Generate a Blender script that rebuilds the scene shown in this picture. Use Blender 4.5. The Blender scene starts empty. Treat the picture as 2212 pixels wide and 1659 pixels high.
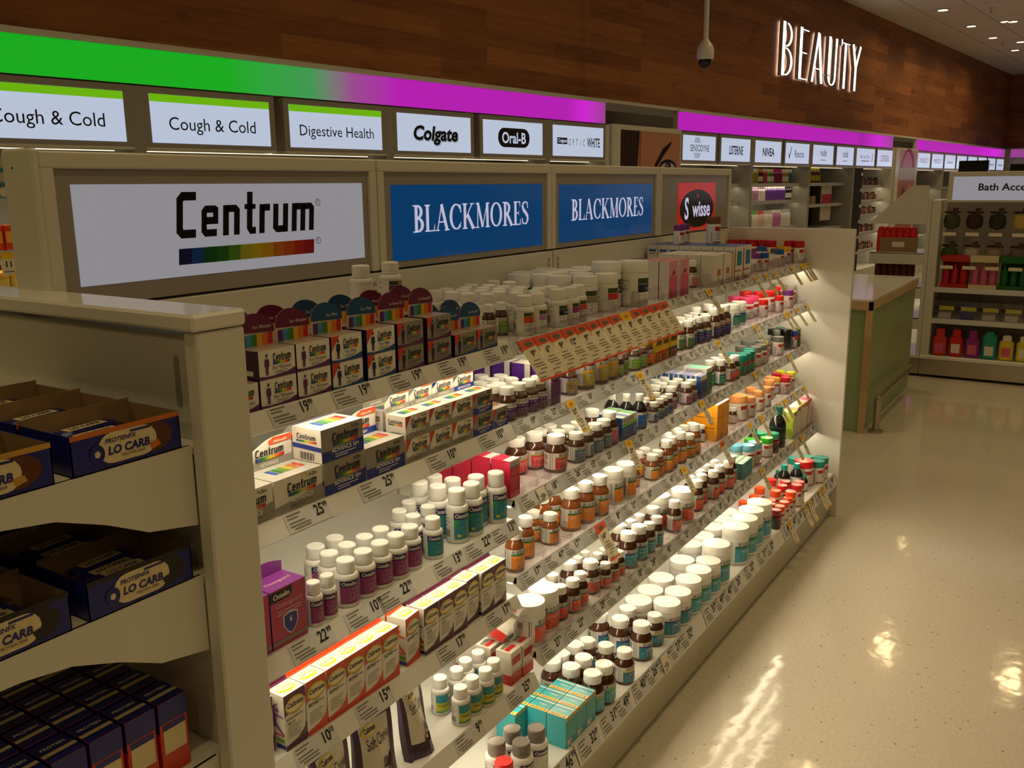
import bpy, math, random
from mathutils import Vector, Matrix
random.seed(7)
sc = bpy.context.scene
COL = sc.collection
PI = math.pi
# ------------------------------------------------------------------ camera
cam_d = bpy.data.cameras.new('camera')
cam_d.sensor_width = 36.0
cam_d.lens = 1971.72 / 2212 * 36.0
cam_d.clip_start = 0.02
cam_d.clip_end = 80
cam = bpy.data.objects.new('camera', cam_d)
COL.objects.link(cam)
def cam_axes(yaw, pitch, roll):
    F = Vector((math.cos(yaw), math.sin(yaw), 0)); Rr = Vector((math.sin(yaw), -math.cos(yaw), 0)); U = Vector((0, 0, 1))
    F2 = F * math.cos(pitch) - U * math.sin(pitch); U2 = U * math.cos(pitch) + F * math.sin(pitch)
    R2 = Rr * math.cos(roll) + U2 * math.sin(roll); U3 = U2 * math.cos(roll) - Rr * math.sin(roll)
    return R2, U3, F2
_r, _u, _f = cam_axes(0.573314295, 0.214481833, -0.00959267)
cam.matrix_world = Matrix(((_r.x, _u.x, -_f.x, 0), (_r.y, _u.y, -_f.y, 0), (_r.z, _u.z, -_f.z, 1.5), (0, 0, 0, 1)))
sc.camera = cam
# ------------------------------------------------------------------ world, exposure
world = bpy.data.worlds.new('world'); sc.world = world; world.use_nodes = True
_bg = world.node_tree.nodes['Background']
_bg.inputs[0].default_value = (1.0, 0.70, 0.34, 1); _bg.inputs[1].default_value = 0.05
sc.view_settings.view_transform = 'Standard'; sc.view_settings.look = 'None'
sc.view_settings.exposure = 0.0; sc.view_settings.gamma = 1.0; sc.view_settings.use_curve_mapping = False
try:
    sc.cycles.max_bounces = 6; sc.cycles.diffuse_bounces = 3; sc.cycles.glossy_bounces = 3; sc.cycles.transmission_bounces = 4
    sc.cycles.transparent_max_bounces = 12; sc.cycles.caustics_reflective = False; sc.cycles.caustics_refractive = False
    sc.cycles.use_denoising = True; sc.cycles.sample_clamp_indirect = 4.0
except Exception:
    pass
WARM = (1.0, 0.72, 0.33)
LED = (1.0, 0.84, 0.56)
DOWN_P = 4.3          # watts of one ceiling downlight
LED_S = 19.0          # radiance of the shelf strips
DEL = -9.41371222e-02 # the timber wall is not quite parallel to the gondola
WD = Vector((math.cos(DEL), math.sin(DEL), 0)); WN = Vector((-math.sin(DEL), math.cos(DEL), 0))
D0 = 4.1              # distance of the wall units' front plane
CEIL = 3.66

# ------------------------------------------------------------------ materials
_mats = {}
def lin(c):
    return tuple((v / 12.92 if v <= 0.04045 else ((v + 0.055) / 1.055) ** 2.4) for v in [x / 255.0 for x in c])
def mat(name, rgb, rough=0.5, metal=0.0, spec=0.5, emit=0.0, ecol=None, coat=0.0, alpha=1.0, bump=0.0, bscale=200.0):
    if name in _mats: return _mats[name]
    m = bpy.data.materials.new(name); m.use_nodes = True
    b = m.node_tree.nodes['Principled BSDF']
    b.inputs['Base Color'].default_value = (*rgb, 1); b.inputs['Roughness'].default_value = rough; b.inputs['Metallic'].default_value = metal
    b.inputs['Specular IOR Level'].default_value = spec; b.inputs['Coat Weight'].default_value = coat
    if emit:
        b.inputs['Emission Color'].default_value = (*(ecol or rgb), 1); b.inputs['Emission Strength'].default_value = emit
    if alpha < 1: b.inputs['Alpha'].default_value = alpha
    if bump:
        nt = m.node_tree; n = nt.nodes.new('ShaderNodeTexNoise'); n.inputs['Scale'].default_value = bscale
        bp = nt.nodes.new('ShaderNodeBump'); bp.inputs['Strength'].default_value = bump; bp.inputs['Distance'].default_value = 0.001
        tc = nt.nodes.new('ShaderNodeTexCoord')
        nt.links.new(tc.outputs['Object'], n.inputs['Vector']); nt.links.new(n.outputs[0], bp.inputs['Height']); nt.links.new(bp.outputs[0], b.inputs['Normal'])
    _mats[name] = m
    return m
def pm(name, rgb255, rough=0.45, **k):      # printed / moulded colour from an sRGB triple
    return mat(name, lin(rgb255), rough, **k)

STEEL = mat('painted_steel', (0.70, 0.68, 0.60), 0.42, spec=0.4)
STEEL2 = mat('shelf_steel', (0.80, 0.79, 0.76), 0.38, spec=0.5)
FRAMEG = mat('grey_frame', (0.36, 0.33, 0.30), 0.22, spec=0.5)
BLACK = mat('black_gap', (0.012, 0.010, 0.009), 0.6)
GLOSSW = mat('gloss_white', (0.78, 0.76, 0.70), 0.14, spec=0.5)
ENDP = mat('end_panel_white', (0.74, 0.73, 0.69), 0.22, spec=0.5)
STAIN = mat('brushed_steel', (0.50, 0.44, 0.36), 0.28, metal=0.85)
KICK = mat('kick_plate', (0.55, 0.50, 0.40), 0.3, spec=0.5, metal=0.3)
STRIP = pm('price_strip_grey', (196, 197, 200), 0.35)
PAPER = pm('paper_label', (214, 214, 216), 0.6)
PAPERW = pm('ticket_paper', (236, 226, 200), 0.6)
INK = pm('ink', (22, 20, 22), 0.5)
INKG = pm('fine_print', (120, 116, 112), 0.6)
YEL = pm('ticket_yellow', (250, 200, 30), 0.5)
ORG = pm('ticket_orange', (236, 84, 38), 0.5)
LEDM = mat('led_strip', (1, 1, 1), 0.5, emit=LED_S, ecol=LED)
AMB = mat('amber_glass', (0.060, 0.017, 0.006), 0.06, spec=0.6, coat=0.3)
AMB2 = mat('amber_glass_light', (0.20, 0.055, 0.012), 0.06, spec=0.6, coat=0.3)
BLKG = mat('black_glass', (0.010, 0.009, 0.010), 0.07, spec=0.6)
CAPW = mat('white_cap', (0.86, 0.85, 0.82), 0.33, spec=0.45)
HDPE = mat('white_plastic', (0.82, 0.81, 0.78), 0.30, spec=0.45)
LBLW = pm('label_white', (232, 230, 226), 0.4)
CLEAR = bpy.data.materials.new('clear_acrylic'); CLEAR.use_nodes = True
def _clear():
    nt = CLEAR.node_tree; nt.nodes.remove(nt.nodes['Principled BSDF']); out = nt.nodes['Material Output']
    t = nt.nodes.new('ShaderNodeBsdfTransparent'); t.inputs[0].default_value = (0.93, 0.91, 0.93, 1)
    g = nt.nodes.new('ShaderNodeBsdfGlossy'); g.inputs['Roughness'].default_value = 0.08
    f = nt.nodes.new('ShaderNodeFresnel'); f.inputs[0].default_value = 1.5
    a = nt.nodes.new('ShaderNodeMath'); a.operation = 'ADD'; a.inputs[1].default_value = 0.06
    mx = nt.nodes.new('ShaderNodeMixShader')
    mx.inputs[0].default_value = 0.07; nt.links.new(t.outputs[0], mx.inputs[1]); nt.links.new(g.outputs[0], mx.inputs[2])
    nt.links.new(mx.outputs[0], out.inputs[0])
_clear()

# ------------------------------------------------------------------ mesh builder
class MB:
    def __init__(s): s.v = []; s.f = []; s.mi = []; s.sm = []; s.mats = []
    def m(s, mt):
        if mt not in s.mats: s.mats.append(mt)
        return s.mats.index(mt)
    def face(s, pts, mt, smooth=False):
        b = len(s.v); s.v += [tuple(p) for p in pts]; s.f.append(tuple(range(b, b + len(pts)))); s.mi.append(s.m(mt)); s.sm.append(smooth)
    def mesh(s, verts, faces, mt, smooth=False):
        b = len(s.v); s.v += [tuple(p) for p in verts]; i = s.m(mt)
        for f in faces: s.f.append(tuple(b + k for k in f)); s.mi.append(i); s.sm.append(smooth)
    def box(s, x0, y0, z0, x1, y1, z1, mt, sides=None):
        v = [(x0, y0, z0), (x1, y0, z0), (x1, y1, z0), (x0, y1, z0), (x0, y0, z1), (x1, y0, z1), (x1, y1, z1), (x0, y1, z1)]
        fs = {'bottom': (0, 3, 2, 1), 'top': (4, 5, 6, 7), 'front': (0, 1, 5, 4), 'right': (1, 2, 6, 5), 'back': (2, 3, 7, 6), 'left': (3, 0, 4, 7)}
        b = len(s.v); s.v += v
        for k, f in fs.items():
            s.f.append(tuple(b + i for i in f)); s.mi.append(s.m((sides or {}).get(k, mt))); s.sm.append(False)
    def cbox(s, x0, y0, z0, x1, y1, z1, mt, c=0.003):    # box with chamfered edges
        c = min(c, (x1 - x0) * .45, (y1 - y0) * .45, (z1 - z0) * .45)
        P = []; idx = {}
        X = (x0, x1); Y = (y0, y1); Zz = (z0, z1)
        for i in (0, 1):
            for j in (0, 1):
                for k in (0, 1):
                    sx = c if i == 0 else -c; sy = c if j == 0 else -c; sz = c if k == 0 else -c
                    idx[i, j, k, 'x'] = len(P); P.append((X[i], Y[j] + sy, Zz[k] + sz))
                    idx[i, j, k, 'y'] = len(P); P.append((X[i] + sx, Y[j], Zz[k] + sz))
                    idx[i, j, k, 'z'] = len(P); P.append((X[i] + sx, Y[j] + sy, Zz[k]))
        F = []
        I = lambda i, j, k, a: idx[i, j, k, a]
        F += [(I(0, 0, 0, 'x'), I(0, 0, 1, 'x'), I(0, 1, 1, 'x'), I(0, 1, 0, 'x')), (I(1, 0, 0, 'x'), I(1, 1, 0, 'x'), I(1, 1, 1, 'x'), I(1, 0, 1, 'x'))]
        F += [(I(0, 0, 0, 'y'), I(1, 0, 0, 'y'), I(1, 0, 1, 'y'), I(0, 0, 1, 'y')), (I(0, 1, 0, 'y'), I(0, 1, 1, 'y'), I(1, 1, 1, 'y'), I(1, 1, 0, 'y'))]
        F += [(I(0, 0, 0, 'z'), I(0, 1, 0, 'z'), I(1, 1, 0, 'z'), I(1, 0, 0, 'z')), (I(0, 0, 1, 'z'), I(1, 0, 1, 'z'), I(1, 1, 1, 'z'), I(0, 1, 1, 'z'))]
        for i in (0, 1):
            for j in (0, 1): F.append((I(i, j, 0, 'x'), I(i, j, 1, 'x'), I(i, j, 1, 'y'), I(i, j, 0, 'y')))
            for k in (0, 1): F.append((I(i, 0, k, 'x'), I(i, 1, k, 'x'), I(i, 1, k, 'z'), I(i, 0, k, 'z')))
        for j in (0, 1):
            for k in (0, 1): F.append((I(0, j, k, 'y'), I(1, j, k, 'y'), I(1, j, k, 'z'), I(0, j, k, 'z')))
        for i in (0, 1):
            for j in (0, 1):
                for k in (0, 1): F.append((I(i, j, k, 'x'), I(i, j, k, 'y'), I(i, j, k, 'z')))
        s.mesh(P, F, mt)
    def prism(s, poly, o, u, v, n, t, mt, side=None):     # polygon (2D) extruded by t along -n, face towards n
        o, u, v, n = Vector(o), Vector(u), Vector(v), Vector(n)
        a = [o + u * p[0] + v * p[1] for p in poly]; b = [q - n * t for q in a]
        s.face(a, mt); s.face(b[::-1], side or mt)
        for i in range(len(a)):
            j = (i + 1) % len(a); s.face((a[i], b[i], b[j], a[j]), side or mt)
    def lathe(s, prof, mt, seg=24, c=(0, 0, 0), smooth=True, cap0=True, cap1=True, ribs=0.0, a0=0.0, a1=2 * PI):
        full = abs(a1 - a0 - 2 * PI) < 1e-6
        n = seg if full else seg + 1
        b = len(s.v); i0 = s.m(mt)
        for r, z in prof:
            for k in range(n):
                a = a0 + (a1 - a0) * k / seg; rr = r * (1 - ribs * (k % 2))
                s.v.append((c[0] + rr * math.cos(a), c[1] + rr * math.sin(a), c[2] + z))
        for j in range(len(prof) - 1):
            for k in range(seg):
                k2 = (k + 1) % n
                s.f.append((b + j * n + k, b + j * n + k2, b + (j + 1) * n + k2, b + (j + 1) * n + k)); s.mi.append(i0); s.sm.append(smooth)
        if full:
            if cap0 and prof[0][0] > 1e-6: s.f.append(tuple(b + k for k in range(n))[::-1]); s.mi.append(i0); s.sm.append(False)
            if cap1 and prof[-1][0] > 1e-6: s.f.append(tuple(b + (len(prof) - 1) * n + k for k in range(n))); s.mi.append(i0); s.sm.append(False)
    def patch(s, r, z0, z1, a0, a1, mt, c=(0, 0, 0), seg=None):   # label band on a cylinder; angles in degrees from the front (-Y), + towards +X
        seg = seg or max(2, int(abs(a1 - a0) / 14))
        b = len(s.v); i0 = s.m(mt)
        for k in range(seg + 1):
            a = math.radians(-90 + a0 + (a1 - a0) * k / seg)
            for z in (z0, z1): s.v.append((c[0] + r * math.cos(a), c[1] + r * math.sin(a), c[2] + z))
        for k in range(seg): s.f.append((b + 2 * k, b + 2 * k + 2, b + 2 * k + 3, b + 2 * k + 1)); s.mi.append(i0); s.sm.append(True)
    def text(s, tx, o, u, v, h, mt, maxw=None, style='sans', ax=0.5, shear=0.0, wfac=1.0, n_off=None):
        vs, fs, w = glyphs(tx, style)
        if not vs: return
        k = h; kx = h * wfac
        if maxw and w * kx > maxw: kx = maxw / w
        o, u, v = Vector(o), Vector(u), Vector(v)
        s.mesh([o + u * ((x - ax * w) * kx + shear * y * h) + v * (y * k) for x, y in vs], fs, mt)
    def ctext(s, tx, r, z, h, ang, mt, maxdeg=None, style='sans', c=(0, 0, 0), wfac=1.0):
        vs, fs, w = glyphs(tx, style)
        if not vs: return
        kx = h * wfac
        if maxdeg and w * kx / r > math.radians(maxdeg): kx = math.radians(maxdeg) * r / w
        P = []
        for x, y in vs:
            a = math.radians(-90 + ang) + (x - w / 2) * kx / r
            P.append((c[0] + r * math.cos(a), c[1] + r * math.sin(a), c[2] + z + y * h))
        s.mesh(P, fs, mt)
    def build(s, name, parent=None, loc=None, rz=0.0, sharp=35):
        me = bpy.data.meshes.new(name); me.from_pydata(s.v, [], s.f)
        for mt in s.mats: me.materials.append(mt)
        me.polygons.foreach_set('material_index', s.mi); me.polygons.foreach_set('use_smooth', s.sm)
        if any(s.sm):
            try: me.set_sharp_from_angle(angle=math.radians(sharp))
            except Exception: pass
        me.update()
        o = bpy.data.objects.new(name, me); COL.objects.link(o)
        if parent is not None: o.parent = parent
        if loc is not None: o.location = loc
        if rz: o.rotation_euler = (0, 0, rz)
        return o
def empty(name, loc=(0, 0, 0), rz=0.0):
    o = bpy.data.objects.new(name, None); o.empty_display_size = 0.05; COL.objects.link(o); o.location = loc; o.rotation_euler = (0, 0, rz); return o
USED = set()
def tag(o, label=None, cat=None, group=None, kind=None):
    if label:
        if len(label.split()) > 16:
            for a_, b_ in ((' from the end panel', ' from panel'), (' from the grey post', ' from post'), (' of its colour', ''), (' in protein bar', ' bar'), (' on the top shelf', ''), (' shelf up', ' shelf'), (' from big cartons', ' along'), (' with arched card', '')):
                if len(label.split()) > 16: label = label.replace(a_, b_)
        o['label'] = label
        nw = len(label.split())
        if nw > 16 or nw < 4: print('LABEL LENGTH', nw, label)
        if label in USED and not kind: print('DUP LABEL', label)
        USED.add(label)
    if cat: o['category'] = cat
    if group: o['group'] = group
    if kind: o['kind'] = kind
    return o
def struct(o):
    o['kind'] = 'structure'; return o
def dup(root, loc, rz=0.0):
    r = root.copy(); COL.objects.link(r); r.location = loc; r.rotation_euler = (0, 0, rz)
    for k in ('label', 'group'):
        if k in r: del r[k]
    for ch in list(root.children):
        c = ch.copy(); COL.objects.link(c); c.parent = r
        for g in list(ch.children):
            d = g.copy(); COL.objects.link(d); d.parent = c
    return r

# ------------------------------------------------------------------ lettering
_gl = {}
def _stroke(pts, ws):
    V = []; F = []
    n = len(pts)
    if not isinstance(ws, (list, tuple)): ws = [ws] * n
    if len(ws) == 2 and n > 2: ws = [ws[0] + (ws[1] - ws[0]) * i / (n - 1) for i in range(n)]
    closed = n > 3 and abs(pts[0][0] - pts[-1][0]) < 1e-6 and abs(pts[0][1] - pts[-1][1]) < 1e-6
    for i in range(n):
        a = pts[i - 1] if i else (pts[-2] if closed else None); b = pts[i]; c = pts[i + 1] if i < n - 1 else (pts[1] if closed else None)
        d1 = None if a is None else Vector((b[0] - a[0], b[1] - a[1])).normalized()
        d2 = None if c is None else Vector((c[0] - b[0], c[1] - b[1])).normalized()
        d = (d1 or d2) if (d1 is None or d2 is None) else (d1 + d2)
        if d.length < 1e-6: d = d1
        d = d.normalized(); nn = Vector((-d.y, d.x))
        k = 1.0
        if d1 is not None and d2 is not None:
            cs = max(0.35, nn.dot(Vector((-d1.y, d1.x)))); k = 1 / cs
        w = ws[i] / 2 * k
        V += [(b[0] + nn.x * w, b[1] + nn.y * w), (b[0] - nn.x * w, b[1] - nn.y * w)]
    for i in range(n - 1): F.append((2 * i + 1, 2 * i + 3, 2 * i + 2, 2 * i))
    return V, F
def _ring(cx, cy, rx, ry, a0, a1, tv, th, n=14):
    P = []; W = []
    for i in range(n + 1):
        a = math.radians(a0 + (a1 - a0) * i / n); P.append((cx + rx * math.cos(a), cy + ry * math.sin(a))); W.append(th + (tv - th) * abs(math.cos(a)) ** 1.3)
    return P, W
def _serif(ch):
    S = []; T = .17; t = .05
    def st(x, w=T): S.append(([(x, 0), (x, 1)], w))
    def sf(x, y, w=.34): S.append(([(x - w / 2, y), (x + w / 2, y)], .045))
    if ch == 'B': st(.2); sf(.14, .022, .28); sf(.14, .978, .28); S.append(_ring(.24, .75, .26, .225, -90, 90, T, t)); S.append(_ring(.24, .27, .32, .245, -90, 90, T * 1.05, t)); w = .68
    elif ch == 'L': st(.18); sf(.18, .978); S.append(([(.02, .022), (.6, .022)], .045)); S.append(([(.57, .02), (.62, .27)], (.07, .02))); w = .66
    elif ch == 'A': S.append(([(.1, 0), (.4, 1)], .06)); S.append(([(.38, 1), (.72, 0)], T)); S.append(([(.2, .33), (.6, .33)], t)); sf(.1, .022, .28); sf(.72, .022, .32); w = .86
    elif ch == 'C': S.append(_ring(.46, .5, .36, .475, 42, 318, T, t, 18)); S.append(([(.74, .98), (.76, .66)], (.03, .08))); S.append(([(.72, .2), (.78, .28)], .04)); w = .84
    elif ch == 'K': st(.18); sf(.18, .022); sf(.18, .978); S.append(([(.24, .42), (.68, .98)], .06)); S.append(([(.36, .55), (.76, .0)], T)); sf(.68, .978, .28); sf(.76, .022, .3); w = .9
    elif ch == 'M': S.append(([(.14, 0), (.17, 1)], .06)); S.append(([(.17, 1), (.5, .03)], T * .9)); S.append(([(.5, .03), (.84, 1)], .05)); S.append(([(.86, 0), (.84, 1)], T)); sf(.14, .022, .24); sf(.12, .978, .2); sf(.86, .022, .32); sf(.9, .978, .2); w = 1.03
    elif ch == 'O': S.append(_ring(.46, .5, .36, .475, 0, 360, T, t, 22)); w = .92
    elif ch == 'R': st(.2); sf(.18, .022); sf(.14, .978, .28); S.append(_ring(.24, .74, .28, .235, -90, 90, T, t)); S.append(([(.34, .52), (.72, 0)], T)); sf(.74, .022, .24); w = .8
    elif ch == 'E': st(.2); S.append(([(.05, .022), (.6, .022)], .05)); S.append(([(.05, .978), (.57, .978)], .05)); S.append(([(.2, .51), (.46, .51)], t)); S.append(([(.57, .02), (.61, .26)], (.07, .02))); S.append(([(.55, .98), (.57, .76)], (.07, .02))); S.append(([(.46, .42), (.46, .6)], .03)); w = .66
    elif ch == 'S': S.append(([(.5, .78), (.46, .93), (.32, .975), (.16, .92), (.1, .78), (.18, .63), (.36, .5), (.5, .36), (.52, .2), (.42, .06), (.28, .022), (.13, .07), (.08, .24)], [.04, .05, .06, .09, .13, .16, .17, .16, .13, .09, .06, .05, .03])); S.append(([(.5, .98), (.51, .7)], (.02, .06))); S.append(([(.07, .0), (.07, .28)], (.02, .06))); w = .62
    else: w = .4
    return S, w
def _block(ch):       # heavy squared-off lower-case lettering
    W = .19; t = .165; x = .70; S = []
    if ch == 'C': S = [([(.60, .92), (.20, .92), (.115, .84), (.115, .16), (.2, .085), (.60, .085)], W)]; w = .68
    elif ch == 'e': S = [([(.1, .36), (.46, .36), (.46, .6), (.42, .62), (.16, .62), (.1, .56), (.1, .14), (.16, .08), (.50, .08)], t)]; w = .62
    elif ch == 'n': S = [([(.1, 0), (.1, .70)], W), ([(.1, .62), (.40, .62), (.46, .56), (.46, 0)], [t, t, W, W])]; w = .62
    elif ch == 't': S = [([(.20, 1.0), (.20, .16), (.26, .08), (.42, .08)], [W, W, t, t]), ([(.02, .65), (.40, .65)], .12)]; w = .46
    elif ch == 'r': S = [([(.1, 0), (.1, .70)], W), ([(.1, .58), (.18, .62), (.38, .62)], t)]; w = .42
    elif ch == 'u': S = [([(.1, .70), (.1, .14), (.16, .08), (.46, .08)], [W, W, t, t]), ([(.46, .70), (.46, 0)], W)]; w = .62
    elif ch == 'm': S = [([(.1, 0), (.1, .70)], W), ([(.1, .62), (.38, .62), (.43, .57), (.43, 0)], [t, t, W, W]), ([(.43, .62), (.71, .62), (.77, .56), (.77, 0)], [t, t, W, W])]; w = .93
    else: w = .3
    return S, w
def _thin(ch):        # tall condensed line capitals
    T = .085; t = .02; S = []
    if ch == 'B': S = [([(.06, 0), (.06, 1)], T), _ring(.12, .77, .17, .215, -90, 80, T * .75, t), _ring(.12, .27, .2, .25, -90, 90, T * .75, t)]; w = .46
    elif ch == 'E': S = [([(.05, 0), (.05, 1)], T), ([(.09, .96), (.30, .96)], t), ([(.09, .52), (.26, .52)], t), ([(.05, .015), (.32, .015)], t)]; w = .36
    elif ch == 'A': S = [([(.02, 0), (.19, 1)], T * .8), ([(.20, .98), (.36, 0)], T), ([(.1, .28), (.3, .28)], t)]; w = .46
    elif ch == 'U': S = [([(.05, 1), (.05, .22)], T), _ring(.175, .2, .125, .18, 180, 360, T * .8, t), ([(.30, .2), (.30, 1)], T * .8)]; w = .42
    elif ch == 'T': S = [([(.15, 0), (.15, .97)], T), ([(-.02, .96), (.32, .96)], t), ([(-.01, .9), (-.01, 1.03)], .04)]; w = .34
    elif ch == 'Y': S = [([(.02, 1), (.17, .5)], T), ([(.34, 1), (.17, .5)], T * .8), ([(.17, .5), (.17, 0)], T)]; w = .4
    else: w = .2
    return S, w
def glyphs(tx, style='sans'):
    key = (tx, style)
    if key in _gl: return _gl[key]
    V = []; F = []; x = 0.0
    if style in ('serif', 'block', 'thin'):
        fn = {'serif': _serif, 'block': _block, 'thin': _thin}[style]; gap = {'serif': .02, 'block': .07, 'thin': .1}[style]
        for ch in tx:
            S, w = fn(ch)
            for pts, ws in S:
                v, f = _stroke(pts, ws); b = len(V); V += [(x + a, c) for a, c in v]; F += [tuple(b + i for i in q) for q in f]
            x += w + gap
        _gl[key] = (V, F, x - gap); return _gl[key]
    cu = bpy.data.curves.new('lettering', 'FONT'); cu.body = tx; cu.size = 1.0; cu.resolution_u = 3 if len(tx) < 14 else 2; cu.fill_mode = 'FRONT'
    if style == 'bold': cu.offset = 0.022
    if style == 'heavy': cu.offset = 0.04
    ob = bpy.data.objects.new('lettering', cu)
    me = bpy.data.meshes.new_from_object(ob)
    vs = [(v.co.x, v.co.y) for v in me.vertices]; fs = [tuple(p.vertices) for p in me.polygons]
    bpy.data.objects.remove(ob); bpy.data.curves.remove(cu); bpy.data.meshes.remove(me)
    if not vs: _gl[key] = ([], [], 0); return _gl[key]
    x0 = min(v[0] for v in vs); x1 = max(v[0] for v in vs); ch = 0.72
    vs = [((a - x0) / ch, b / ch) for a, b in vs]
    _gl[key] = (vs, fs, (x1 - x0) / ch); return _gl[key]
# ================================================================== lights and room shell
def node_mat(name):
    m = bpy.data.materials.new(name); m.use_nodes = True
    return m, m.node_tree, m.node_tree.nodes['Principled BSDF']
def N(nt, t, **k):
    n = nt.nodes.new(t)
    for a, b in k.items(): setattr(n, a, b)
    return n
def wood_mat(name, dark, light, plank_h=0.115, plank_l=1.25):
    m, nt, b = node_mat(name); L = nt.links.new
    tc = N(nt, 'ShaderNodeTexCoord'); mp = N(nt, 'ShaderNodeMapping'); L(tc.outputs['Object'], mp.inputs[0])
    mp.inputs['Rotation'].default_value = (PI / 2, 0, 0)
    br = N(nt, 'ShaderNodeTexBrick'); L(mp.outputs[0], br.inputs['Vector'])
    br.inputs['Scale'].default_value = 1.0; br.inputs['Brick Width'].default_value = plank_l; br.inputs['Row Height'].default_value = plank_h
    br.inputs['Mortar Size'].default_value = 0.0012; br.inputs['Color1'].default_value = (0, 0, 0, 1); br.inputs['Color2'].default_value = (1, 1, 1, 1); br.inputs['Mortar'].default_value = (.2, .2, .2, 1)
    br.offset = 0.37
    ms = N(nt, 'ShaderNodeMapping'); L(mp.outputs[0], ms.inputs[0]); ms.inputs['Scale'].default_value = (0.9, 14.0, 1.0)
    n1 = N(nt, 'ShaderNodeTexNoise'); L(ms.outputs[0], n1.inputs['Vector']); n1.inputs['Scale'].default_value = 2.2; n1.inputs['Detail'].default_value = 8; n1.inputs['Roughness'].default_value = 0.68
    ms2 = N(nt, 'ShaderNodeMapping'); L(mp.outputs[0], ms2.inputs[0]); ms2.inputs['Scale'].default_value = (2.2, 7.0, 1.0)
    n2 = N(nt, 'ShaderNodeTexNoise'); L(ms2.outputs[0], n2.inputs['Vector']); n2.inputs['Scale'].default_value = 1.1; n2.inputs['Detail'].default_value = 3
    r2 = N(nt, 'ShaderNodeValToRGB'); L(n2.outputs[0], r2.inputs[0]); r2.color_ramp.elements[0].position = .62; r2.color_ramp.elements[1].position = .78
    r2.color_ramp.elements[0].color = (1, 1, 1, 1); r2.color_ramp.elements[1].color = (.45, .4, .38, 1)
    a = N(nt, 'ShaderNodeMath', operation='MULTIPLY_ADD'); L(n1.outputs[0], a.inputs[0]); a.inputs[1].default_value = 0.95
    b2 = N(nt, 'ShaderNodeMath', operation='MULTIPLY'); L(br.outputs['Color'], b2.inputs[0]); b2.inputs[1].default_value = 0.42; L(b2.outputs[0], a.inputs[2])
    rp = N(nt, 'ShaderNodeValToRGB'); L(a.outputs[0], rp.inputs[0]); rp.color_ramp.elements[0].position = .25; rp.color_ramp.elements[1].position = 1.0
    rp.color_ramp.elements[0].color = (*dark, 1); rp.color_ramp.elements[1].color = (*light, 1)
    mx = N(nt, 'ShaderNodeMix', data_type='RGBA', blend_type='MULTIPLY'); mx.inputs[0].default_value = 1.0
    L(rp.outputs[0], mx.inputs[6]); L(r2.outputs[0], mx.inputs[7]); L(mx.outputs[2], b.inputs['Base Color'])
    b.inputs['Roughness'].default_value = 0.55; b.inputs['Specular IOR Level'].default_value = 0.3
    return m
WOOD = wood_mat('timber_cladding', (0.15, 0.046, 0.012), (0.42, 0.165, 0.052))
def floor_mat():
    m, nt, b = node_mat('polished_floor'); L = nt.links.new
    tc = N(nt, 'ShaderNodeTexCoord')
    n1 = N(nt, 'ShaderNodeTexNoise'); L(tc.outputs['Object'], n1.inputs['Vector']); n1.inputs['Scale'].default_value = 0.9; n1.inputs['Detail'].default_value = 4
    n2 = N(nt, 'ShaderNodeTexVoronoi'); L(tc.outputs['Object'], n2.inputs['Vector']); n2.inputs['Scale'].default_value = 26
    r2 = N(nt, 'ShaderNodeValToRGB'); L(n2.outputs['Distance'], r2.inputs[0]); r2.color_ramp.elements[0].position = .07; r2.color_ramp.elements[1].position = .10
    r2.color_ramp.elements[0].color = (.45, .38, .3, 1); r2.color_ramp.elements[1].color = (1, 1, 1, 1)
    n3 = N(nt, 'ShaderNodeTexNoise'); L(tc.outputs['Object'], n3.inputs['Vector']); n3.inputs['Scale'].default_value = 90; n3.inputs['Detail'].default_value = 2
    rp = N(nt, 'ShaderNodeValToRGB'); L(n1.outputs[0], rp.inputs[0]); rp.color_ramp.elements[0].color = (.62, .56, .46, 1); rp.color_ramp.elements[1].color = (.74, .68, .57, 1)
    mx = N(nt, 'ShaderNodeMix', data_type='RGBA', blend_type='MULTIPLY'); mx.inputs[0].default_value = 1
    L(rp.outputs[0], mx.inputs[6]); L(r2.outputs[0], mx.inputs[7])
    mx2 = N(nt, 'ShaderNodeMix', data_type='RGBA', blend_type='OVERLAY'); mx2.inputs[0].default_value = .25
    L(mx.outputs[2], mx2.inputs[6]); L(n3.outputs[0], mx2.inputs[7]); L(mx2.outputs[2], b.inputs['Base Color'])
    b.inputs['Roughness'].default_value = 0.09; b.inputs['Specular IOR Level'].default_value = 0.5
    nb = N(nt, 'ShaderNodeTexNoise'); L(tc.outputs['Object'], nb.inputs['Vector']); nb.inputs['Scale'].default_value = 11; nb.inputs['Detail'].default_value = 2
    bp = N(nt, 'ShaderNodeBump'); bp.inputs['Strength'].default_value = .10; bp.inputs['Distance'].default_value = .01
    L(nb.outputs[0], bp.inputs['Height']); L(bp.outputs[0], b.inputs['Normal'])
    return m
def ceil_mat():
    m, nt, b = node_mat('ceiling_tiles'); L = nt.links.new
    tc = N(nt, 'ShaderNodeTexCoord'); br = N(nt, 'ShaderNodeTexBrick'); L(tc.outputs['Object'], br.inputs['Vector'])
    br.offset = 0; br.inputs['Scale'].default_value = 1; br.inputs['Brick Width'].default_value = 1.2; br.inputs['Row Height'].default_value = 0.6
    br.inputs['Mortar Size'].default_value = 0.010; br.inputs['Color1'].default_value = (.70, .66, .58, 1); br.inputs['Color2'].default_value = (.67, .63, .55, 1); br.inputs['Mortar'].default_value = (.40, .36, .30, 1)
    L(br.outputs['Color'], b.inputs['Base Color']); b.inputs['Roughness'].default_value = .9
    return m
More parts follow.
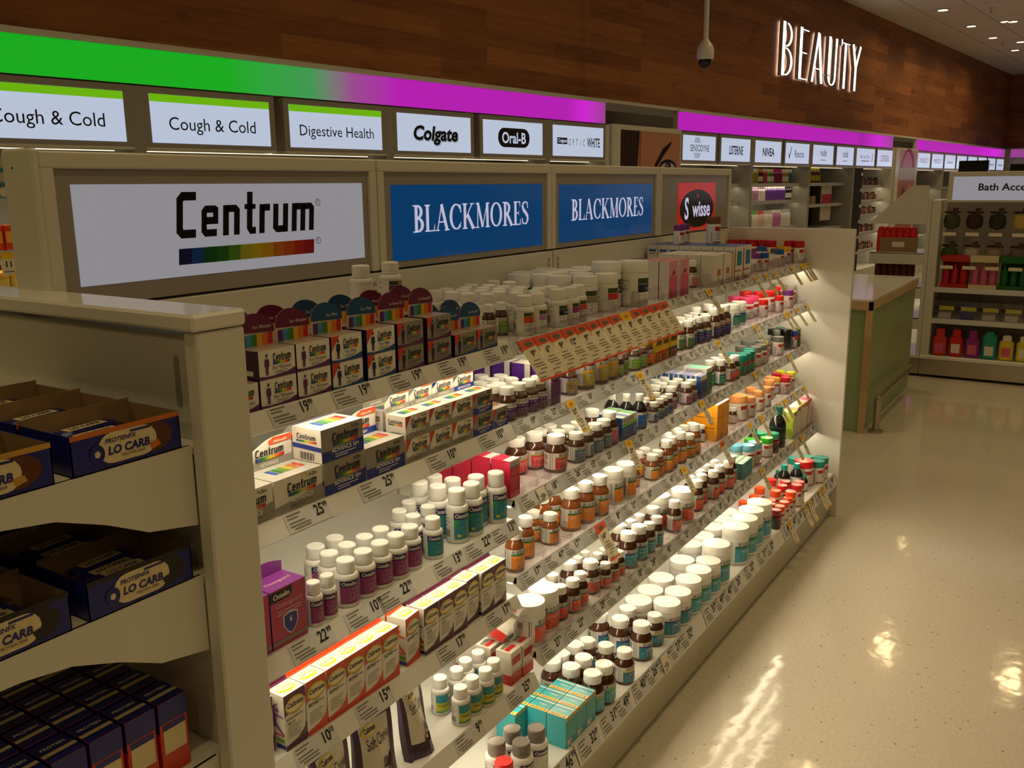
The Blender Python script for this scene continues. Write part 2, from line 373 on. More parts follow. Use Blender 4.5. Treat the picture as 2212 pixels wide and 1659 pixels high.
q = MB(); q.box(-5, -7, -0.1, 27, 8, 0, floor_mat()); FLOOR = struct(q.build('floor'))
q = MB(); q.box(-6, -7, 0, 27, 4.4, 0.1, ceil_mat()); CEILO = struct(q.build('ceiling', loc=(0, 0, CEIL), rz=DEL))
# timber wall above the wall units, and the plain wall behind them
q = MB(); q.box(-4, 0.03, 2.165, 22.6, 0.13, CEIL + .3, WOOD); struct(q.build('wall_back', loc=WN * D0, rz=DEL))
q = MB(); q.box(-4, 0.0, 2.14, 22.6, 0.03, 2.165, STEEL); struct(q.build('trim_1', loc=WN * D0, rz=DEL))
q = MB(); q.box(-4, 0.62, 0, 22.6, 0.72, 2.165, STEEL); struct(q.build('wall_back_lower', loc=WN * D0, rz=DEL))
q = MB(); q.box(22.3, -9, 2.165, 22.45, 0.1, CEIL + .3, WOOD); struct(q.build('wall_far', loc=WN * D0, rz=DEL))
q = MB(); q.box(22.3, -9, 0, 22.45, 0.3, 1.0, STEEL); q.box(22.35, -9, 1.0, 22.45, 0.3, 2.165, STEEL); struct(q.build('wall_far_lower', loc=WN * D0, rz=DEL))

# ceiling downlights: every one carries its own lamp
DLM = mat('lamp_glass', (1, 1, 1), .4, emit=14.0, ecol=(1, .86, .62))
DLR = mat('lamp_ring', (.6, .57, .5), .4)
def lamp(name, power, r, parent):
    l = bpy.data.lights.new(name, 'AREA'); l.shape = 'DISK'; l.size = r * 2; l.energy = power; l.color = WARM; l.spread = math.radians(150)
    o = bpy.data.objects.new(name, l); COL.objects.link(o); o.parent = parent; o.location = (0, 0, -0.012)
    return o
q = MB(); q.lathe([(.085, .0), (.085, -.006), (.062, -.010), (.058, .0)], DLR, 20, cap0=False, cap1=False)
_ringm = q; q2 = MB(); q2.lathe([(.060, -.004), (0.0001, -.0041)], DLM, 16, smooth=False, cap0=False)
def downlight(x, y, label, group, power=DOWN_P):
    t = empty('downlight', (x, y, CEIL))
    if not hasattr(downlight, 'a'):
        downlight.a = _ringm.build('ring', t); downlight.b = q2.build('lens', t)
    else:
        for s in (downlight.a, downlight.b):
            c = s.copy(); COL.objects.link(c); c.parent = t
    lamp('lamp', power, .055, t)
    tag(t, label, 'ceiling light', group)
G1 = 'round downlights in the ceiling'
seen = [(13.565, 2.083, 'round downlight in the ceiling, closest to the timber wall lettering'), (15.184, 1.941, 'single ceiling downlight below the double fitting'),
        (16.584, 1.799, 'single ceiling downlight just above the lowest one'), (18.366, 1.634, 'lowest single ceiling downlight towards the dark corner'),
        (15.043, 1.495, 'twin ceiling downlight, its half nearer the timber wall'), (15.105, 1.409, 'twin ceiling downlight, its half away from the timber wall'),
        (17.341, 1.476, 'ceiling downlight cut by the right picture edge')]
for x, y, l in seen: downlight(x, y, l, G1)
for i, x in enumerate((-2.2, 0.2, 2.6, 5.0, 7.6, 10.2, 12.6)):
    for j, y in enumerate((-4.0, -1.6, 0.35, 2.35)):
        if i == 6 and j > 1: continue
        yy = y - (0.15 * i if j == 3 else 0)
        t = downlight(x, yy, None, G1)
for o in list(COL.objects):
    if o.name.startswith('downlight') and 'label' not in o:
        o['label'] = 'round ceiling downlight out of sight above the aisle'; o['category'] = 'ceiling light'; o['group'] = 'overhead aisle downlights'
for k, (x, y, l) in enumerate([(9.6, 2.35, 'small ceiling sprinkler at the top of the timber wall'), (13.8, 1.55, 'small ceiling sprinkler between two single downlights'), (17.2, 1.72, 'small ceiling sprinkler near the far dark corner')]):
    q = MB(); q.lathe([(.03, 0), (.03, -.01), (.01, -.014), (.01, -.06), (.022, -.062), (.022, -.066)], DLR, 12)
    tag(q.build('sprinkler', loc=(x, y, CEIL)), l, 'sprinkler', 'ceiling sprinklers')

# ---- dome camera on its pole
t = empty('security_camera', (7.0, 2.73, CEIL))
DOMEW = mat('camera_white', (.8, .78, .72), .3)
q = MB(); q.lathe([(.019, 0), (.019, -1.13)], DOMEW, 16); q.lathe([(.06, 0), (.06, -.012)], DOMEW, 16); q.build('pole', t)
q = MB(); q.lathe([(.02, -1.08), (.03, -1.10), (.055, -1.13), (.066, -1.17), (.066, -1.215), (.058, -1.235)], DOMEW, 24); q.build('housing', t)
q = MB(); q.lathe([(.05, -1.235), (.048, -1.262), (.036, -1.285), (.018, -1.298), (.001, -1.301)], BLKG, 24); q.build('dome', t)
tag(t, 'white dome security camera hanging on a pole in front of timber wall', 'camera')

# ---- illuminated lettering on the timber wall
SIGNW = mat('letter_white', (1, 1, 1), .4, emit=2.2, ecol=(1, .95, .9)); LETS = mat('letter_side', (.5, .47, .42), .4)
t = empty('wall_lettering', WN * (D0 + .03) + WD * 9.87, DEL)
V, F, w = glyphs('BEAUTY', 'thin'); kx = 2.60 / w
x = 0.0
for ch in 'BEAUTY':
    S, cw = _thin(ch); q = MB()
    for pts, ws in S:
        v, f = _stroke(pts, ws)
        fr = [((x + a) * kx, -.06, 2.63 + .55 * c) for a, c in v]; bk = [((x + a) * kx, -.015, 2.63 + .55 * c) for a, c in v]
        q.mesh(fr, f, SIGNW)
        n = len(v)
        for i in range(n // 2 - 1):
            q.face((fr[2 * i], fr[2 * i + 2], bk[2 * i + 2], bk[2 * i]), LETS); q.face((fr[2 * i + 1], bk[2 * i + 1], bk[2 * i + 3], fr[2 * i + 3]), LETS)
        for i in (0, n - 2): q.face((fr[i], bk[i], bk[i + 1], fr[i + 1]), LETS)
        q.mesh([(p[0], -.014, p[2]) for p in bk], [tuple(reversed(g)) for g in f], SIGNW)
    q.build('letter', t); x += cw + .1
tag(t, 'illuminated white capitals reading BEAUTY on the timber wall', 'sign')
# ================================================================== wall units under the timber
W0 = WN * D0
SIGNF = {}
def sign_face(name, rgb255, s): return mat('sign_' + name, tuple(v * .35 for v in lin(rgb255)), 0.12, spec=0.5, emit=s * 1.3, ecol=lin(rgb255))
SF_W = sign_face('white', (196, 208, 232), 0.62)
SF_G = sign_face('lime', (120, 200, 20), 0.55)
SF_GREY = sign_face('cool_grey', (186, 186, 196), 0.36)
SF_BLUE = sign_face('blue', (6, 82, 146), 0.30)
SF_TXT = sign_face('lilac_white', (206, 204, 232), 0.55)
SF_RED = sign_face('red', (190, 36, 26), 0.42)
DARKTXT = pm('sign_ink', (26, 26, 34), 0.4)
GREYTXT = pm('sign_grey_ink', (110, 112, 122), 0.4)
PINKTXT = pm('sign_pink_ink', (188, 120, 186), 0.4)
def fascia_mat(name, stops, s):
    m, nt, b = node_mat(name); L = nt.links.new
    tc = N(nt, 'ShaderNodeTexCoord'); sp = N(nt, 'ShaderNodeSeparateXYZ'); L(tc.outputs['Object'], sp.inputs[0])
    mr = N(nt, 'ShaderNodeMapRange'); L(sp.outputs[0], mr.inputs[0]); mr.inputs[1].default_value = stops[0][0]; mr.inputs[2].default_value = stops[-1][0]
    rp = N(nt, 'ShaderNodeValToRGB'); L(mr.outputs[0], rp.inputs[0])
    span = stops[-1][0] - stops[0][0]
    while len(rp.color_ramp.elements) < len(stops): rp.color_ramp.elements.new(.5)
    for e, (p, c) in zip(rp.color_ramp.elements, stops): e.position = (p - stops[0][0]) / span; e.color = (*lin(c), 1)
    b.inputs['Base Color'].default_value = (.03, .03, .03, 1); b.inputs['Roughness'].default_value = .4
    L(rp.outputs[0], b.inputs['Emission Color']); b.inputs['Emission Strength'].default_value = s
    return m
GRN = (6, 168, 28); PUR = (178, 22, 174); PUR2 = (206, 30, 208); PUR3 = (150, 60, 140)
FM_A = fascia_mat('fascia_green_to_purple', [(-2.5, GRN), (2.9, GRN), (3.45, (60, 150, 80)), (3.75, (150, 70, 140)), (4.1, PUR), (5.9, PUR), (6.15, PUR2), (6.445, PUR3)], 1.0)
FM_B = fascia_mat('fascia_purple', [(7.66, PUR), (12.6, PUR), (12.8, (160, 16, 158)), (13.5, PUR2), (14.2, PUR3)], 1.0)
FM_C = fascia_mat('fascia_purple_end', [(15.4, PUR), (19.5, PUR), (21.2, PUR2), (22.2, PUR3)], 1.0)
def wbox(q, s0, t0, z0, s1, t1, z1, mt, **k): q.box(s0, t0, z0, s1, t1, z1, mt, **k)
def fascia(s0, s1, fm, label):
    t = empty('light_fascia', W0, DEL)
    q = MB(); q.box(s0, 0.0, 1.975, s1, 0.05, 2.14, STEEL, sides={'front': fm}); q.build('glowing_panel', t)
    q = MB(); q.box(s0, -.012, 2.135, s1, .03, 2.16, STEEL); q.build('top_trim', t)
    tag(t, label, 'sign', 'glowing fascia bands above the wall units')
fascia(-2.5, 6.445, FM_A, 'long glowing fascia fading from green to purple')
fascia(7.66, 14.2, FM_B, 'purple glowing fascia between the two portrait posters')
fascia(15.42, 22.2, FM_C, 'purple glowing fascia beyond the second portrait poster')
def sign(s0, s1, label, draw, face=None, stripe=False, z0=1.69, z1=1.965):
    t = empty('lightbox_sign', W0, DEL)
    q = MB(); q.box(s0, -.022, z0, s1, .10, z1, FRAMEG); q.box(s0, -.026, z0 - .012, s1, .1, z0, STEEL); q.build('frame', t)
    q = MB(); a0, a1, b0, b1 = s0 + .035, s1 - .035, z0 + .022, z1 - .03
    q.box(a0, -.0235, b0, a1, -.021, b1, face or SF_W)
    if stripe: q.box(a0, -.0242, b1 - .035, a1, -.0235, b1, SF_G)
    q.build('lit_panel', t)
    q = MB(); draw(q, (a0 + a1) / 2, (b0 + b1) / 2 - (.018 if stripe else 0), a1 - a0, b1 - b0)
    if q.f: q.build('lettering', t)
    tag(t, label, 'sign', 'lightbox signs along the wall units')
U = (1, 0, 0); V3 = (0, 0, 1)
def simple(tx, h, mt=None, style='sans', wf=1.0, sh=0.0):
    def d(q, cx, cz, w, hh): q.text(tx, (cx, -.0246, cz - h / 2), U, V3, h, mt or DARKTXT, maxw=w * .86, style=style, wfac=wf, shear=sh)
    return d
def d_colgate(q, cx, cz, w, h):
    q.text('Colgate', (cx + .006, -.0243, cz - .045), U, V3, .085, GREYTXT, style='heavy', shear=.18, wfac=1.12)
    q.text('Colgate', (cx + .004, -.0246, cz - .0425), U, V3, .085, SF_W, style='heavy', shear=.18, wfac=1.12)
    q.text('Colgate', (cx, -.0250, cz - .040), U, V3, .085, DARKTXT, style='heavy', shear=.18, wfac=1.12)
def pill(cx, cz, w, h, n=8):
    r = h / 2; P = []
    for i in range(n + 1): a = -PI / 2 + PI * i / n; P.append((cx + w / 2 - r + r * math.cos(a), cz + r * math.sin(a)))
    for i in range(n + 1): a = PI / 2 + PI * i / n; P.append((cx - w / 2 + r + r * math.cos(a), cz + r * math.sin(a)))
    return P
def flat(q, poly, y, mt): q.face([(a, y, b) for a, b in poly], mt)
def ell(cx, cz, rx, rz, n=24, a0=0, a1=360): return [(cx + rx * math.cos(math.radians(a0 + (a1 - a0) * i / n)), cz + rz * math.sin(math.radians(a0 + (a1 - a0) * i / n))) for i in range(n + (a1 - a0 < 359))]
def d_oralb(q, cx, cz, w, h):
    flat(q, pill(cx, cz, .36, .13), -.0245, DARKTXT); q.text('Oral-B', (cx, -.0250, cz - .036), U, V3, .075, SF_W, style='bold', wfac=.95)
def d_optic(q, cx, cz, w, h):
    q.box(cx - .29, -.0248, cz - .025, cx - .16, -.0240, cz + .022, DARKTXT); q.text('Colgate', (cx - .225, -.0252, cz - .012), U, V3, .026, SF_W, style='bold', shear=.2)
    for i, ch in enumerate('OPTIC'): q.text(ch, (cx - .125 + i * .048, -.0248, cz - .032), U, V3, .05, GREYTXT, wfac=.55)
    q.text('WHITE', (cx + .20, -.0248, cz - .038), U, V3, .07, GREYTXT, wfac=.6, style='bold')
def d_senso(q, cx, cz, w, h):
    q.text('SENSODYNE', (cx, -.0250, cz - .03), U, V3, .062, DARKTXT, maxw=.46, wfac=.8)
    for k in range(6):
        for sg in (1, -1):
            z = cz + sg * (.05 + k * .008); hw = .11 * math.sqrt(max(.05, 1 - ((abs(z - cz)) / .105) ** 2)); q.box(cx - .05 - hw * .7, -.0248, z, cx - .05 + hw * .7, -.0242, z + .003, GREYTXT)
def d_rexona(q, cx, cz, w, h):
    v, f = _stroke([(cx - .27, cz - .01), (cx - .245, cz - .05), (cx - .19, cz + .07)], .016); q.mesh([(a, -.0248, b) for a, b in v], f, DARKTXT)
    q.text('Rexona', (cx + .05, -.0248, cz - .045), U, V3, .085, pm('rexona_ink', (50, 46, 66), .4), maxw=.42, wfac=.8)
def d_nude(q, cx, cz, w, h):
    q.text('nude', (cx, -.0248, cz - .015), U, V3, .09, pm('nude_ink', (80, 70, 90), .4), wfac=.85)
    q.box(cx - .09, -.0246, cz - .065, cx + .09, -.0242, cz - .058, PINKTXT)
def d_maxf(q, cx, cz, w, h):
    q.text('MAX FACTOR', (cx - .05, -.0248, cz - .02), U, V3, .045, PINKTXT, maxw=.5); q.text('X', (cx + .27, -.0248, cz - .06), U, V3, .12, PINKTXT, wfac=.6); q.box(cx - .2, -.0246, cz - .055, cx + .15, -.0242, cz - .045, PINKTXT)
EA = [0.755, 1.57, 2.39, 3.20, 4.01, 4.82, 5.625, 6.445]
def bay_sign(E, i, *a, **k): sign(E[i] + .03, E[i + 1] - .03, *a, **k)
bay_sign(EA, 0, 'cold remedies lightbox sign out at the left end', simple('Cough & Cold', .06), stripe=True)
bay_sign(EA, 1, 'white sign with lime stripe reading Cough & Cold, leftmost in the row', simple('Cough & Cold', .062), stripe=True)
bay_sign(EA, 2, 'white Cough & Cold sign with lime stripe, beside the Digestive Health sign', simple('Cough & Cold', .062), stripe=True)
bay_sign(EA, 3, 'white sign with lime stripe reading Digestive Health', simple('Digestive Health', .060), stripe=True)
bay_sign(EA, 4, 'white lightbox sign with bold slanted black Colgate lettering', d_colgate)
bay_sign(EA, 5, 'white lightbox sign with Oral-B in a black pill', d_oralb)
bay_sign(EA, 6, 'white lightbox sign reading OPTIC WHITE beside the eye poster', d_optic)
EB = [7.66, 8.455, 9.26, 10.08, 10.92, 11.74, 12.5, 13.38, 14.2]
for i, (l, d) in enumerate([('white lightbox sign reading SENSODYNE with a striped globe', d_senso), ('white lightbox sign with black LISTERINE lettering', simple('LISTERINE', .085, style='bold', wf=.62)),
        ('white lightbox sign with black NIVEA lettering', simple('NIVEA', .085, style='bold', wf=.95)), ('white lightbox sign with a tick and Rexona', d_rexona),
        ('white nude lightbox sign next to the Rexona sign', d_nude), ('white nude lightbox sign next to the MAX FACTOR sign', d_nude),
        ('white lightbox sign with pink MAX FACTOR lettering', d_maxf), ('white lightbox sign with faint pink COVERGIRL lettering', simple('COVERGIRL', .09, PINKTXT, wf=.6))]): bay_sign(EB, i, l, d)
EC = [15.42 + .837 * k for k in range(9)]
ORD = ['first', 'second', 'third', 'fourth', 'fifth', 'sixth', 'seventh', 'eighth', 'ninth', 'tenth', 'eleventh', 'twelfth', 'thirteenth', 'fourteenth', 'fifteenth', 'sixteenth', 'seventeenth', 'eighteenth', 'nineteenth', 'twentieth']
for i in range(8):
    bay_sign(EC, i, 'pale lit sign in the far row, %s past the second poster' % ORD[i], simple('MODELCO', .07, PINKTXT) if i < 2 else (lambda q, cx, cz, w, h: q.box(cx - .2, -.0248, cz - .03, cx + .2, -.0242, cz + .005, SF_GREY)))
# far wall: one sign and its fascia
t = empty('light_fascia', W0, DEL); q = MB(); q.box(22.24, -8, 1.975, 22.3, -.1, 2.14, STEEL, sides={'left': FM_C}); q.build('glowing_panel', t); q = MB(); q.box(22.22, -8, 2.135, 22.3, -.1, 2.16, STEEL); q.build('top_trim', t)
tag(t, 'purple glowing fascia on the far end wall', 'sign', 'glowing fascia bands above the wall units')
for k in range(5):
    y1 = -.45 - k * 1.3
    t = empty('lightbox_sign', W0, DEL); q = MB(); q.box(22.25, y1 - 1.22, 1.62, 22.3, y1, 1.965, FRAMEG); q.build('frame', t)
    q = MB(); q.box(22.246, y1 - 1.18, 1.66, 22.25, y1 - .04, 1.93, SF_W); q.build('lit_panel', t)
    q = MB(); q.text('Hair Accessories', (22.245, y1 - .61, 1.76), (0, -1, 0), V3, .075, DARKTXT, style='sans'); q.build('lettering', t)
    tag(t, 'white Hair Accessories sign on the far end wall' if k == 0 else 'white Hair Accessories sign hidden behind the bath display', 'sign', 'far end wall signs')
# ---- wall bays
def partition(q, s, mt=STEEL): q.box(s - .03, -.022, 0, s + .03, .62, 1.965, mt)
BAYBACK = mat('bay_back', (.62, .60, .54), .5)
def wall_bay(s0, s1, shelves, label, dark=False, led=6.0, parts_l=True, parts_r=True):
    t = empty('wall_shelving', W0, DEL); sm = BLACK if dark else STEEL
    q = MB(); q.box(s0 + .03, .50, .3, s1 - .03, .56, 1.965, BLACK if dark else BAYBACK); q.build('back_panel', t)
    q = MB(); partition(q, s0); q.build('side_panel', t)
    q = MB(); partition(q, s1); q.build('side_panel', t)
    q = MB(); q.box(s0 + .03, .02, 0, s1 - .03, .5, .30, STEEL); q.build('base', t)
    for z in shelves:
        q = MB(); q.box(s0 + .032, .10, z - .025, s1 - .032, .498, z, STEEL2); q.box(s0 + .032, .088, z - .035, s1 - .032, .10, z + .004, STRIP); q.build('shelf', t)
        if not dark:
            q = MB(); q.box(s0 + .05, .12, z - .034, s1 - .05, .135, z - .0255, mat('wall_led', (1, 1, 1), .5, emit=led, ecol=LED)); q.build('led_strip', t)
    q = MB(); q.box(s0 + .05, .12, 1.675, s1 - .05, .135, 1.684, mat('wall_led_dim', (1, 1, 1), .5, emit=1.6, ecol=LED)); q.build('led_strip', t)
    tag(t, label, 'shelving', 'wall shelving bays')
    return t
wall_bay(.755, 2.39, (.65, 1.06, 1.24, 1.46), 'wall shelving behind the left end of the header with cold remedies', led=5)
wall_bay(2.39, 4.01, (.7, 1.1, 1.45), 'wall shelving under the Cough & Cold and Digestive Health signs')
wall_bay(4.01, 5.625, (.7, 1.1, 1.45), 'wall shelving under the Colgate and Oral-B signs')
wall_bay(5.625, 6.445, (.7, 1.1, 1.45), 'wall shelving under the OPTIC WHITE sign')
wall_bay(7.66, 9.26, (.7, 1.0, 1.30, 1.49), 'wall shelving under the SENSODYNE and LISTERINE signs')
wall_bay(9.26, 10.92, (.7, 1.0, 1.30, 1.49), 'bright wall shelving full of bottles under NIVEA and Rexona', led=11)
wall_bay(10.92, 12.5, (.6, .93, 1.23, 1.49), 'black-lined wall shelving with yellow-topped bottles', dark=True)
wall_bay(12.5, 14.2, (.55, .8, 1.05, 1.25, 1.45), 'wall shelving of make-up under MAX FACTOR sign', led=3)
for k in range(4): wall_bay(15.42 + 1.69 * k, 17.11 + 1.69 * k - (.0 if k < 3 else .2), (.6, 1.0, 1.4), 'far wall shelving bay, %s past the second poster' % ORD[k], led=3)
# plain panels with portrait posters
SKIN = pm('poster_skin', (206, 150, 122), .25); SKIN2 = pm('poster_skin_shade', (178, 108, 82), .25); HAIR = pm('poster_hair', (44, 26, 18), .3); HAIR2 = pm('poster_hair_light', (84, 54, 38), .3)
LASH = pm('poster_lash', (30, 18, 16), .3); IRIS = pm('poster_iris', (70, 62, 74), .2); EYEW = pm('poster_eyewhite', (214, 206, 208), .2); LIPR = pm('poster_lips', (150, 50, 60), .25)
t = empty('eye_poster', W0, DEL)
q = MB(); q.box(6.49, -.05, .6, 7.64, .02, 1.975, GLOSSW); q.build('lightbox_frame', t)
q = MB(); y = -.0515
q.box(6.60, y, .64, 7.62, -.0500, 1.935, SKIN)
flat(q, [(6.60, .64), (6.86, .64), (6.84, 1.3), (6.90, 1.935), (6.60, 1.935)], y - .0004, HAIR)
for k in range(5): flat(q, [(6.63 + .045 * k, .64), (6.64 + .045 * k, .64), (6.648 + .047 * k, 1.935), (6.632 + .047 * k, 1.935)], y - .0008, HAIR2)
flat(q, [(6.86, .64), (6.90, .64), (6.93, 1.935), (6.90, 1.935)], y - .0006, SKIN2)
flat(q, [(7.16, 1.66), (7.20, 1.70), (7.30, 1.80), (7.46, 1.87), (7.44, 1.83), (7.32, 1.74), (7.22, 1.66), (7.17, 1.60)], y - .0008, LASH)   # brow
flat(q, ell(7.40, 1.635, .16, .075), y - .0008, LASH); flat(q, ell(7.40, 1.628, .135, .055), y - .0012, EYEW); flat(q, ell(7.40, 1.632, .058, .058), y - .0016, IRIS); flat(q, ell(7.40, 1.634, .028, .028), y - .002, LASH); flat(q, ell(7.385, 1.655, .010, .012, 10), y - .0024, EYEW)
flat(q, [(7.24, 1.63), (7.16, 1.60), (7.24, 1.605)], y - .001, LASH)
flat(q, ell(7.30, 1.05, .13, .05), y - .0008, LIPR)
q.build('portrait_print', t)
tag(t, 'large portrait poster of a woman cropped at dark hair and eye', 'poster', 'portrait posters between wall units')
t = empty('lips_poster', W0, DEL)
q = MB(); q.box(14.25, -.05, .6, 15.38, .02, 1.985, GLOSSW); q.build('lightbox_frame', t)
q = MB(); q.box(14.42, y, .8, 15.30, -.05, 1.96, pm('poster_beige', (196, 176, 160), .25))
flat(q, ell(14.86, 1.62, .38, .36, 24), y - .0004, pm('poster_violet', (150, 40, 140), .25)); flat(q, ell(14.82, 1.60, .28, .34, 24), y - .0008, pm('poster_rose', (206, 140, 170), .25))
q.box(14.42, y - .0012, 1.52, 15.30, y - .001, 1.70, pm('poster_grey', (190, 184, 190), .25)); q.box(14.42, y - .0014, .8, 15.30, y - .0012, 1.52, SKIN2)
flat(q, ell(14.7, 1.2, .12, .22, 20), y - .0018, HAIR2); flat(q, ell(15.0, 1.25, .1, .2, 20), y - .0018, SKIN); flat(q, ell(14.85, 1.0, .13, .05), y - .002, LIPR)
q.build('portrait_print', t)
tag(t, 'violet and rose portrait poster seen above the angled white rack top', 'poster', 'portrait posters between wall units')
# ---- goods on the wall shelving
def wl(s, tt, z): return W0 + WD * s + WN * tt + Vector((0, 0, z))
_proto = {}
def goods(kind, s, tt, z, label, group, cat='bottle', r=.03, h=.15, body=(200, 200, 200), cap=(240, 240, 240), band=None):
    key = (kind, r, h, body, cap, band)
    bm_ = pm('goods_%d_%d_%d' % body, body, .35); cm = pm('goods_%d_%d_%d' % cap, cap, .35)
    if key not in _proto:
        q = MB()
        if kind == 'box': q.cbox(-r, 0, 0, r, r * 1.6, h, bm_, .002)
        else: q.lathe([(r * .96, 0), (r, .004), (r, h * .72), (r * .55, h * .82), (r * .55, h * .84)], bm_, 16, cap1=False); q.lathe([(r * .6, h * .82), (r * .6, h), (r * .5, h)], cm, 16)
        if band:
            m3 = pm('goods_%d_%d_%d' % band, band, .4)
            if kind == 'box': q.box(-r * .8, -.0006, h * .3, r * .8, 0, h * .75, m3)
            else: q.lathe([(r + .0006, h * .15), (r + .0006, h * .5)], m3, 16, cap0=False, cap1=False)
        o = q.build('goods_box' if kind == 'box' else 'toiletry_bottle'); _proto[key] = o
    else: o = _proto[key].copy(); COL.objects.link(o)
    o.location = wl(s, tt, z); o.rotation_euler = (0, 0, DEL); tag(o, label, cat, group)
    return o
rows = [(1.49, [((150, 120, 70), (226, 200, 160), 4), ((180, 170, 60), (240, 230, 200), 3), ((60, 30, 20), (200, 160, 60), 2), ((200, 60, 90), (230, 200, 190), 2), ((90, 150, 40), (230, 220, 190), 3), ((150, 20, 110), (200, 40, 140), 4), ((180, 150, 60), (230, 220, 190), 3), ((60, 120, 170), (220, 220, 210), 2)], .16, 'upper'),
        (1.30, [((168, 138, 96), (190, 160, 120), 4), ((196, 150, 190), (222, 190, 220), 3), ((226, 220, 216), (150, 140, 150), 3), ((120, 70, 180), (240, 238, 236), 9), ((24, 22, 26), (40, 40, 44), 3)], .16, 'middle'),
        (1.00, [((220, 216, 236), (110, 90, 190), 3), ((30, 26, 28), (20, 18, 20), 2), ((236, 232, 222), (120, 190, 80), 3), ((226, 200, 190), (230, 90, 120), 3), ((236, 232, 226), (210, 200, 190), 4), ((206, 120, 190), (240, 236, 232), 4), ((232, 230, 228), (200, 196, 196), 5)], .19, 'lower')]
CN = {0: 'tan', 1: 'gold', 2: 'dark', 3: 'rose', 4: 'green', 5: 'magenta', 6: 'mustard', 7: 'blue'}
names = [['amber', 'gold', 'dark', 'rose', 'green', 'magenta', 'mustard', 'blue'], ['tan', 'pink', 'grey', 'violet', 'black'], ['lilac-capped', 'black', 'green-capped', 'red-capped', 'cream', 'pink', 'white']]
for ri, (z, fam, h, word) in enumerate(rows):
    tot = sum(f[2] for f in fam); s = 9.42; step = (10.84 - 9.42) / tot; 
    for fi, (bd, cp, n) in enumerate(fam):
        for k in range(n):
            goods('bottle', s, .16, z, '%s bottle, %s bright wall shelf under NIVEA and Rexona, %s of its kind' % (names[ri][fi], word, ORD[k]), 'toiletries on the bright wall shelf', r=step * .42, h=h, body=bd, cap=cp, band=(236, 232, 226) if (fi % 2 == 0) else None); s += step
for k in range(7): goods('bottle', 11.02 + k * .105, .16, 1.49, 'yellow-topped brown bottle on black wall shelf, %s from the bright shelving' % ORD[k], 'yellow-topped bottles', r=.045, h=.19, body=(92, 50, 26), cap=(200, 190, 40), band=(188, 178, 40))
for k in range(3): goods('box', 11.15 + k * .5, .18, 1.23, 'small cream carton on black wall shelf, %s from the bright shelving' % ORD[k], 'cartons on the black shelf', 'box', r=.06, h=.1, body=(190, 170, 130), cap=(0, 0, 0))
q = MB(); q.box(0, 0, 0, .36, .012, .44, pm('banner_white', (206, 196, 186), .5)); q.box(.002, -.001, .20, .358, 0, .33, pm('banner_red', (190, 40, 70), .5))
o = q.build('show_card', loc=wl(11.75, .12, 1.02), rz=DEL); tag(o, 'white and red show card standing in the black shelving', 'card')
cols = [(214, 226, 238), (70, 150, 190)]
for z, nm in ((1.46, 'upper'),):
    for k in range(3):
        for j in range(2):
            t_ = empty('carton', wl(1.66 + j * .125, .13, 1.46 + .062 * k), DEL)
            q = MB(); q.cbox(0, 0, 0, .118, .08, .06, pm('carton_blue', (88, 160, 190), .4), .002); q.build('carton_body', t_)
            q = MB(); flat(q, pill(.064, .032, .095, .042), -.0006, pm('carton_oval', (236, 222, 200), .4)); q.text('fast', (.064, -.001, .022), U, V3, .018, pm('carton_ink', (150, 90, 90), .5), style='bold', shear=.2); q.build('oval_label', t_)
            tag(t_, 'blue carton with cream oval, left edge, %s in its stack, %s column' % (['lowest', 'middle', 'topmost'][k], ['first', 'second'][j]), 'box', 'cold remedy cartons at the left edge')
for k in range(6): goods('box', 1.60 + .058 * k, .14, 1.24, 'orange remedy carton at the left edge, %s along' % ORD[k], 'orange remedy cartons', 'box', r=.026, h=.11, body=(206, 60, 20), cap=(0, 0, 0), band=(240, 160, 60))
for k in range(6): goods('bottle', 1.60 + .058 * k, .14, 1.06, 'yellow remedy bottle with brown cap at the left edge, %s along' % ORD[k], 'yellow remedy bottles', r=.026, h=.12, body=(240, 186, 40), cap=(96, 36, 20), band=(246, 220, 120))
q = MB(); q.box(0, 0, -.10, .06, .002, 0, PAPERW); q.box(0, -.0006, -.026, .06, 0, 0, YEL); q.text('11', (.03, -.001, -.062), U, V3, .026, INK, style='bold'); q.box(.008, -.0006, -.085, .05, 0, -.08, INKG)
tag(q.build('price_ticket', loc=wl(1.755, .085, 1.235), rz=DEL), 'yellow and white price ticket hanging at the left picture edge', 'price ticket')
darkc = [(30, 24, 40), (20, 40, 60), (60, 24, 40), (30, 50, 40), (60, 50, 30), (24, 22, 26)]
for i in range(30):
    s = 4.1 + i * .078
    if abs(s - 5.625) < .07: continue
    goods('box', s, .14, 1.45, 'dark toothcare carton under the Colgate and Oral-B signs, %s along' % (ORD[i] if i < 20 else ORD[i - 20] + ' of the last ten'), 'toothcare cartons seen as a dark strip', 'box', r=.033, h=.17 + .01 * (i % 3), body=darkc[i % 6], cap=(0, 0, 0), band=darkc[(i + 2) % 6])
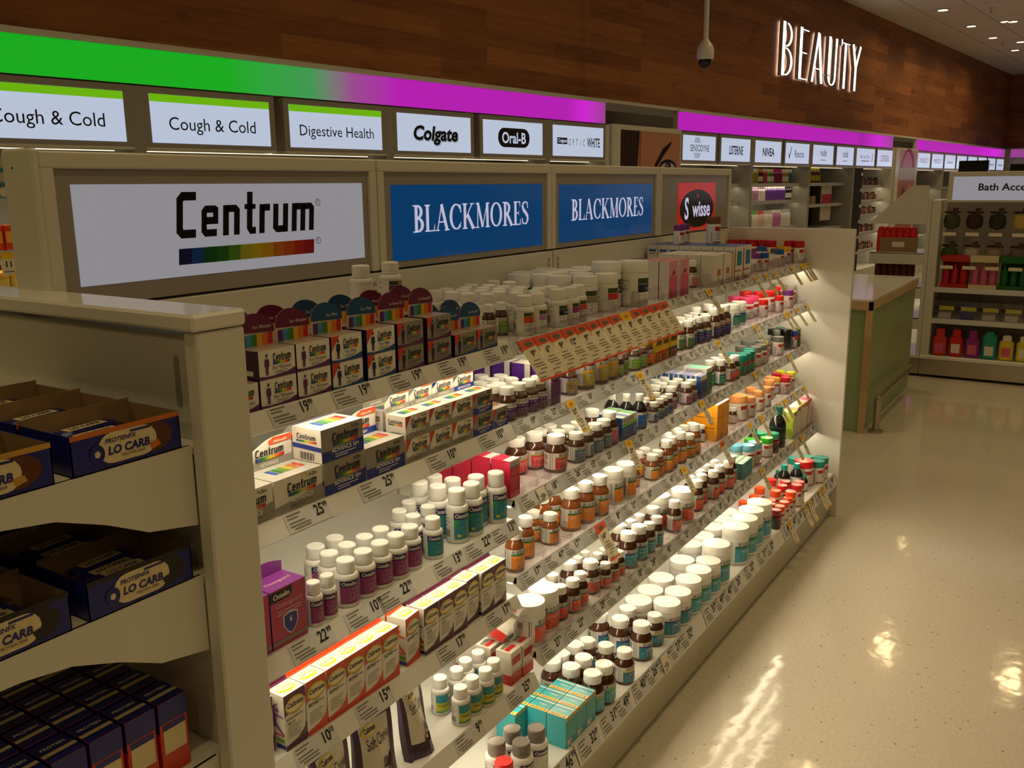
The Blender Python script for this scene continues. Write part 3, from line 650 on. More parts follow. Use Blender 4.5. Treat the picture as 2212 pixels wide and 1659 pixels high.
# make-up on hooks in the last bay before the second poster
mk = [(120, 60, 50), (80, 40, 36), (150, 90, 70), (60, 30, 34), (170, 120, 100)]
for r_, z in enumerate((1.45, 1.25, 1.05, .8, .55)):
    for k in range(12):
        goods('box', 13.02 + k * .09, .13, z, 'little make-up carton, %s shelf from the top, %s along' % (ORD[r_], ORD[k]), 'make-up cartons', 'box', r=.028, h=.07 + .02 * ((k * 7 + r_) % 3), body=mk[(k + r_) % 5], cap=(0, 0, 0), band=(214, 190, 170) if k % 3 == 0 else None)
t = empty('tester_column', W0, DEL); q = MB(); q.box(12.55, -.02, .3, 12.88, .35, 1.69, BLACK); q.build('column', t)
for k in range(6): q = MB(); q.box(12.80, -.026, 1.58 - .21 * k, 12.86, -.02, 1.62 - .21 * k, GLOSSW); q.build('white_tester', t)
tag(t, 'black tester column with small white squares between pillar and make-up', 'display')
# ================================================================== the vitamin gondola
GX0, GX1 = 0.861, 4.13
HY0, HY1 = 1.465, 1.545          # header / spine
BX = [0.861, 1.687, 2.506, 3.325, 4.13]
t = empty('gondola', (0, 0, 0))
def gbox(q, a, b, c=.003, mt=None): q.cbox(*a, *b, mt or STEEL, c)
for i in range(4):        # back panels with slotted strips at the joints
    q = MB(); q.cbox(BX[i] + .003, 1.458, .2, BX[i + 1] - .003, 1.475, 1.297, STEEL, .0015)
    for x in (BX[i] + .028, BX[i + 1] - .028):
        if i == 0 and x < 1: continue
        for k in range(12):
            zz = 1.245 - k * .085
            q.prism(pill(0, 0, .066, .012, 6), (x, 1.4575, zz), (0, 0, 1), (1, 0, 0), (0, -1, 0), .002, FRAMEG)
            q.lathe([(.0045, 0), (.0045, .004), (.001, .0045)], GLOSSW, 10, c=(0, 0, 0)) if False else q.prism(ell(0, 0, .0045, .0045, 10), (x, 1.4565, zz + .018), (0, 0, 1), (1, 0, 0), (0, -1, 0), .003, GLOSSW)
    q.build('back_panel', t)
q = MB(); q.box(GX0, 1.475, 0, GX1, 1.535, 1.30, BLACK); q.build('spine', t)
q = MB(); q.cbox(GX0 - .012, HY0 - .004, 1.2, GX0 + .002, HY1 + .004, 1.566, STEEL, .004)
q.prism(ell(0, 0, .002, .002, 8), (GX0 - .0125, 1.518, 1.535), (0, -1, 0), (0, 0, 1), (-1, 0, 0), .001, BLACK); q.build('header_end_cap', t)
q = MB(); q.cbox(GX1, .905, 0.0, GX1 + .022, 1.475, 1.302, ENDP, .002); q.build('end_panel', t)
q = MB(); q.cbox(GX0 + .002, 1.53, .0, GX1, 1.60, 1.30, STEEL); q.cbox(GX0 + .002, 1.55, 0, GX1, 2.08, .2, STEEL); q.build('rear_side', t)
for i in range(4):
    x0, x1 = BX[i] + .002, BX[i + 1] - .002
    q = MB(); q.cbox(x0, .935, .012, x1, .96, .158, KICK, .002); q.build('kick_plate', t)
q = MB(); q.box(GX0, .955, .0, GX1, 1.46, .15, BLACK); q.build('plinth', t)
tag(t, 'long cream double-sided gondola holding the vitamin shelves', 'shelving')
# header lightboxes
def header(i, label, face, inner, draw):
    x0, x1 = BX[i] + (.0 if i else .0), BX[i + 1]
    t = empty('header_sign', (0, 0, 0)); F0 = 1.302; F1 = 1.562; b = .028
    q = MB()
    q.cbox(x0 + .0015, HY0 - .002, F1 - b, x1 - .0015, HY1, F1, STEEL, .003)
    q.cbox(x0 + .0015, HY0 - .002, F0, x0 + b - .002, HY1, F1 - b + .001, STEEL, .002); q.cbox(x1 - b + .002, HY0 - .002, F0, x1 - .0015, HY1, F1 - b + .001, STEEL, .002); q.build('frame', t)
    q = MB(); q.box(x0 + b - .002, HY0 + .006, F0, x1 - b + .002, HY1, F1 - b + .001, FRAMEG); q.build('grey_surround', t)
    a0, a1, c0, c1 = inner; q = MB(); q.box(a0, HY0 + .0045, c0, a1, HY0 + .006, c1, face); q.build('lit_panel', t)
    q = MB(); draw(q, a0, a1, c0, c1); q.build('lettering', t)
    tag(t, label, 'sign', 'header lightboxes on the gondola')
HP = HY0 + .0038
CENT = [(24, 30, 110), (20, 80, 180), (12, 96, 40), (30, 120, 40), (90, 150, 40), (178, 190, 50), (210, 190, 30), (216, 170, 30), (212, 120, 30), (206, 90, 34), (196, 50, 34), (170, 26, 40)]
def rainbow(q, o, u, v, w, h, off=0.0, shear=0.0):
    o, u, v = Vector(o), Vector(u), Vector(v)
    for k, c in enumerate(CENT):
        a, b = w * k / 12, w * (k + 1) / 12
        q.face([o + u * a, o + u * b, o + u * (b + shear * h) + v * h, o + u * (a + shear * h) + v * h], pm('rainbow_%d' % k, c, .3))
def d_centrum(q, a0, a1, c0, c1):
    w = .365; x = 1.112
    q.text('Centrum', (x + w / 2 + .004, HP, 1.408), U, V3, .084, pm('centrum_black', (22, 18, 22), .15), maxw=w, style='block', wfac=1.15, shear=.10)
    rainbow(q, (x + .006, HP, 1.358), U, V3, w - .01, .030, shear=.10)
    q.text('R', (x + w + .016, HP, 1.465), U, V3, .007, GREYTXT); q.text('R', (x + w + .012, HP, 1.382), U, V3, .007, GREYTXT)
    for cx, cz in ((x + w + .016, 1.4675), (x + w + .012, 1.3845)):
        v, f = _stroke(ell(cx, cz, .007, .007, 14) + [ell(cx, cz, .007, .007, 14)[0]], .0014); q.mesh([(a, HP, b) for a, b in v], f, GREYTXT)
header(0, 'large header lightbox reading Centrum over a rainbow bar', SF_GREY, (.917, 1.640, 1.336, 1.508), d_centrum)
def d_black(q, a0, a1, c0, c1): q.text('BLACKMORES', ((a0 + a1) / 2, HP, 1.385), U, V3, .068, SF_TXT, maxw=(a1 - a0) * .89, style='serif')
header(1, 'blue BLACKMORES header lightbox beside the rainbow header', SF_BLUE, (1.743, 2.458, 1.318, 1.503), d_black)
header(2, 'blue BLACKMORES header lightbox beside the red header', SF_BLUE, (2.562, 3.272, 1.318, 1.500), d_black)
def d_swisse(q, a0, a1, c0, c1):
    cx, cz = (a0 + a1) / 2, (c0 + c1) / 2 - .008
    q.face([(a, HP, b) for a, b in ell(cx, cz, .19, .079, 32)], pm('swisse_black', (20, 18, 20), .15))
    q.text('S', (cx - .118, HP - .0006, cz - .040), U, V3, .088, SF_TXT, style='bold', wfac=.8); q.text('wisse', (cx + .045, HP - .0006, cz - .032), U, V3, .066, SF_TXT, style='bold', wfac=1.0)
    q.box(cx - .006, HP - .0006, cz + .045, cx + .006, HP, cz + .062, SF_RED)
def header_red():
    header(3, 'header lightbox with red square and black oval reading Swisse', SF_RED, (3.525, 3.945, 1.306, 1.503), d_swisse)
header_red()
# ---- shelves: board, price strip, lamp strip, clear rail and dividers
SH = {'1': (1.080, 1.128, 1.152), '2': (1.075, .944, .968), '3': (1.066, .757, .787), '4': (1.063, .566, .596), '5': (1.010, .388, .420)}
SHL = {'1': (1.080, 1.124, 1.152), '2': (1.075, .940, .968), '3': (1.067, .712, .742), '4': (1.063, .522, .552), '5': (1.016, .335, .365)}
def price(q, x, w, yf, zl, yt, zt, num, cents, paper=True, big=1.0):
    # paper label lying on the tilted strip
    o = Vector((x, yf - .0006, zl)); v = Vector((0, yt - yf, zt - zl)); L = v.length; v = v.normalized(); n = Vector((0, -v.z, v.y)); 
    o = o + n * .0006
    def P(a, b, k=0): return o + Vector((a, 0, 0)) + v * b + n * k
    if paper: q.face([P(0, .002), P(w, .002), P(w, L - .003), P(0, L - .003)], PAPER)
    h = L * .48 * big
    q.text(num, P(w * .86, L * .40, .0005), (1, 0, 0), v, h, INK, style='bold', ax=1.0, wfac=.78)
    if cents: q.text(cents, P(w * .87, L * .40 + h * .5, .0005), (1, 0, 0), v, h * .5, INK, style='bold', ax=0.0, wfac=.8)
    for k, (a, b, c) in enumerate([(.05, .32, .84), (.05, .24, .68), (.05, .36, .46), (.05, .46, .30), (.12, .38, .16)]):
        q.face([P(w * a, L * c, .0004), P(w * (a + b), L * c, .0004), P(w * (a + b), L * (c + .07), .0004), P(w * a, L * (c + .07), .0004)], INKG)
SLABEL = {'0': 'bottom', '5': 'second', '4': 'third', '3': 'fourth', '2': 'fifth', '1': 'top'}
BAYN = ['under the rainbow header', 'under the first blue header', 'under the second blue header', 'under the red header']
random.seed(3)
PR_L = {'1': ['19', '19', '19', '19', '19'], '2': ['25', '25', '10', '10'], '3': ['22', '10', '22', '13', '22', '13'], '4': ['10', '15', '17', '17'], '5': ['12', '9', '25'], '0': ['46']}
PXL = {'1': [.975, 1.12, 1.27, 1.42, 1.58], '2': [.99, 1.17, 1.37, 1.55], '3': [.975, 1.11, 1.20, 1.37, 1.48, 1.58], '4': [.965, 1.12, 1.37, 1.55], '5': [1.06, 1.36, 1.56], '0': [1.58]}
PR_R = {'1': ['27', '9', '11', '7', '12', '10', '15'], '2': ['18', '19', '21', '30', '18', '12', '23'], '3': ['27', '13', '18', '26', '15', '23', '29'], '4': ['50', '17', '41', '17', '35', '8', '21'], '5': ['43', '27', '23', '29', '21', '18', '24'], '0': ['21', '32', '31', '49', '40', '26', '25']}
def shelf(bay, lv):
    x0, x1 = BX[bay] + .002, BX[bay + 1] - .002
    left = bay == 0
    t = empty('display_shelf', (0, 0, 0))
    if lv == '0':
        yf, zl, zs = .908, .158, .205; q = MB(); q.cbox(x0, .928, zs - .012, x1, 1.457, zs, STEEL2, .001); q.build('board', t)
        yt, zt = .927, .2055; q = MB()
        q.face([(x0, yf, zl), (x1, yf, zl), (x1, yt, zt), (x0, yt, zt)], STEEL2); q.box(x0, yf, zl - .003, x1, yf + .03, zl, STEEL2); q.box(x0, yt, zt - .005, x1, yt + .004, zt, STEEL2)
        q.build('front_lip', t)
    else:
        yf, zl, zs = (SHL if left else SH)[lv]; yt, zt = yf + .018, zs + .003
        q = MB(); q.cbox(x0, yt + .001, zs - .018, x1, 1.457, zs, STEEL2, .001); q.build('board', t)
        q = MB(); lm = STEEL2 if left else STRIP
        q.face([(x0, yf, zl), (x1, yf, zl), (x1, yt, zt), (x0, yt, zt)], lm); q.face([(x0, yf, zl), (x0, yf + .004, zl - .003), (x1, yf + .004, zl - .003), (x1, yf, zl)], STEEL2)
        q.face([(x0, yf + .004, zl - .003), (x0, yf + .03, zs - .018), (x1, yf + .03, zs - .018), (x1, yf + .004, zl - .003)], STEEL2)
        q.face([(x0, yt, zt), (x1, yt, zt), (x1, yt + .006, zs), (x0, yt + .006, zs)], STEEL2)
        for xx, s in ((x0, 1), (x1, -1)): q.face([(xx, yf, zl), (xx, yt, zt), (xx, yt + .006, zs), (xx, yf + .03, zs - .018), (xx, yf + .004, zl - .003)][::s], STEEL2)
        q.build('front_lip', t)
        q = MB(); q.box(x0 + .01, yf + .040, zs - .0255, x1 - .01, yf + .052, zs - .0185, LEDM); q.build('led_strip', t)
    q = MB()
    if left:
        for x, n in zip(PXL[lv], PR_L[lv]): price(q, x, .10, yf, zl, yt, zt, n, '99' if not (lv == '4' and n == '10') else '10', paper=True, big=1.12)
    else:
        x = x0 + .012; k = bay
        while x < x1 - .075:
            w = random.choice([.075, .085, .095, .085]); price(q, x, w, yf, zl, yt, zt, PR_R[lv][k % 7], random.choice(['99', '89', '49', '79']), big=1.0); x += w + random.choice([.0, .0, .02, .045]); k += 1
    q.build('price_labels', t)
    if not left and lv != '0':
        q = MB(); q.box(x0 + .003, yt + .004, zs, x1 - .003, yt + .0052, zs + .022, CLEAR); q.build('clear_rail', t)
        x = x0 + .045
        while x < x1 - .03:
            P = [(0, 0), (.11, 0), (.11, .012), (.085, .016), (.05, .034), (.02, .048), (.006, .046), (0, .03)]
            q = MB(); q.prism([(a, b) for a, b in P], (x, yt + .008, zs + .0005), (0, 1, 0), (0, 0, 1), (-1, 0, 0), .0012, CLEAR)
            q.prism([(-.008, 0), (.008, 0), (.006, .012), (0, .026), (-.006, .012)], (x, yt + .0035, zs + .004), (1, 0, 0), (0, 0, 1), (0, -1, 0), .002, CLEAR); q.build('clear_divider', t)
            x += random.choice([.062, .075, .09])
    tag(t, '%s gondola shelf from the floor %s' % (SLABEL[lv], BAYN[bay]) if lv not in '01' else '%s gondola shelf %s' % (SLABEL[lv], BAYN[bay]), 'shelf', 'gondola shelves')
for bay in range(4):
    for lv in '123450': shelf(bay, lv)
# ---- price tickets clipped to the strips
def ticket(x, lv, num, cents, label, kind='yel', w=.046, h=.095, tilt=0.0, swing=0.0):
    if lv == '0': yf, zl, zt = .908, .158, .205; yt = .927
    else: yf, zl, zs = SH[lv]; yt, zt = yf + .018, zs + .003
    t = empty('price_ticket', (x, yt - .0035, zt - .001)); 
    v = Vector((0, (yt - yf) / (zt - zl), 1)).normalized(); u = Vector((1, 0, 0))
    if swing: u, v = (u * math.cos(swing) + v * math.sin(swing)), (v * math.cos(swing) - u * math.sin(swing))
    n = u.cross(v); n = n if n.y < 0 else -n
    def P(a, b, k=0.0): return u * a + v * b + n * (k + .0012 + .10 * max(0, -b - .03) * tilt)
    col = {'yel': YEL, 'org': ORG, 'wht': PAPERW}[kind]
    q = MB(); N0 = 6
    for i in range(N0):
        b0, b1 = -h * i / N0, -h * (i + 1) / N0
        q.face([P(-w / 2, b1), P(w / 2, b1), P(w / 2, b0), P(-w / 2, b0)], PAPERW)
    q.build('paper', t)
    q = MB(); hb = h * .22
    if kind == 'org':
        q.face([P(-w / 2, -hb * 1.1, .0004), P(w / 2, -hb * .8, .0004), P(w / 2, 0, .0004), P(-w / 2, 0, .0004)], col)
        q.face([P(a * .42 * w, b - hb * .55, .0008) for a, b in ell(0, 0, .55, .006, 14)], pm('ticket_badge', (96, 98, 88), .5)); q.face([P(-w / 2, -h, .0004), P(w / 2, -h, .0004), P(w / 2, -h + .004, .0004), P(-w / 2, -h + .007, .0004)], col)
    elif kind == 'yel':
        q.face([P(-w / 2, -hb * .7, .0004), P(-w * .3, -hb, .0004), P(w * .3, -hb, .0004), P(w / 2, -hb * .7, .0004), P(w / 2, 0, .0004), P(-w / 2, 0, .0004)], col)
        q.face([P(a * w, b - hb * .5, .0008) for a, b in ell(0, 0, .26, .0055, 14)], pm('ticket_mark', (206, 150, 20), .5)); q.face([P(-w / 2, -h, .0004), P(w / 2, -h, .0004), P(w / 2, -h + .005, .0004), P(-w / 2, -h + .005, .0004)], col)
    q.build('header_band', t)
    q = MB(); q.text(num, P(.002 if cents else 0, -h * .42, .0006), u, v, h * .15, INK, style='bold', ax=1.0 if cents else .5, wfac=.95)
    if cents: q.text(cents, P(.003, -h * .34, .0006), u, v, h * .07, INK, style='bold', ax=0.0)
    for c, a0, a1 in ((.52, -.2, .2), (.60, -.36, .25), (.66, -.30, .3), (.74, -.1, .3), (.82, -.35, .1), (.92, -.4, .0)): q.face([P(w * a0, -h * c, .0006), P(w * a1, -h * c, .0006), P(w * a1, -h * c + .0022, .0006), P(w * a0, -h * c + .0022, .0006)], INKG)
    q.build('print', t)
    tag(t, label, 'price ticket', {'yel': 'yellow price tickets on the gondola', 'org': 'orange price tickets under the top shelf', 'wht': 'white tickets on the gondola'}[kind])
for k, (n, c, kd) in enumerate([('9', '99', 'org'), ('6', '99', 'org'), ('9', '29', 'org'), ('12', '99', 'org'), ('9', '99', 'org'), ('9', '49', 'org'), ('5', '49', 'org'), ('5', '39', 'org'), ('8', '83', 'yel'), ('10', '49', 'org'), ('12', '49', 'org'), ('6', '49', 'org'), ('17', '49', 'org')]):
    x = 1.752 + .0640 * k
    ticket(x, '1', n, c, ('orange-topped %s dollar ticket, %s of the overlapping row on top shelf' % (n, ORD[k])) if kd == 'org' else 'yellow-topped ticket reading 8 among the orange-topped row', kd, w=.070, h=.108, tilt=.5)
YT = [('1', 2.894, '37'), ('1', 3.384, '8'), ('1', 3.506, '7'), ('1', 3.611, '9'), ('1', 3.858, '6'), ('1', 4.0, '9'), ('1', 4.045, '9'), ('1', 4.092, '9'),
      ('2', 1.947, '21'), ('2', 2.357, '25'), ('2', 2.987, '36'), ('2', 3.395, '9'), ('2', 3.777, '8'), ('2', 3.83, '8'), ('2', 3.946, '11'), ('2', 4.09, '7'),
      ('3', 2.273, '21'), ('3', 2.833, '18'), ('3', 3.385, '6'), ('3', 3.834, '6'),
      ('4', 2.687, '15'), ('4', 3.341, '8'), ('4', 3.48, '9'), ('4', 3.73, '11'), ('4', 3.80, '11'), ('4', 3.95, '7'), ('4', 4.09, '7'),
      ('5', 3.35, '8'), ('5', 3.80, '7'), ('5', 3.90, '6'), ('0', 3.412, '9'), ('0', 3.628, '9'), ('0', 3.698, '9'), ('0', 3.857, '11'), ('0', 3.915, '11')]
_c = {}
for lv, x, n in YT: _c.setdefault(lv, []).append((x, n))
for lv, L in _c.items():
    L.sort(reverse=True)
    for k, (x, n) in enumerate(L):
        ticket(x, lv, n, '99', 'yellow-topped price ticket on the %s shelf, %s from the far end panel' % (SLABEL[lv], ORD[k]), 'yel', w=.040, h=.088, tilt=.4 if lv != '0' else 1.6, swing=.06 * ((k * 5) % 3 - 1))
ticket(2.095, '4', '14', '29', 'orange-topped 14 dollar ticket hanging over brown bottles', 'org', w=.056, h=.104, tilt=.4)
ticket(3.04, '4', '12', '49', 'orange-topped 12 dollar ticket beside the teal cartons', 'org', w=.044, h=.088, tilt=.4)
ticket(1.79, '3', '', '', 'small cream note stuck to the fourth shelf strip', 'wht', w=.036, h=.034)
ticket(2.20, '0', '', '', 'small white note hanging from the bottom shelf lip', 'wht', w=.044, h=.05)
TY = {'a_red_s': ('A', 0.018, 0.07, 'red', 'grn', 'small brown bottle with red label', ''),
 'a_red_m': ('A', 0.022, 0.088, 'red', 'blu2', 'brown bottle with red label', ''),
 'a_red_t': ('A', 0.0232, 0.102, 'red', 'grn', 'tall brown bottle with red label', 'GLUCO'),
 'a_dir': ('A', 0.0262, 0.104, 'red', 'grn', 'brown bottle with coral label', 'DIRECT'),
 'a_red_l': ('A', 0.0272, 0.088, 'red', 'wht', 'wide brown bottle with white back label', ''),
 'a_tea_l': ('A', 0.0282, 0.102, 'tea', 'pur', 'large brown bottle with teal label', ''),
 'a_tea_s': ('A', 0.021, 0.092, 'tea', 'pur', 'small brown bottle with teal label', ''),
 'a_flax': ('A', 0.03, 0.102, 'tea', 'lim', 'brown bottle with turquoise label', 'FLAX'),
 'a_omd': ('A', 0.0268, 0.09, 'tea2', 'yel', 'brown bottle with blue-green label', 'OMEGA'),
 'a_ome': ('A', 0.0318, 0.102, 'tea2', 'pur', 'large brown bottle with purple-banded label', 'OMEGA'),
 'a_bio': ('A', 0.028, 0.112, 'ora', 'grn', 'large amber bottle with orange label', 'BIO C 1000'),
 'a_ora_t': ('A', 0.0232, 0.104, 'ora', 'grn', 'tall amber bottle with orange label', ''),
 'a_ora_m': ('A', 0.0235, 0.08, 'ora', 'grn', 'brown bottle with orange label', ''),
 'a_ora_s': ('A', 0.0135, 0.07, 'ora', 'grn', 'little brown bottle with orange label', ''),
 'a_chol': ('A', 0.029, 0.093, 'red2', 'olv', 'large brown bottle with rose red label', 'CHOLESTEROL'),
 'a_blu_m': ('A', 0.0245, 0.078, 'gbl', 'grn', 'brown bottle with grey-blue label', ''),
 'a_pnk_l': ('A', 0.0258, 0.092, 'pnk', 'red', 'large brown bottle with pink label', ''),
 'a_blu_s': ('A', 0.0165, 0.062, 'blu', 'lim', 'small brown bottle with blue label', ''),
 'a_pur_m': ('A', 0.0225, 0.078, 'vio', 'wht', 'brown bottle with purple label', ''),
 'a_mag_m': ('A', 0.022, 0.072, 'mag', 'lim', 'brown bottle with magenta label', ''),
 'a_grn_m': ('A', 0.0215, 0.092, 'dgr', 'wht', 'brown bottle with green label', ''),
 'a_lim_m': ('A', 0.0225, 0.076, 'lim', 'lim', 'brown bottle with lime label', ''),
 'a_lim_s': ('A', 0.0135, 0.066, 'lim', 'wht', 'little brown bottle with lime label', ''),
 'a_yel_m': ('A', 0.0232, 0.08, 'olv', 'yel', 'brown bottle with yellow label', ''),
 'a_yel_l': ('A', 0.0275, 0.116, 'olv', 'yel2', 'large brown bottle with yellow label', 'EXEC B'),
 'a_nav_m': ('A', 0.021, 0.09, 'nav', 'grn', 'brown bottle with navy label', ''),
 'a_nav_l': ('A', 0.024, 0.104, 'nav', 'ora', 'large brown bottle with navy and orange label', ''),
 'a_emr_m': ('A', 0.0215, 0.092, 'emr', 'nav', 'brown bottle with emerald label', ''),
 'a_pnk_s': ('A', 0.0155, 0.06, 'pnk', 'wht', 'small brown bottle with pink label', ''),
 'a_grn_s': ('A', 0.0165, 0.078, 'lim', 'olv', 'small brown bottle with green and white label', ''),
 'a_nbl_s': ('A', 0.0165, 0.07, 'nav', 'olv', 'small brown bottle with navy and white label', ''),
 'a_pnk_t': ('A', 0.0215, 0.092, 'pnk', 'wht', 'brown bottle with rose pink label', ''),
 'a_pur_s': ('A', 0.0165, 0.062, 'wht', 'wht', 'small dark bottle with white label', ''),
 't_mag': ('T', 0.039, 0.104, 'red', 'blu2', 'white tub with red label', 'TOTAL MAG'),
 't_glu': ('T', 0.038, 0.106, 'red', 'grn', 'white tub with coral red label', 'GLUCO'),
 't_fis': ('T', 0.0465, 0.13, 'tea', 'grn', 'tall white tub with turquoise label', 'FISH OIL'),
 't_fsm': ('T', 0.041, 0.104, 'tea', 'grn', 'white tub with turquoise label', 'FISH OIL'),
 't_ome': ('T', 0.0407, 0.096, 'tea2', 'pur', 'white tub with purple-banded label', 'OMEGA'),
 't_ora': ('T', 0.03, 0.1, 'ora', 'grn', 'white tub with orange label', 'BIO C'),
 't_tea': ('T', 0.028, 0.086, 'emr', 'nav', 'white tub with emerald label', ''),
 't_own': ('T', 0.034, 0.104, 'gry', 'dol', 'white jar with grey and olive label', ''),
 't_owr': ('T', 0.034, 0.104, 'red2', 'dol', 'white jar with bright red label', ''),
 't_owg': ('T', 0.034, 0.1, 'dgr', 'wht', 'white jar with green label', ''),
 't_owf': ('T', 0.0435, 0.13, 'nav2', 'dol', 'big white jar with navy label', 'Fish Oil'),
 't_gold': ('T', 0.033, 0.105, 'wht', 'wht', 'white jar with gold lid', ''),
 'w_ora': ('W', 0.0245, 0.094, 'org', 'dol', 'white bottle with orange label', ''),
 'w_lil': ('W', 0.0245, 0.094, 'lil', 'dol', 'white bottle with lilac label', ''),
 'w_nav': ('W', 0.0262, 0.094, 'nav2', 'dol', 'white bottle with navy label', 'Fish Oil'),
 'w_mag': ('W', 0.0245, 0.094, 'mag', 'dol', 'white bottle with plum label', ''),
 'w_pin': ('W', 0.0245, 0.094, 'red2', 'dol', 'white bottle with pink-red label', ''),
 'w_pur': ('W', 0.0245, 0.094, 'vio', 'dol', 'white bottle with violet label', ''),
 'w_bac': ('W', 0.0245, 0.094, 'wht', 'wht', 'white bottle showing its plain back label', ''),
 'o_pur': ('W', 0.0232, 0.088, 'plm', 'nvy', 'white bottle with purple label', 'Ostelin'),
 'o_prs': ('W', 0.0165, 0.08, 'plm', 'nvy', 'slim white bottle with purple label', 'Ostelin'),
 'o_tea': ('W', 0.0215, 0.086, 'sea', 'nvy', 'white bottle with sea green label', 'Ostelin'),
 'o_teL': ('W', 0.025, 0.117, 'sea', 'nvy', 'tall white bottle with sea green label', 'Ostelin'),
 'o_gry': ('W', 0.0265, 0.108, 'wht', 'nvy', 'white bottle with grey cap', 'Ostelin'),
 'o_rdc': ('W', 0.0265, 0.102, 'wht', 'nvy', 'white bottle with red cap', 'Ostelin'),
 'c_yel': ('W', 0.0205, 0.084, 'ygr', 'sea', 'white bottle with yellow-green label', 'Vitamin D'),
 's_red': ('S', 0.0185, 0.07, 'lred', '', 'small white bottle with red lid', ''),
 's_drd': ('S', 0.0195, 0.074, 'ldrd', '', 'small white bottle with dark red lid', ''),
 's_org': ('S', 0.0195, 0.074, 'lorg', '', 'small white bottle with orange lid', ''),
 's_orm': ('S', 0.0215, 0.088, 'lorg', '', 'white bottle with orange lid', ''),
 's_rdm': ('S', 0.0215, 0.092, 'lred', '', 'white bottle with red lid', ''),
 's_bred': ('S', 0.042, 0.11, 'lred', '', 'big white tub with red lid', ''),
 's_tea': ('S', 0.031, 0.098, 'ltea', '', 'white tub with teal lid', ''),
 's_blu': ('S', 0.0275, 0.09, 'lblu', '', 'white tub with light blue lid', ''),
 's_gre': ('S', 0.0255, 0.08, 'lgrn', '', 'white bottle with green lid', ''),
 's_tgr': ('S', 0.026, 0.08, 'ltgr', '', 'dark bottle with jade lid', ''),
 's_pea': ('S', 0.0245, 0.082, 'lpea', '', 'white bottle with peach lid', ''),
 's_bpe': ('S', 0.037, 0.1, 'lpea', '', 'big white tub with peach lid', ''),
 's_yel': ('S', 0.019, 0.072, 'lyel', '', 'white bottle with yellow lid', ''),
 's_lim': ('S', 0.0215, 0.076, 'llim', '', 'white bottle with lime lid', ''),
 's_crm': ('S', 0.022, 0.074, 'lcrm', '', 'white bottle with crimson lid', ''),
 's_tel': ('S', 0.0235, 0.078, 'ltea', '', 'teal bottle with teal lid', ''),
 's_gry': ('S', 0.024, 0.08, 'lgry', '', 'white bottle with grey lid', ''),
 's_gry2': ('S', 0.0285, 0.086, 'lgry', '', 'white tub with grey lid', ''),
 's_nvy': ('S', 0.0165, 0.08, 'lnvy', '', 'red bottle with royal blue lid', ''),
 's_dgr': ('S', 0.02, 0.084, 'ldgr', '', 'white bottle with dark green lid', ''),
 's_pin': ('S', 0.029, 0.084, 'lpin', '', 'white tub with pink lid', ''),
 's_rdb': ('S', 0.0275, 0.088, 'lred', '', 'white tub with bright red lid', ''),
 's_vio': ('S', 0.023, 0.08, 'lvio', '', 'white bottle with violet lid', ''),
 's_sil': ('S', 0.026, 0.088, 'lsil', '', 'white jar with silver lid', ''),
 's_vis': ('S', 0.02, 0.072, 'lvio', '', 'small white bottle with purple lid', ''),
 's_bls': ('S', 0.02, 0.072, 'lnvb', '', 'small white bottle with blue lid', ''),
 's_olv': ('S', 0.02, 0.072, 'lolv', '', 'small white bottle with olive lid', ''),
 's_cri': ('S', 0.0235, 0.096, 'lcrm', '', 'tall white bottle with crimson lid', ''),
 's_brn': ('S', 0.027, 0.1, 'lbrn', '', 'white bottle with brown lid', ''),
 'b_wht': ('B', 0.0235, 0.104, 'blu', 'wcap', 'black bottle with white cap', ''),
 'b_tea': ('B', 0.027, 0.112, 'wht', 'ltea', 'black bottle with teal cap', ''),
 'b_tes': ('B', 0.015, 0.075, 'wht', 'ltea', 'little black bottle with teal cap', ''),
 'b_teL': ('B', 0.035, 0.17, 'none', 'ltea', 'large black bottle with teal cap', ''),
 'b_gry': ('B', 0.02, 0.092, 'wht', 'lgry', 'black bottle with grey cap', ''),
 'b_red': ('B', 0.0185, 0.094, 'nav', 'lred', 'dark bottle with red cap', ''),
 'b_blk': ('B', 0.026, 0.09, 'none', 'lblk', 'black tub with black lid', '')}
FRONT = {'R0': 0.925, 'R1': 1.1, 'R2': 1.098, 'R3': 1.086, 'R4': 1.084, 'R5': 1.03, 'L0': 0.925, 'L1': 1.1, 'L2': 1.098, 'L3': 1.088, 'L4': 1.082, 'L5': 1.034}
TURNED = {4: 40, 20: -50, 60: 35, 100: -30, 150: 40}
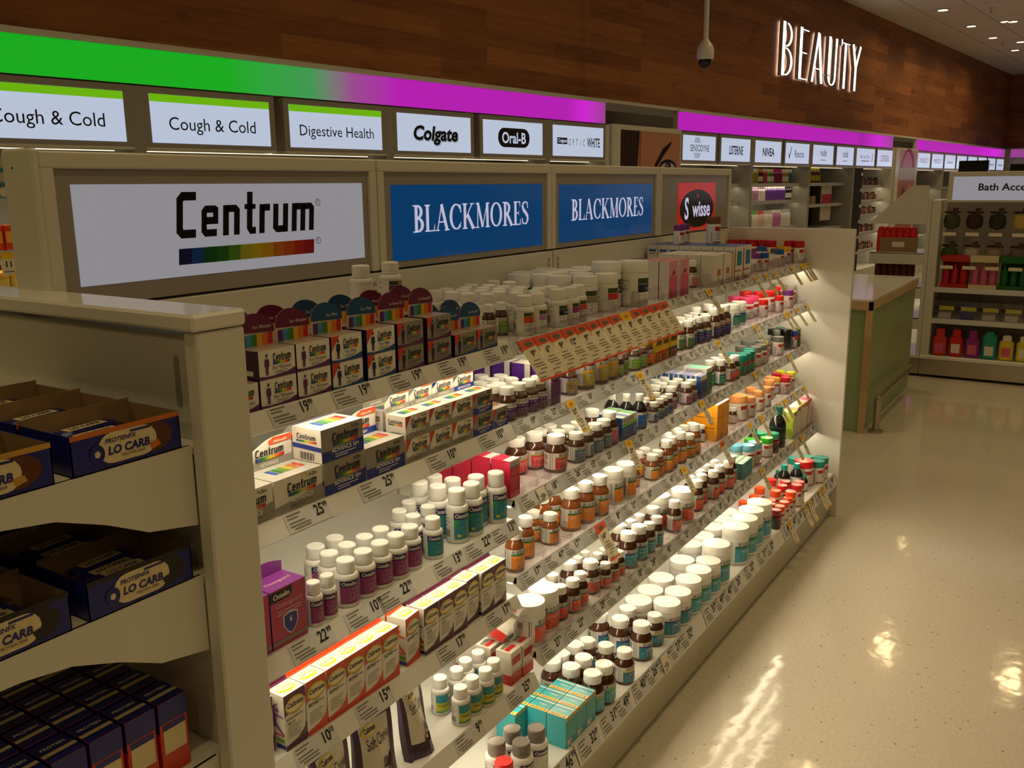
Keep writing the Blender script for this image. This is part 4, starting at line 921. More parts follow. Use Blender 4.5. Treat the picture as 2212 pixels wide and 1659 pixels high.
ITEMS = [
 ('R0', 'a_flax', 1.851, 0.9636, 0.2056),
 ('R0', 'a_flax', 1.9057, 0.959, 0.2056),
 ('R0', 'a_flax', 1.851, 1.025, 0.2056),
 ('R0', 'a_flax', 1.9086, 1.0204, 0.2056),
 ('R0', 'a_flax', 1.851, 1.0803, 0.2056),
 ('R0', 'a_flax', 1.8953, 1.0805, 0.2056),
 ('R0', 'a_flax', 1.9564, 1.0727, 0.2056),
 ('R0', 'a_omd', 2.0181, 0.9558, 0.2056),
 ('R0', 'a_omd', 2.0163, 1.0109, 0.2056),
 ('R0', 'a_omd', 2.0143, 1.0659, 0.2056),
 ('R0', 'a_omd', 2.2473, 0.9719, 0.2056),
 ('R0', 'a_ome', 2.1568, 0.9712, 0.2056),
 ('R0', 'a_ome', 2.153, 1.0362, 0.2056),
 ('R0', 'a_ome', 2.2216, 1.0464, 0.2056),
 ('R0', 'a_ome', 2.1518, 1.1013, 0.2056),
 ('R0', 't_ome', 2.3301, 0.9697, 0.2056),
 ('R0', 't_ome', 2.2956, 1.0451, 0.2056),
 ('R0', 't_ome', 2.413, 0.9697, 0.2056),
 ('R0', 't_ome', 2.3785, 1.0451, 0.2056),
 ('R0', 't_fsm', 2.4962, 0.97, 0.2056),
 ('R0', 't_fsm', 2.4617, 1.046, 0.2056),
 ('R0', 't_fsm', 2.5797, 0.97, 0.2056),
 ('R0', 't_fsm', 2.6236, 1.0436, 0.2056),
 ('R0', 't_fsm', 2.6632, 0.97, 0.2056),
 ('R0', 't_fis', 2.752, 0.9763, 0.2056),
 ('R0', 't_fis', 2.9389, 0.9755, 0.2056),
 ('R0', 't_fis', 3.0334, 0.9755, 0.2056),
 ('R0', 't_fis', 3.1275, 0.984, 0.2056),
 ('R0', 't_fis', 3.222, 0.9828, 0.2056),
 ('R0', 't_fsm', 2.9538, 1.0633, 0.2056),
 ('R0', 't_fsm', 2.8565, 1.0642, 0.2056),
 ('R0', 't_fsm', 2.7651, 1.0723, 0.2056),
 ('R0', 't_fsm', 3.0467, 1.0635, 0.2056),
 ('R0', 't_fsm', 3.1301, 1.073, 0.2056),
 ('R0', 's_drd', 3.3222, 0.9485, 0.2056),
 ('R0', 's_org', 3.3709, 0.9485, 0.2056),
 ('R0', 's_org', 3.4277, 0.9485, 0.2056),
 ('R0', 's_org', 3.4798, 0.9485, 0.2056),
 ('R0', 's_org', 3.3788, 0.9882, 0.2056),
 ('R0', 's_org', 3.418, 0.9986, 0.2056),
 ('R0', 's_org', 3.4354, 1.0721, 0.2056),
 ('R0', 's_org', 3.347, 1.085, 0.2056),
 ('R0', 's_orm', 3.5222, 0.9509, 0.2056),
 ('R0', 's_orm', 3.5024, 1.0065, 0.2056),
 ('R0', 's_orm', 3.5053, 1.0717, 0.2056),
 ('R0', 's_rdm', 3.6069, 0.9505, 0.2056),
 ('R0', 's_rdm', 3.6513, 0.9529, 0.2056),
 ('R0', 's_rdm', 3.5687, 1.0007, 0.2056),
 ('R0', 's_rdm', 3.6281, 1.004, 0.2056),
 ('R0', 's_rdm', 3.621, 1.06, 0.2056),
 ('R0', 's_bred', 3.9005, 1.0031, 0.2056),
 ('R0', 'b_tea', 3.8309, 1.0144, 0.2056),
 ('R0', 'b_tea', 3.7805, 1.0541, 0.2056),
 ('R0', 'b_tes', 3.8132, 0.9747, 0.2056),
 ('R0', 'b_tes', 3.8239, 1.0574, 0.2056),
 ('R0', 'b_tes', 3.8065, 1.0899, 0.2056),
 ('R0', 's_tea', 3.9612, 0.96, 0.2056),
 ('R0', 's_tea', 4.0247, 0.96, 0.2056),
 ('R0', 's_tea', 4.0053, 1.0209, 0.2056),
 ('R0', 's_tea', 3.9547, 1.0611, 0.2056),
 ('R5', 't_mag', 1.729, 1.073, 0.4206),
 ('R5', 't_mag', 1.8081, 1.0811, 0.4206),
 ('R5', 'a_red_m', 1.8694, 1.0688, 0.4206),
 ('R5', 'a_red_m', 1.9215, 1.0607, 0.4206),
 ('R5', 'a_red_m', 1.9669, 1.0632, 0.4206),
 ('R5', 'a_red_m', 1.8723, 1.1281, 0.4206),
 ('R5', 'a_red_m', 1.9207, 1.1214, 0.4206),
 ('R5', 'a_red_l', 2.049, 1.0768, 0.4206),
 ('R5', 'a_red_l', 2.0136, 1.1216, 0.4206),
 ('R5', 'a_red_s', 2.095, 1.0554, 0.4206),
 ('R5', 'a_red_s', 2.1444, 1.0553, 0.4206),
 ('R5', 'a_red_s', 2.1884, 1.0597, 0.4206),
 ('R5', 'a_red_s', 2.1429, 1.1039, 0.4206),
 ('R5', 'a_red_s', 2.1804, 1.1032, 0.4206),
 ('R5', 'a_red_s', 2.0896, 1.1381, 0.4206),
 ('R5', 'a_red_s', 2.1349, 1.1406, 0.4206),
 ('R5', 'a_tea_l', 2.2569, 1.0649, 0.4206),
 ('R5', 'a_tea_l', 2.3233, 1.0622, 0.4206),
 ('R5', 'a_tea_l', 2.2997, 1.1151, 0.4206),
 ('R5', 'a_tea_s', 2.3826, 1.056, 0.4206),
 ('R5', 'a_tea_s', 2.4424, 1.0571, 0.4206),
 ('R5', 'a_tea_s', 2.3734, 1.1134, 0.4206),
 ('R5', 'a_tea_s', 2.4279, 1.11, 0.4206),
 ('R5', 'a_red_l', 2.5226, 1.107, 0.4206),
 ('R5', 'a_red_t', 2.5777, 1.0572, 0.4206),
 ('R5', 't_glu', 2.6815, 1.0725, 0.4206),
 ('R5', 't_glu', 2.5927, 1.1181, 0.4206),
 ('R5', 'a_dir', 2.7985, 1.0714, 0.4206),
 ('R5', 'a_red_t', 2.8744, 1.0835, 0.4206),
 ('R5', 'a_red_t', 2.936, 1.064, 0.4206),
 ('R5', 'a_red_t', 3.0051, 1.0677, 0.4206),
 ('R5', 'a_red_t', 3.0691, 1.0572, 0.4206),
 ('R5', 'a_red_t', 3.1359, 1.0712, 0.4206),
 ('R5', 'a_red_t', 2.8334, 1.1084, 0.4206),
 ('R5', 'a_red_t', 2.9182, 1.1084, 0.4206),
 ('R5', 'a_red_t', 2.9875, 1.1122, 0.4206),
 ('R5', 'a_red_t', 3.0519, 1.1051, 0.4206),
 ('R5', 's_blu', 3.3235, 1.1191, 0.4206),
 ('R5', 's_blu', 3.3505, 1.0797, 0.4206),
 ('R5', 's_blu', 3.406, 1.0691, 0.4206),
 ('R5', 's_gre', 3.5244, 1.0595, 0.4206),
 ('R5', 's_gre', 3.4717, 1.108, 0.4206),
 ('R5', 's_tgr', 3.5794, 1.1073, 0.4206),
 ('R5', 's_tgr', 3.6044, 1.06, 0.4206),
 ('R5', 'b_teL', 3.6984, 1.069, 0.4206),
 ('R5', 'b_tea', 3.5253, 1.1141, 0.4206),
 ('R4', 'a_ora_t', 1.7258, 1.1112, 0.5966),
 ('R4', 'a_ora_t', 1.8074, 1.1325, 0.5966),
 ('R4', 'a_ora_m', 1.9085, 1.1728, 0.5966),
 ('R4', 'a_ora_m', 1.916, 1.1248, 0.5966),
 ('R4', 'a_bio', 2.0322, 1.1286, 0.5966),
 ('R4', 'a_bio', 2.1019, 1.1234, 0.5966),
 ('R4', 'a_bio', 2.173, 1.116, 0.5966),
 ('R4', 'a_bio', 1.9612, 1.1785, 0.5966),
 ('R4', 'a_bio', 2.0318, 1.1861, 0.5966),
 ('R4', 't_ora', 2.3485, 1.118, 0.5966),
 ('R4', 't_ora', 2.2771, 1.1253, 0.5966),
 ('R4', 'a_ora_s', 2.441, 1.1297, 0.5966),
 ('R4', 'a_ora_m', 2.5318, 1.1172, 0.5966),
 ('R4', 'a_ora_m', 2.5801, 1.1212, 0.5966),
 ('R4', 'a_ora_m', 2.5335, 1.1674, 0.5966),
 ('R4', 'a_ora_m', 2.5851, 1.1695, 0.5966),
 ('R4', 'a_ora_t', 2.6273, 1.1112, 0.5966),
 ('R4', 'a_ora_t', 2.675, 1.1152, 0.5966),
 ('R4', 'a_ora_t', 2.7422, 1.1112, 0.5966),
 ('R4', 'a_ora_t', 2.711, 1.1476, 0.5966),
 ('R4', 'a_ora_t', 2.779, 1.1418, 0.5966),
 ('R4', 'a_ora_m', 2.8165, 1.1115, 0.5966),
 ('R4', 'a_ora_t', 2.8647, 1.1113, 0.5966),
 ('R4', 'a_ora_m', 2.9097, 1.1681, 0.5966),
 ('R4', 'a_ora_m', 2.957, 1.1575, 0.5966),
 ('R4', 'a_pur_s', 3.0125, 1.142, 0.5966),
 ('R4', 'a_pur_s', 3.318, 1.1336, 0.5966),
 ('R4', 's_bpe', 3.373, 1.1346, 0.5966),
 ('R4', 's_pea', 3.4461, 1.1125, 0.5966),
 ('R4', 's_pea', 3.5609, 1.1125, 0.5966),
 ('R4', 's_pea', 3.6486, 1.1125, 0.5966),
 ('R4', 's_pea', 3.7863, 1.142, 0.5966),
 ('R4', 's_pea', 3.8577, 1.1559, 0.5966),
 ('R4', 's_pea', 3.6045, 1.1601, 0.5966),
 ('R4', 's_yel', 3.902, 1.1481, 0.5966),
 ('R4', 's_crm', 3.9209, 1.11, 0.5966),
 ('R4', 's_crm', 3.9654, 1.1194, 0.5966),
 ('R4', 's_crm', 3.9868, 1.1704, 0.5966),
 ('R4', 's_lim', 4.0308, 1.1196, 0.5966),
 ('R4', 's_lim', 4.0402, 1.1708, 0.5966),
 ('R3', 'a_chol', 1.9293, 1.1797, 0.7876),
 ('R3', 'a_chol', 1.9369, 1.1207, 0.7876),
 ('R3', 'a_chol', 1.8644, 1.1942, 0.7876),
 ('R3', 'a_blu_m', 2.0329, 1.1145, 0.7876),
 ('R3', 'a_blu_m', 2.0842, 1.1145, 0.7876),
 ('R3', 'a_blu_m', 2.1394, 1.1145, 0.7876),
 ('R3', 'a_blu_m', 2.1899, 1.1145, 0.7876),
 ('R3', 'a_blu_m', 2.0257, 1.1645, 0.7876),
 ('R3', 'a_blu_m', 2.0762, 1.1644, 0.7876),
 ('R3', 'a_blu_m', 2.1266, 1.1634, 0.7876),
 ('R3', 'a_blu_m', 2.0144, 1.2137, 0.7876),
 ('R3', 'a_blu_m', 2.065, 1.2136, 0.7876),
 ('R3', 'a_pnk_l', 2.2282, 1.1158, 0.7876),
 ('R3', 'a_pnk_l', 2.2282, 1.1703, 0.7876),
 ('R3', 'b_wht', 2.4217, 1.1135, 0.7876),
 ('R3', 'b_wht', 2.3995, 1.1456, 0.7876),
 ('R3', 'b_wht', 2.3995, 1.1934, 0.7876),
 ('R3', 'a_blu_s', 2.5094, 1.1065, 0.7876),
 ('R3', 'a_blu_s', 2.5606, 1.1097, 0.7876),
 ('R3', 'a_blu_s', 2.5987, 1.1128, 0.7876),
 ('R3', 'a_blu_s', 2.6392, 1.1133, 0.7876),
 ('R3', 'a_blu_s', 2.4995, 1.1395, 0.7876),
 ('R3', 'a_blu_s', 2.5488, 1.15, 0.7876),
 ('R3', 'a_blu_s', 2.5941, 1.1552, 0.7876),
 ('R3', 'a_blu_s', 2.6361, 1.1541, 0.7876),
 ('R3', 'a_mag_m', 2.6926, 1.1842, 0.7876),
 ('R3', 'a_mag_m', 2.7, 1.1318, 0.7876),
 ('R3', 'a_mag_m', 2.7715, 1.2182, 0.7876),
 ('R3', 'a_mag_m', 2.7377, 1.1785, 0.7876),
 ('R3', 'a_mag_m', 2.7781, 1.1574, 0.7876),
 ('R3', 'a_mag_m', 2.8235, 1.1594, 0.7876),
 ('R3', 'a_mag_m', 2.8202, 1.2077, 0.7876),
 ('R3', 'a_mag_m', 2.7807, 1.112, 0.7876),
 ('R3', 'a_mag_m', 2.8305, 1.1145, 0.7876),
 ('R3', 'a_emr_m', 3.0858, 1.1493, 0.7876),
 ('R3', 'a_emr_m', 3.1192, 1.12, 0.7876),
 ('R3', 'a_emr_m', 3.2257, 1.1509, 0.7876),
 ('R3', 'a_emr_m', 3.1492, 1.1528, 0.7876),
 ('R3', 'a_red_m', 3.2484, 1.112, 0.7876),
 ('R3', 'a_red_m', 3.2015, 1.112, 0.7876),
 ('R3', 's_tel', 3.3204, 1.1135, 0.7876),
 ('R3', 's_tel', 3.3689, 1.1135, 0.7876),
 ('R3', 's_tel', 3.4174, 1.1135, 0.7876),
 ('R3', 's_tel', 3.4637, 1.128, 0.7876),
 ('R3', 's_tel', 3.3282, 1.1614, 0.7876),
 ('R3', 's_gry', 3.5724, 1.114, 0.7876),
 ('R3', 's_gry', 3.5118, 1.1185, 0.7876),
 ('R3', 's_gry', 3.4968, 1.1719, 0.7876),
 ('R3', 's_gry', 3.7957, 1.114, 0.7876),
 ('R3', 's_gry', 3.794, 1.1635, 0.7876),
 ('R3', 's_gry', 3.7446, 1.1556, 0.7876),
 ('R3', 's_gry2', 3.6246, 1.1279, 0.7876),
 ('R3', 's_gry2', 3.5962, 1.1797, 0.7876),
 ('R3', 'b_gry', 3.8728, 1.1434, 0.7876),
 ('R3', 'b_blk', 3.9522, 1.128, 0.7876),
 ('R3', 'b_blk', 3.926, 1.1747, 0.7876),
 ('R3', 's_nvy', 3.9976, 1.1065, 0.7876),
 ('R3', 's_dgr', 4.0478, 1.11, 0.7876),
 ('R3', 's_dgr', 4.0207, 1.1733, 0.7876),
 ('R2', 'a_pur_m', 1.7189, 1.1245, 0.9686),
 ('R2', 'a_pur_m', 1.7697, 1.1245, 0.9686),
 ('R2', 'a_pur_m', 1.8168, 1.1245, 0.9686),
 ('R2', 'a_pur_m', 1.8565, 1.1245, 0.9686),
 ('R2', 'a_pur_m', 1.8075, 1.1701, 0.9686),
 ('R2', 'a_pur_m', 1.7443, 1.1634, 0.9686),
 ('R2', 'a_pur_m', 1.7767, 1.2049, 0.9686),
 ('R2', 'a_pur_m', 1.7303, 1.2078, 0.9686),
 ('R2', 'a_pur_m', 1.7155, 1.1622, 0.9686),
 ('R2', 'a_pur_m', 1.8006, 1.2523, 0.9686),
 ('R2', 'a_pur_m', 1.8254, 1.213, 0.9686),
 ('R2', 'a_yel_m', 2.0269, 1.1333, 0.9686),
 ('R2', 'a_yel_l', 2.107, 1.1295, 0.9686),
 ('R2', 'a_yel_l', 2.1862, 1.1295, 0.9686),
 ('R2', 'a_yel_l', 2.245, 1.1308, 0.9686),
 ('R2', 'a_lim_s', 2.2853, 1.1173, 0.9686),
 ('R2', 'a_lim_m', 2.3941, 1.1245, 0.9686),
 ('R2', 'a_lim_m', 2.3282, 1.1309, 0.9686),
 ('R2', 'a_lim_m', 2.4406, 1.1245, 0.9686),
 ('R2', 'a_lim_m', 2.3643, 1.1602, 0.9686),
 ('R2', 'a_lim_m', 2.454, 1.169, 0.9686),
 ('R2', 'a_red_m', 2.482, 1.124, 0.9686),
 ('R2', 'a_grn_m', 2.7693, 1.1391, 0.9686),
 ('R2', 'a_grn_m', 2.811, 1.1235, 0.9686),
 ('R2', 'a_nav_m', 2.8713, 1.1374, 0.9686),
 ('R2', 'a_nav_m', 2.9254, 1.1338, 0.9686),
 ('R2', 'a_nav_m', 2.9676, 1.123, 0.9686),
 ('R2', 'a_nav_m', 3.0067, 1.1421, 0.9686),
 ('R2', 'a_nav_m', 2.8866, 1.1831, 0.9686),
 ('R2', 'a_nav_m', 2.9493, 1.1833, 0.9686),
 ('R2', 'a_nav_m', 3.0113, 1.1854, 0.9686),
 ('R2', 'a_nav_l', 3.0998, 1.1263, 0.9686),
 ('R2', 'a_nav_l', 3.1607, 1.126, 0.9686),
 ('R2', 'a_nav_l', 3.0564, 1.1968, 0.9686),
 ('R2', 'a_nav_l', 3.0503, 1.126, 0.9686),
 ('R2', 'a_nav_l', 3.1541, 1.1878, 0.9686),
 ('R2', 't_tea', 3.3314, 1.1556, 0.9686),
 ('R2', 't_tea', 3.4146, 1.161, 0.9686),
 ('R2', 's_pin', 3.5586, 1.1789, 0.9686),
 ('R2', 's_pin', 3.6337, 1.1832, 0.9686),
 ('R2', 's_pin', 3.5853, 1.2357, 0.9686),
 ('R2', 's_red', 3.6367, 1.1342, 0.9686),
 ('R2', 's_red', 3.8015, 1.1205, 0.9686),
 ('R2', 's_rdb', 3.7484, 1.1888, 0.9686),
 ('R2', 's_rdb', 3.801, 1.168, 0.9686),
 ('R2', 's_rdb', 3.7432, 1.245, 0.9686),
 ('R2', 'b_red', 3.9194, 1.1639, 0.9686),
 ('R2', 's_vio', 3.9439, 1.125, 0.9686),
 ('R2', 's_sil', 4.092, 1.2142, 0.9686),
 ('R2', 's_sil', 4.092, 1.1592, 0.9686),
 ('R1', 'a_grn_s', 1.74, 1.1861, 1.1526),
 ('R1', 'a_grn_s', 1.7887, 1.1837, 1.1526),
 ('R1', 'w_ora', 1.8217, 1.1404, 1.1526),
 ('R1', 'w_lil', 1.8719, 1.1346, 1.1526),
 ('R1', 'w_nav', 1.9734, 1.1366, 1.1526),
 ('R1', 'w_mag', 2.0275, 1.1306, 1.1526),
 ('R1', 'w_pin', 2.0832, 1.1399, 1.1526),
 ('R1', 'w_bac', 1.8653, 1.1898, 1.1526),
 ('R1', 'w_bac', 1.9153, 1.22, 1.1526),
 ('R1', 'w_bac', 1.9678, 1.2428, 1.1526),
 ('R1', 'w_bac', 1.9182, 1.1696, 1.1526),
 ('R1', 'w_bac', 1.9729, 1.1905, 1.1526),
 ('R1', 'w_bac', 2.0229, 1.1836, 1.1526),
 ('R1', 'w_bac', 2.0664, 1.3403, 1.1526),
 ('R1', 'w_bac', 1.8104, 1.238, 1.1526),
 ('R1', 'w_bac', 1.7985, 1.2871, 1.1526),
 ('R1', 'w_bac', 1.8004, 1.3376, 1.1526),
 ('R1', 'w_bac', 1.8008, 1.3881, 1.1526),
 ('R1', 'w_bac', 1.864, 1.2403, 1.1526),
 ('R1', 'w_bac', 1.8598, 1.2906, 1.1526),
 ('R1', 'w_bac', 1.8542, 1.3408, 1.1526),
 ('R1', 'w_bac', 1.8512, 1.3912, 1.1526),
 ('R1', 'w_bac', 1.9121, 1.2704, 1.1526),
 ('R1', 'w_bac', 1.9161, 1.3208, 1.1526),
 ('R1', 'w_bac', 1.9053, 1.3701, 1.1526),
 ('R1', 'w_bac', 1.9657, 1.2933, 1.1526),
 ('R1', 'w_bac', 1.9726, 1.3433, 1.1526),
 ('R1', 'w_bac', 1.9622, 1.3927, 1.1526),
 ('R1', 'w_bac', 2.0673, 1.393, 1.1526),
 ('R1', 't_own', 2.2071, 1.1833, 1.1526),
 ('R1', 't_own', 2.2739, 1.2315, 1.1526),
 ('R1', 't_own', 2.3515, 1.2783, 1.1526),
 ('R1', 't_own', 2.4449, 1.3229, 1.1526),
 ('R1', 't_owr', 2.295, 1.1651, 1.1526),
 ('R1', 't_owr', 2.4203, 1.2579, 1.1526),
 ('R1', 't_owg', 2.2163, 1.2703, 1.1526),
 ('R1', 't_owg', 2.2393, 1.3359, 1.1526),
 ('R1', 't_owg', 2.2013, 1.3941, 1.1526),
 ('R1', 't_owg', 2.3088, 1.3331, 1.1526),
 ('R1', 't_owg', 2.3972, 1.421, 1.1526),
 ('R1', 't_owg', 2.381, 1.3503, 1.1526),
 ('R1', 't_owg', 2.2654, 1.421, 1.1526),
 ('R1', 't_owg', 2.3313, 1.3988, 1.1526),
 ('R1', 't_owf', 2.4364, 1.1475, 1.1526),
 ('R1', 't_owf', 2.3655, 1.2005, 1.1526),
 ('R1', 'a_pnk_s', 2.8125, 1.242, 1.1526),
 ('R1', 't_gold', 2.7846, 1.289, 1.1526),
 ('R1', 'a_pnk_t', 2.9575, 1.1772, 1.1526),
 ('R1', 's_vis', 3.62, 1.1699, 1.1526),
 ('R1', 's_vis', 3.8667, 1.2708, 1.1526),
 ('R1', 's_bls', 4.0249, 1.2749, 1.1526),
 ('R1', 's_bls', 3.6552, 1.1479, 1.1526),
 ('R1', 's_bls', 3.8825, 1.1542, 1.1526),
 ('R1', 's_olv', 3.9251, 1.1865, 1.1526),
 ('R1', 's_yel', 4.0505, 1.173, 1.1526),
 ('R1', 's_yel', 4.099, 1.2181, 1.1526),
 ('R1', 's_cri', 4.0834, 1.4315, 1.1526),
 ('R1', 's_cri', 4.0945, 1.3843, 1.1526),
 ('R1', 's_cri', 4.0945, 1.3358, 1.1526),
 ('R1', 's_cri', 4.0945, 1.2873, 1.1526),
 ('R1', 's_cri', 4.0665, 1.2477, 1.1526),
 ('R1', 's_cri', 4.0945, 1.1743, 1.1526),
 ('R1', 's_cri', 4.0819, 1.1275, 1.1526),
 ('L3', 'o_prs', 1.0646, 1.1085, 0.7426),
 ('L3', 'o_prs', 1.0991, 1.1085, 0.7426),
 ('L3', 'o_pur', 1.1551, 1.1152, 0.7426),
 ('L3', 'o_pur', 1.203, 1.1152, 0.7426),
 ('L3', 'o_pur', 1.2513, 1.1152, 0.7426),
 ('L3', 'o_pur', 1.2992, 1.1152, 0.7426),
 ('L3', 'o_pur', 1.348, 1.1197, 0.7426),
 ('L3', 'o_pur', 1.1732, 1.2092, 0.7426),
 ('L3', 'o_pur', 1.162, 1.1626, 0.7426),
 ('L3', 'o_pur', 1.2245, 1.2082, 0.7426),
 ('L3', 'o_pur', 1.2099, 1.1626, 0.7426),
 ('L3', 'o_pur', 1.2597, 1.1624, 0.7426),
 ('L3', 'o_pur', 1.3081, 1.1623, 0.7426),
 ('L3', 'o_tea', 1.415, 1.1135, 0.7426),
 ('L3', 'o_tea', 1.4126, 1.2004, 0.7426),
 ('L3', 'o_tea', 1.4044, 1.1567, 0.7426),
 ('L3', 'o_tea', 1.4653, 1.1648, 0.7426),
 ('L3', 'o_tea', 1.4661, 1.2179, 0.7426),
 ('L3', 'o_teL', 1.5137, 1.1226, 0.7426),
 ('L3', 'o_teL', 1.5651, 1.12, 0.7426),
 ('L3', 'o_teL', 1.6123, 1.1407, 0.7426),
 ('L3', 'o_teL', 1.658, 1.117, 0.7426),
 ('L3', 'o_teL', 1.5139, 1.1741, 0.7426),
 ('L3', 'o_teL', 1.514, 1.2256, 0.7426),
 ('L3', 'o_teL', 1.5668, 1.2253, 0.7426),
 ('L3', 'o_teL', 1.5678, 1.1738, 0.7426),
 ('L5', 'c_yel', 1.438, 1.124, 0.3656),
 ('L5', 'c_yel', 1.4295, 1.0624, 0.3656),
 ('L5', 'c_yel', 1.4752, 1.064, 0.3656),
 ('L5', 'c_yel', 1.5191, 1.0585, 0.3656),
 ('L5', 'c_yel', 1.5612, 1.0648, 0.3656),
 ('L5', 'c_yel', 1.4862, 1.1141, 0.3656),
 ('L5', 'c_yel', 1.529, 1.1206, 0.3656),
 ('L5', 'c_yel', 1.5732, 1.1166, 0.3656),
 ('L0', 'o_gry', 1.4773, 1.0031, 0.2056),
 ('L0', 'o_gry', 1.5355, 0.9998, 0.2056),
 ('L0', 'o_gry', 1.5038, 0.9555, 0.2056),
 ('L0', 'o_gry', 1.5672, 0.9555, 0.2056),
 ('L0', 'o_rdc', 1.4338, 0.9555, 0.2056),
]
# ================================================================== goods on the gondola
LC = dict(red=(226, 78, 48), red2=(206, 50, 56), tea=(64, 158, 178), tea2=(20, 120, 148), ora=(236, 138, 30), grn=(30, 112, 62), blu2=(86, 132, 162), wht=(228, 226, 218), pur=(70, 40, 112),
          lim=(120, 176, 60), yel=(226, 200, 60), yel2=(232, 160, 40), olv=(178, 160, 70), gbl=(112, 140, 184), pnk=(214, 96, 134), blu=(34, 98, 176), vio=(98, 46, 132), mag=(150, 52, 132), dgr=(44, 110, 62),
          nav=(48, 38, 130), emr=(22, 130, 110), nvy=(36, 28, 84), dol=(62, 78, 36), gry=(150, 142, 126), org=(226, 82, 36), lil=(178, 128, 178), nav2=(28, 36, 72), plm=(142, 56, 116), sea=(34, 128, 142), ygr=(190, 190, 50),
          none=None)
LID = dict(lred=(218, 30, 28), ldrd=(150, 22, 36), lorg=(240, 84, 26), ltea=(20, 142, 134), lblu=(110, 178, 208), lgrn=(60, 176, 30), ltgr=(50, 170, 130), lpea=(232, 158, 100), lyel=(246, 186, 20), llim=(210, 222, 24), lcrm=(186, 18, 44),
           lgry=(112, 112, 108), lnvy=(30, 52, 170), ldgr=(20, 120, 84), lpin=(226, 66, 120), lvio=(128, 60, 150), lsil=(170, 166, 158), lnvb=(30, 96, 170), lolv=(112, 92, 50), lbrn=(122, 84, 44), lblk=(14, 13, 14), wcap=(236, 234, 228))
def lc(k): return pm('print_' + k, LC[k], .38)
def lidm(k): return pm('lid_' + k, LID[k], .3)
BARC = pm('barcode', (70, 66, 66), .5)
def fine(q, r, z0, z1, a0, a1, n, mt=None, c=(0, 0, 0)):
    for k in range(n):
        z = z0 + (z1 - z0) * (k + .5) / n; w = (a1 - a0) * (.55 + .4 * ((k * 37) % 10) / 10)
        q.patch(r, z, z + (z1 - z0) / n * .32, a0, a0 + w, mt or INKG, seg=max(2, int(w / 20)))
def barcode(q, r, z0, z1, a0, a1):
    n = 9
    for k in range(n): q.patch(r, z0, z1, a0 + (a1 - a0) * k / n, a0 + (a1 - a0) * (k + .3 + .35 * (k % 2)) / n, BARC, seg=1)
NAMES = {'A': 'vitamin_bottle', 'T': 'supplement_tub', 'W': 'pill_bottle', 'S': 'lidded_jar', 'B': 'tonic_bottle'}
CATS = {'A': 'bottle', 'T': 'tub', 'W': 'bottle', 'S': 'jar', 'B': 'bottle'}
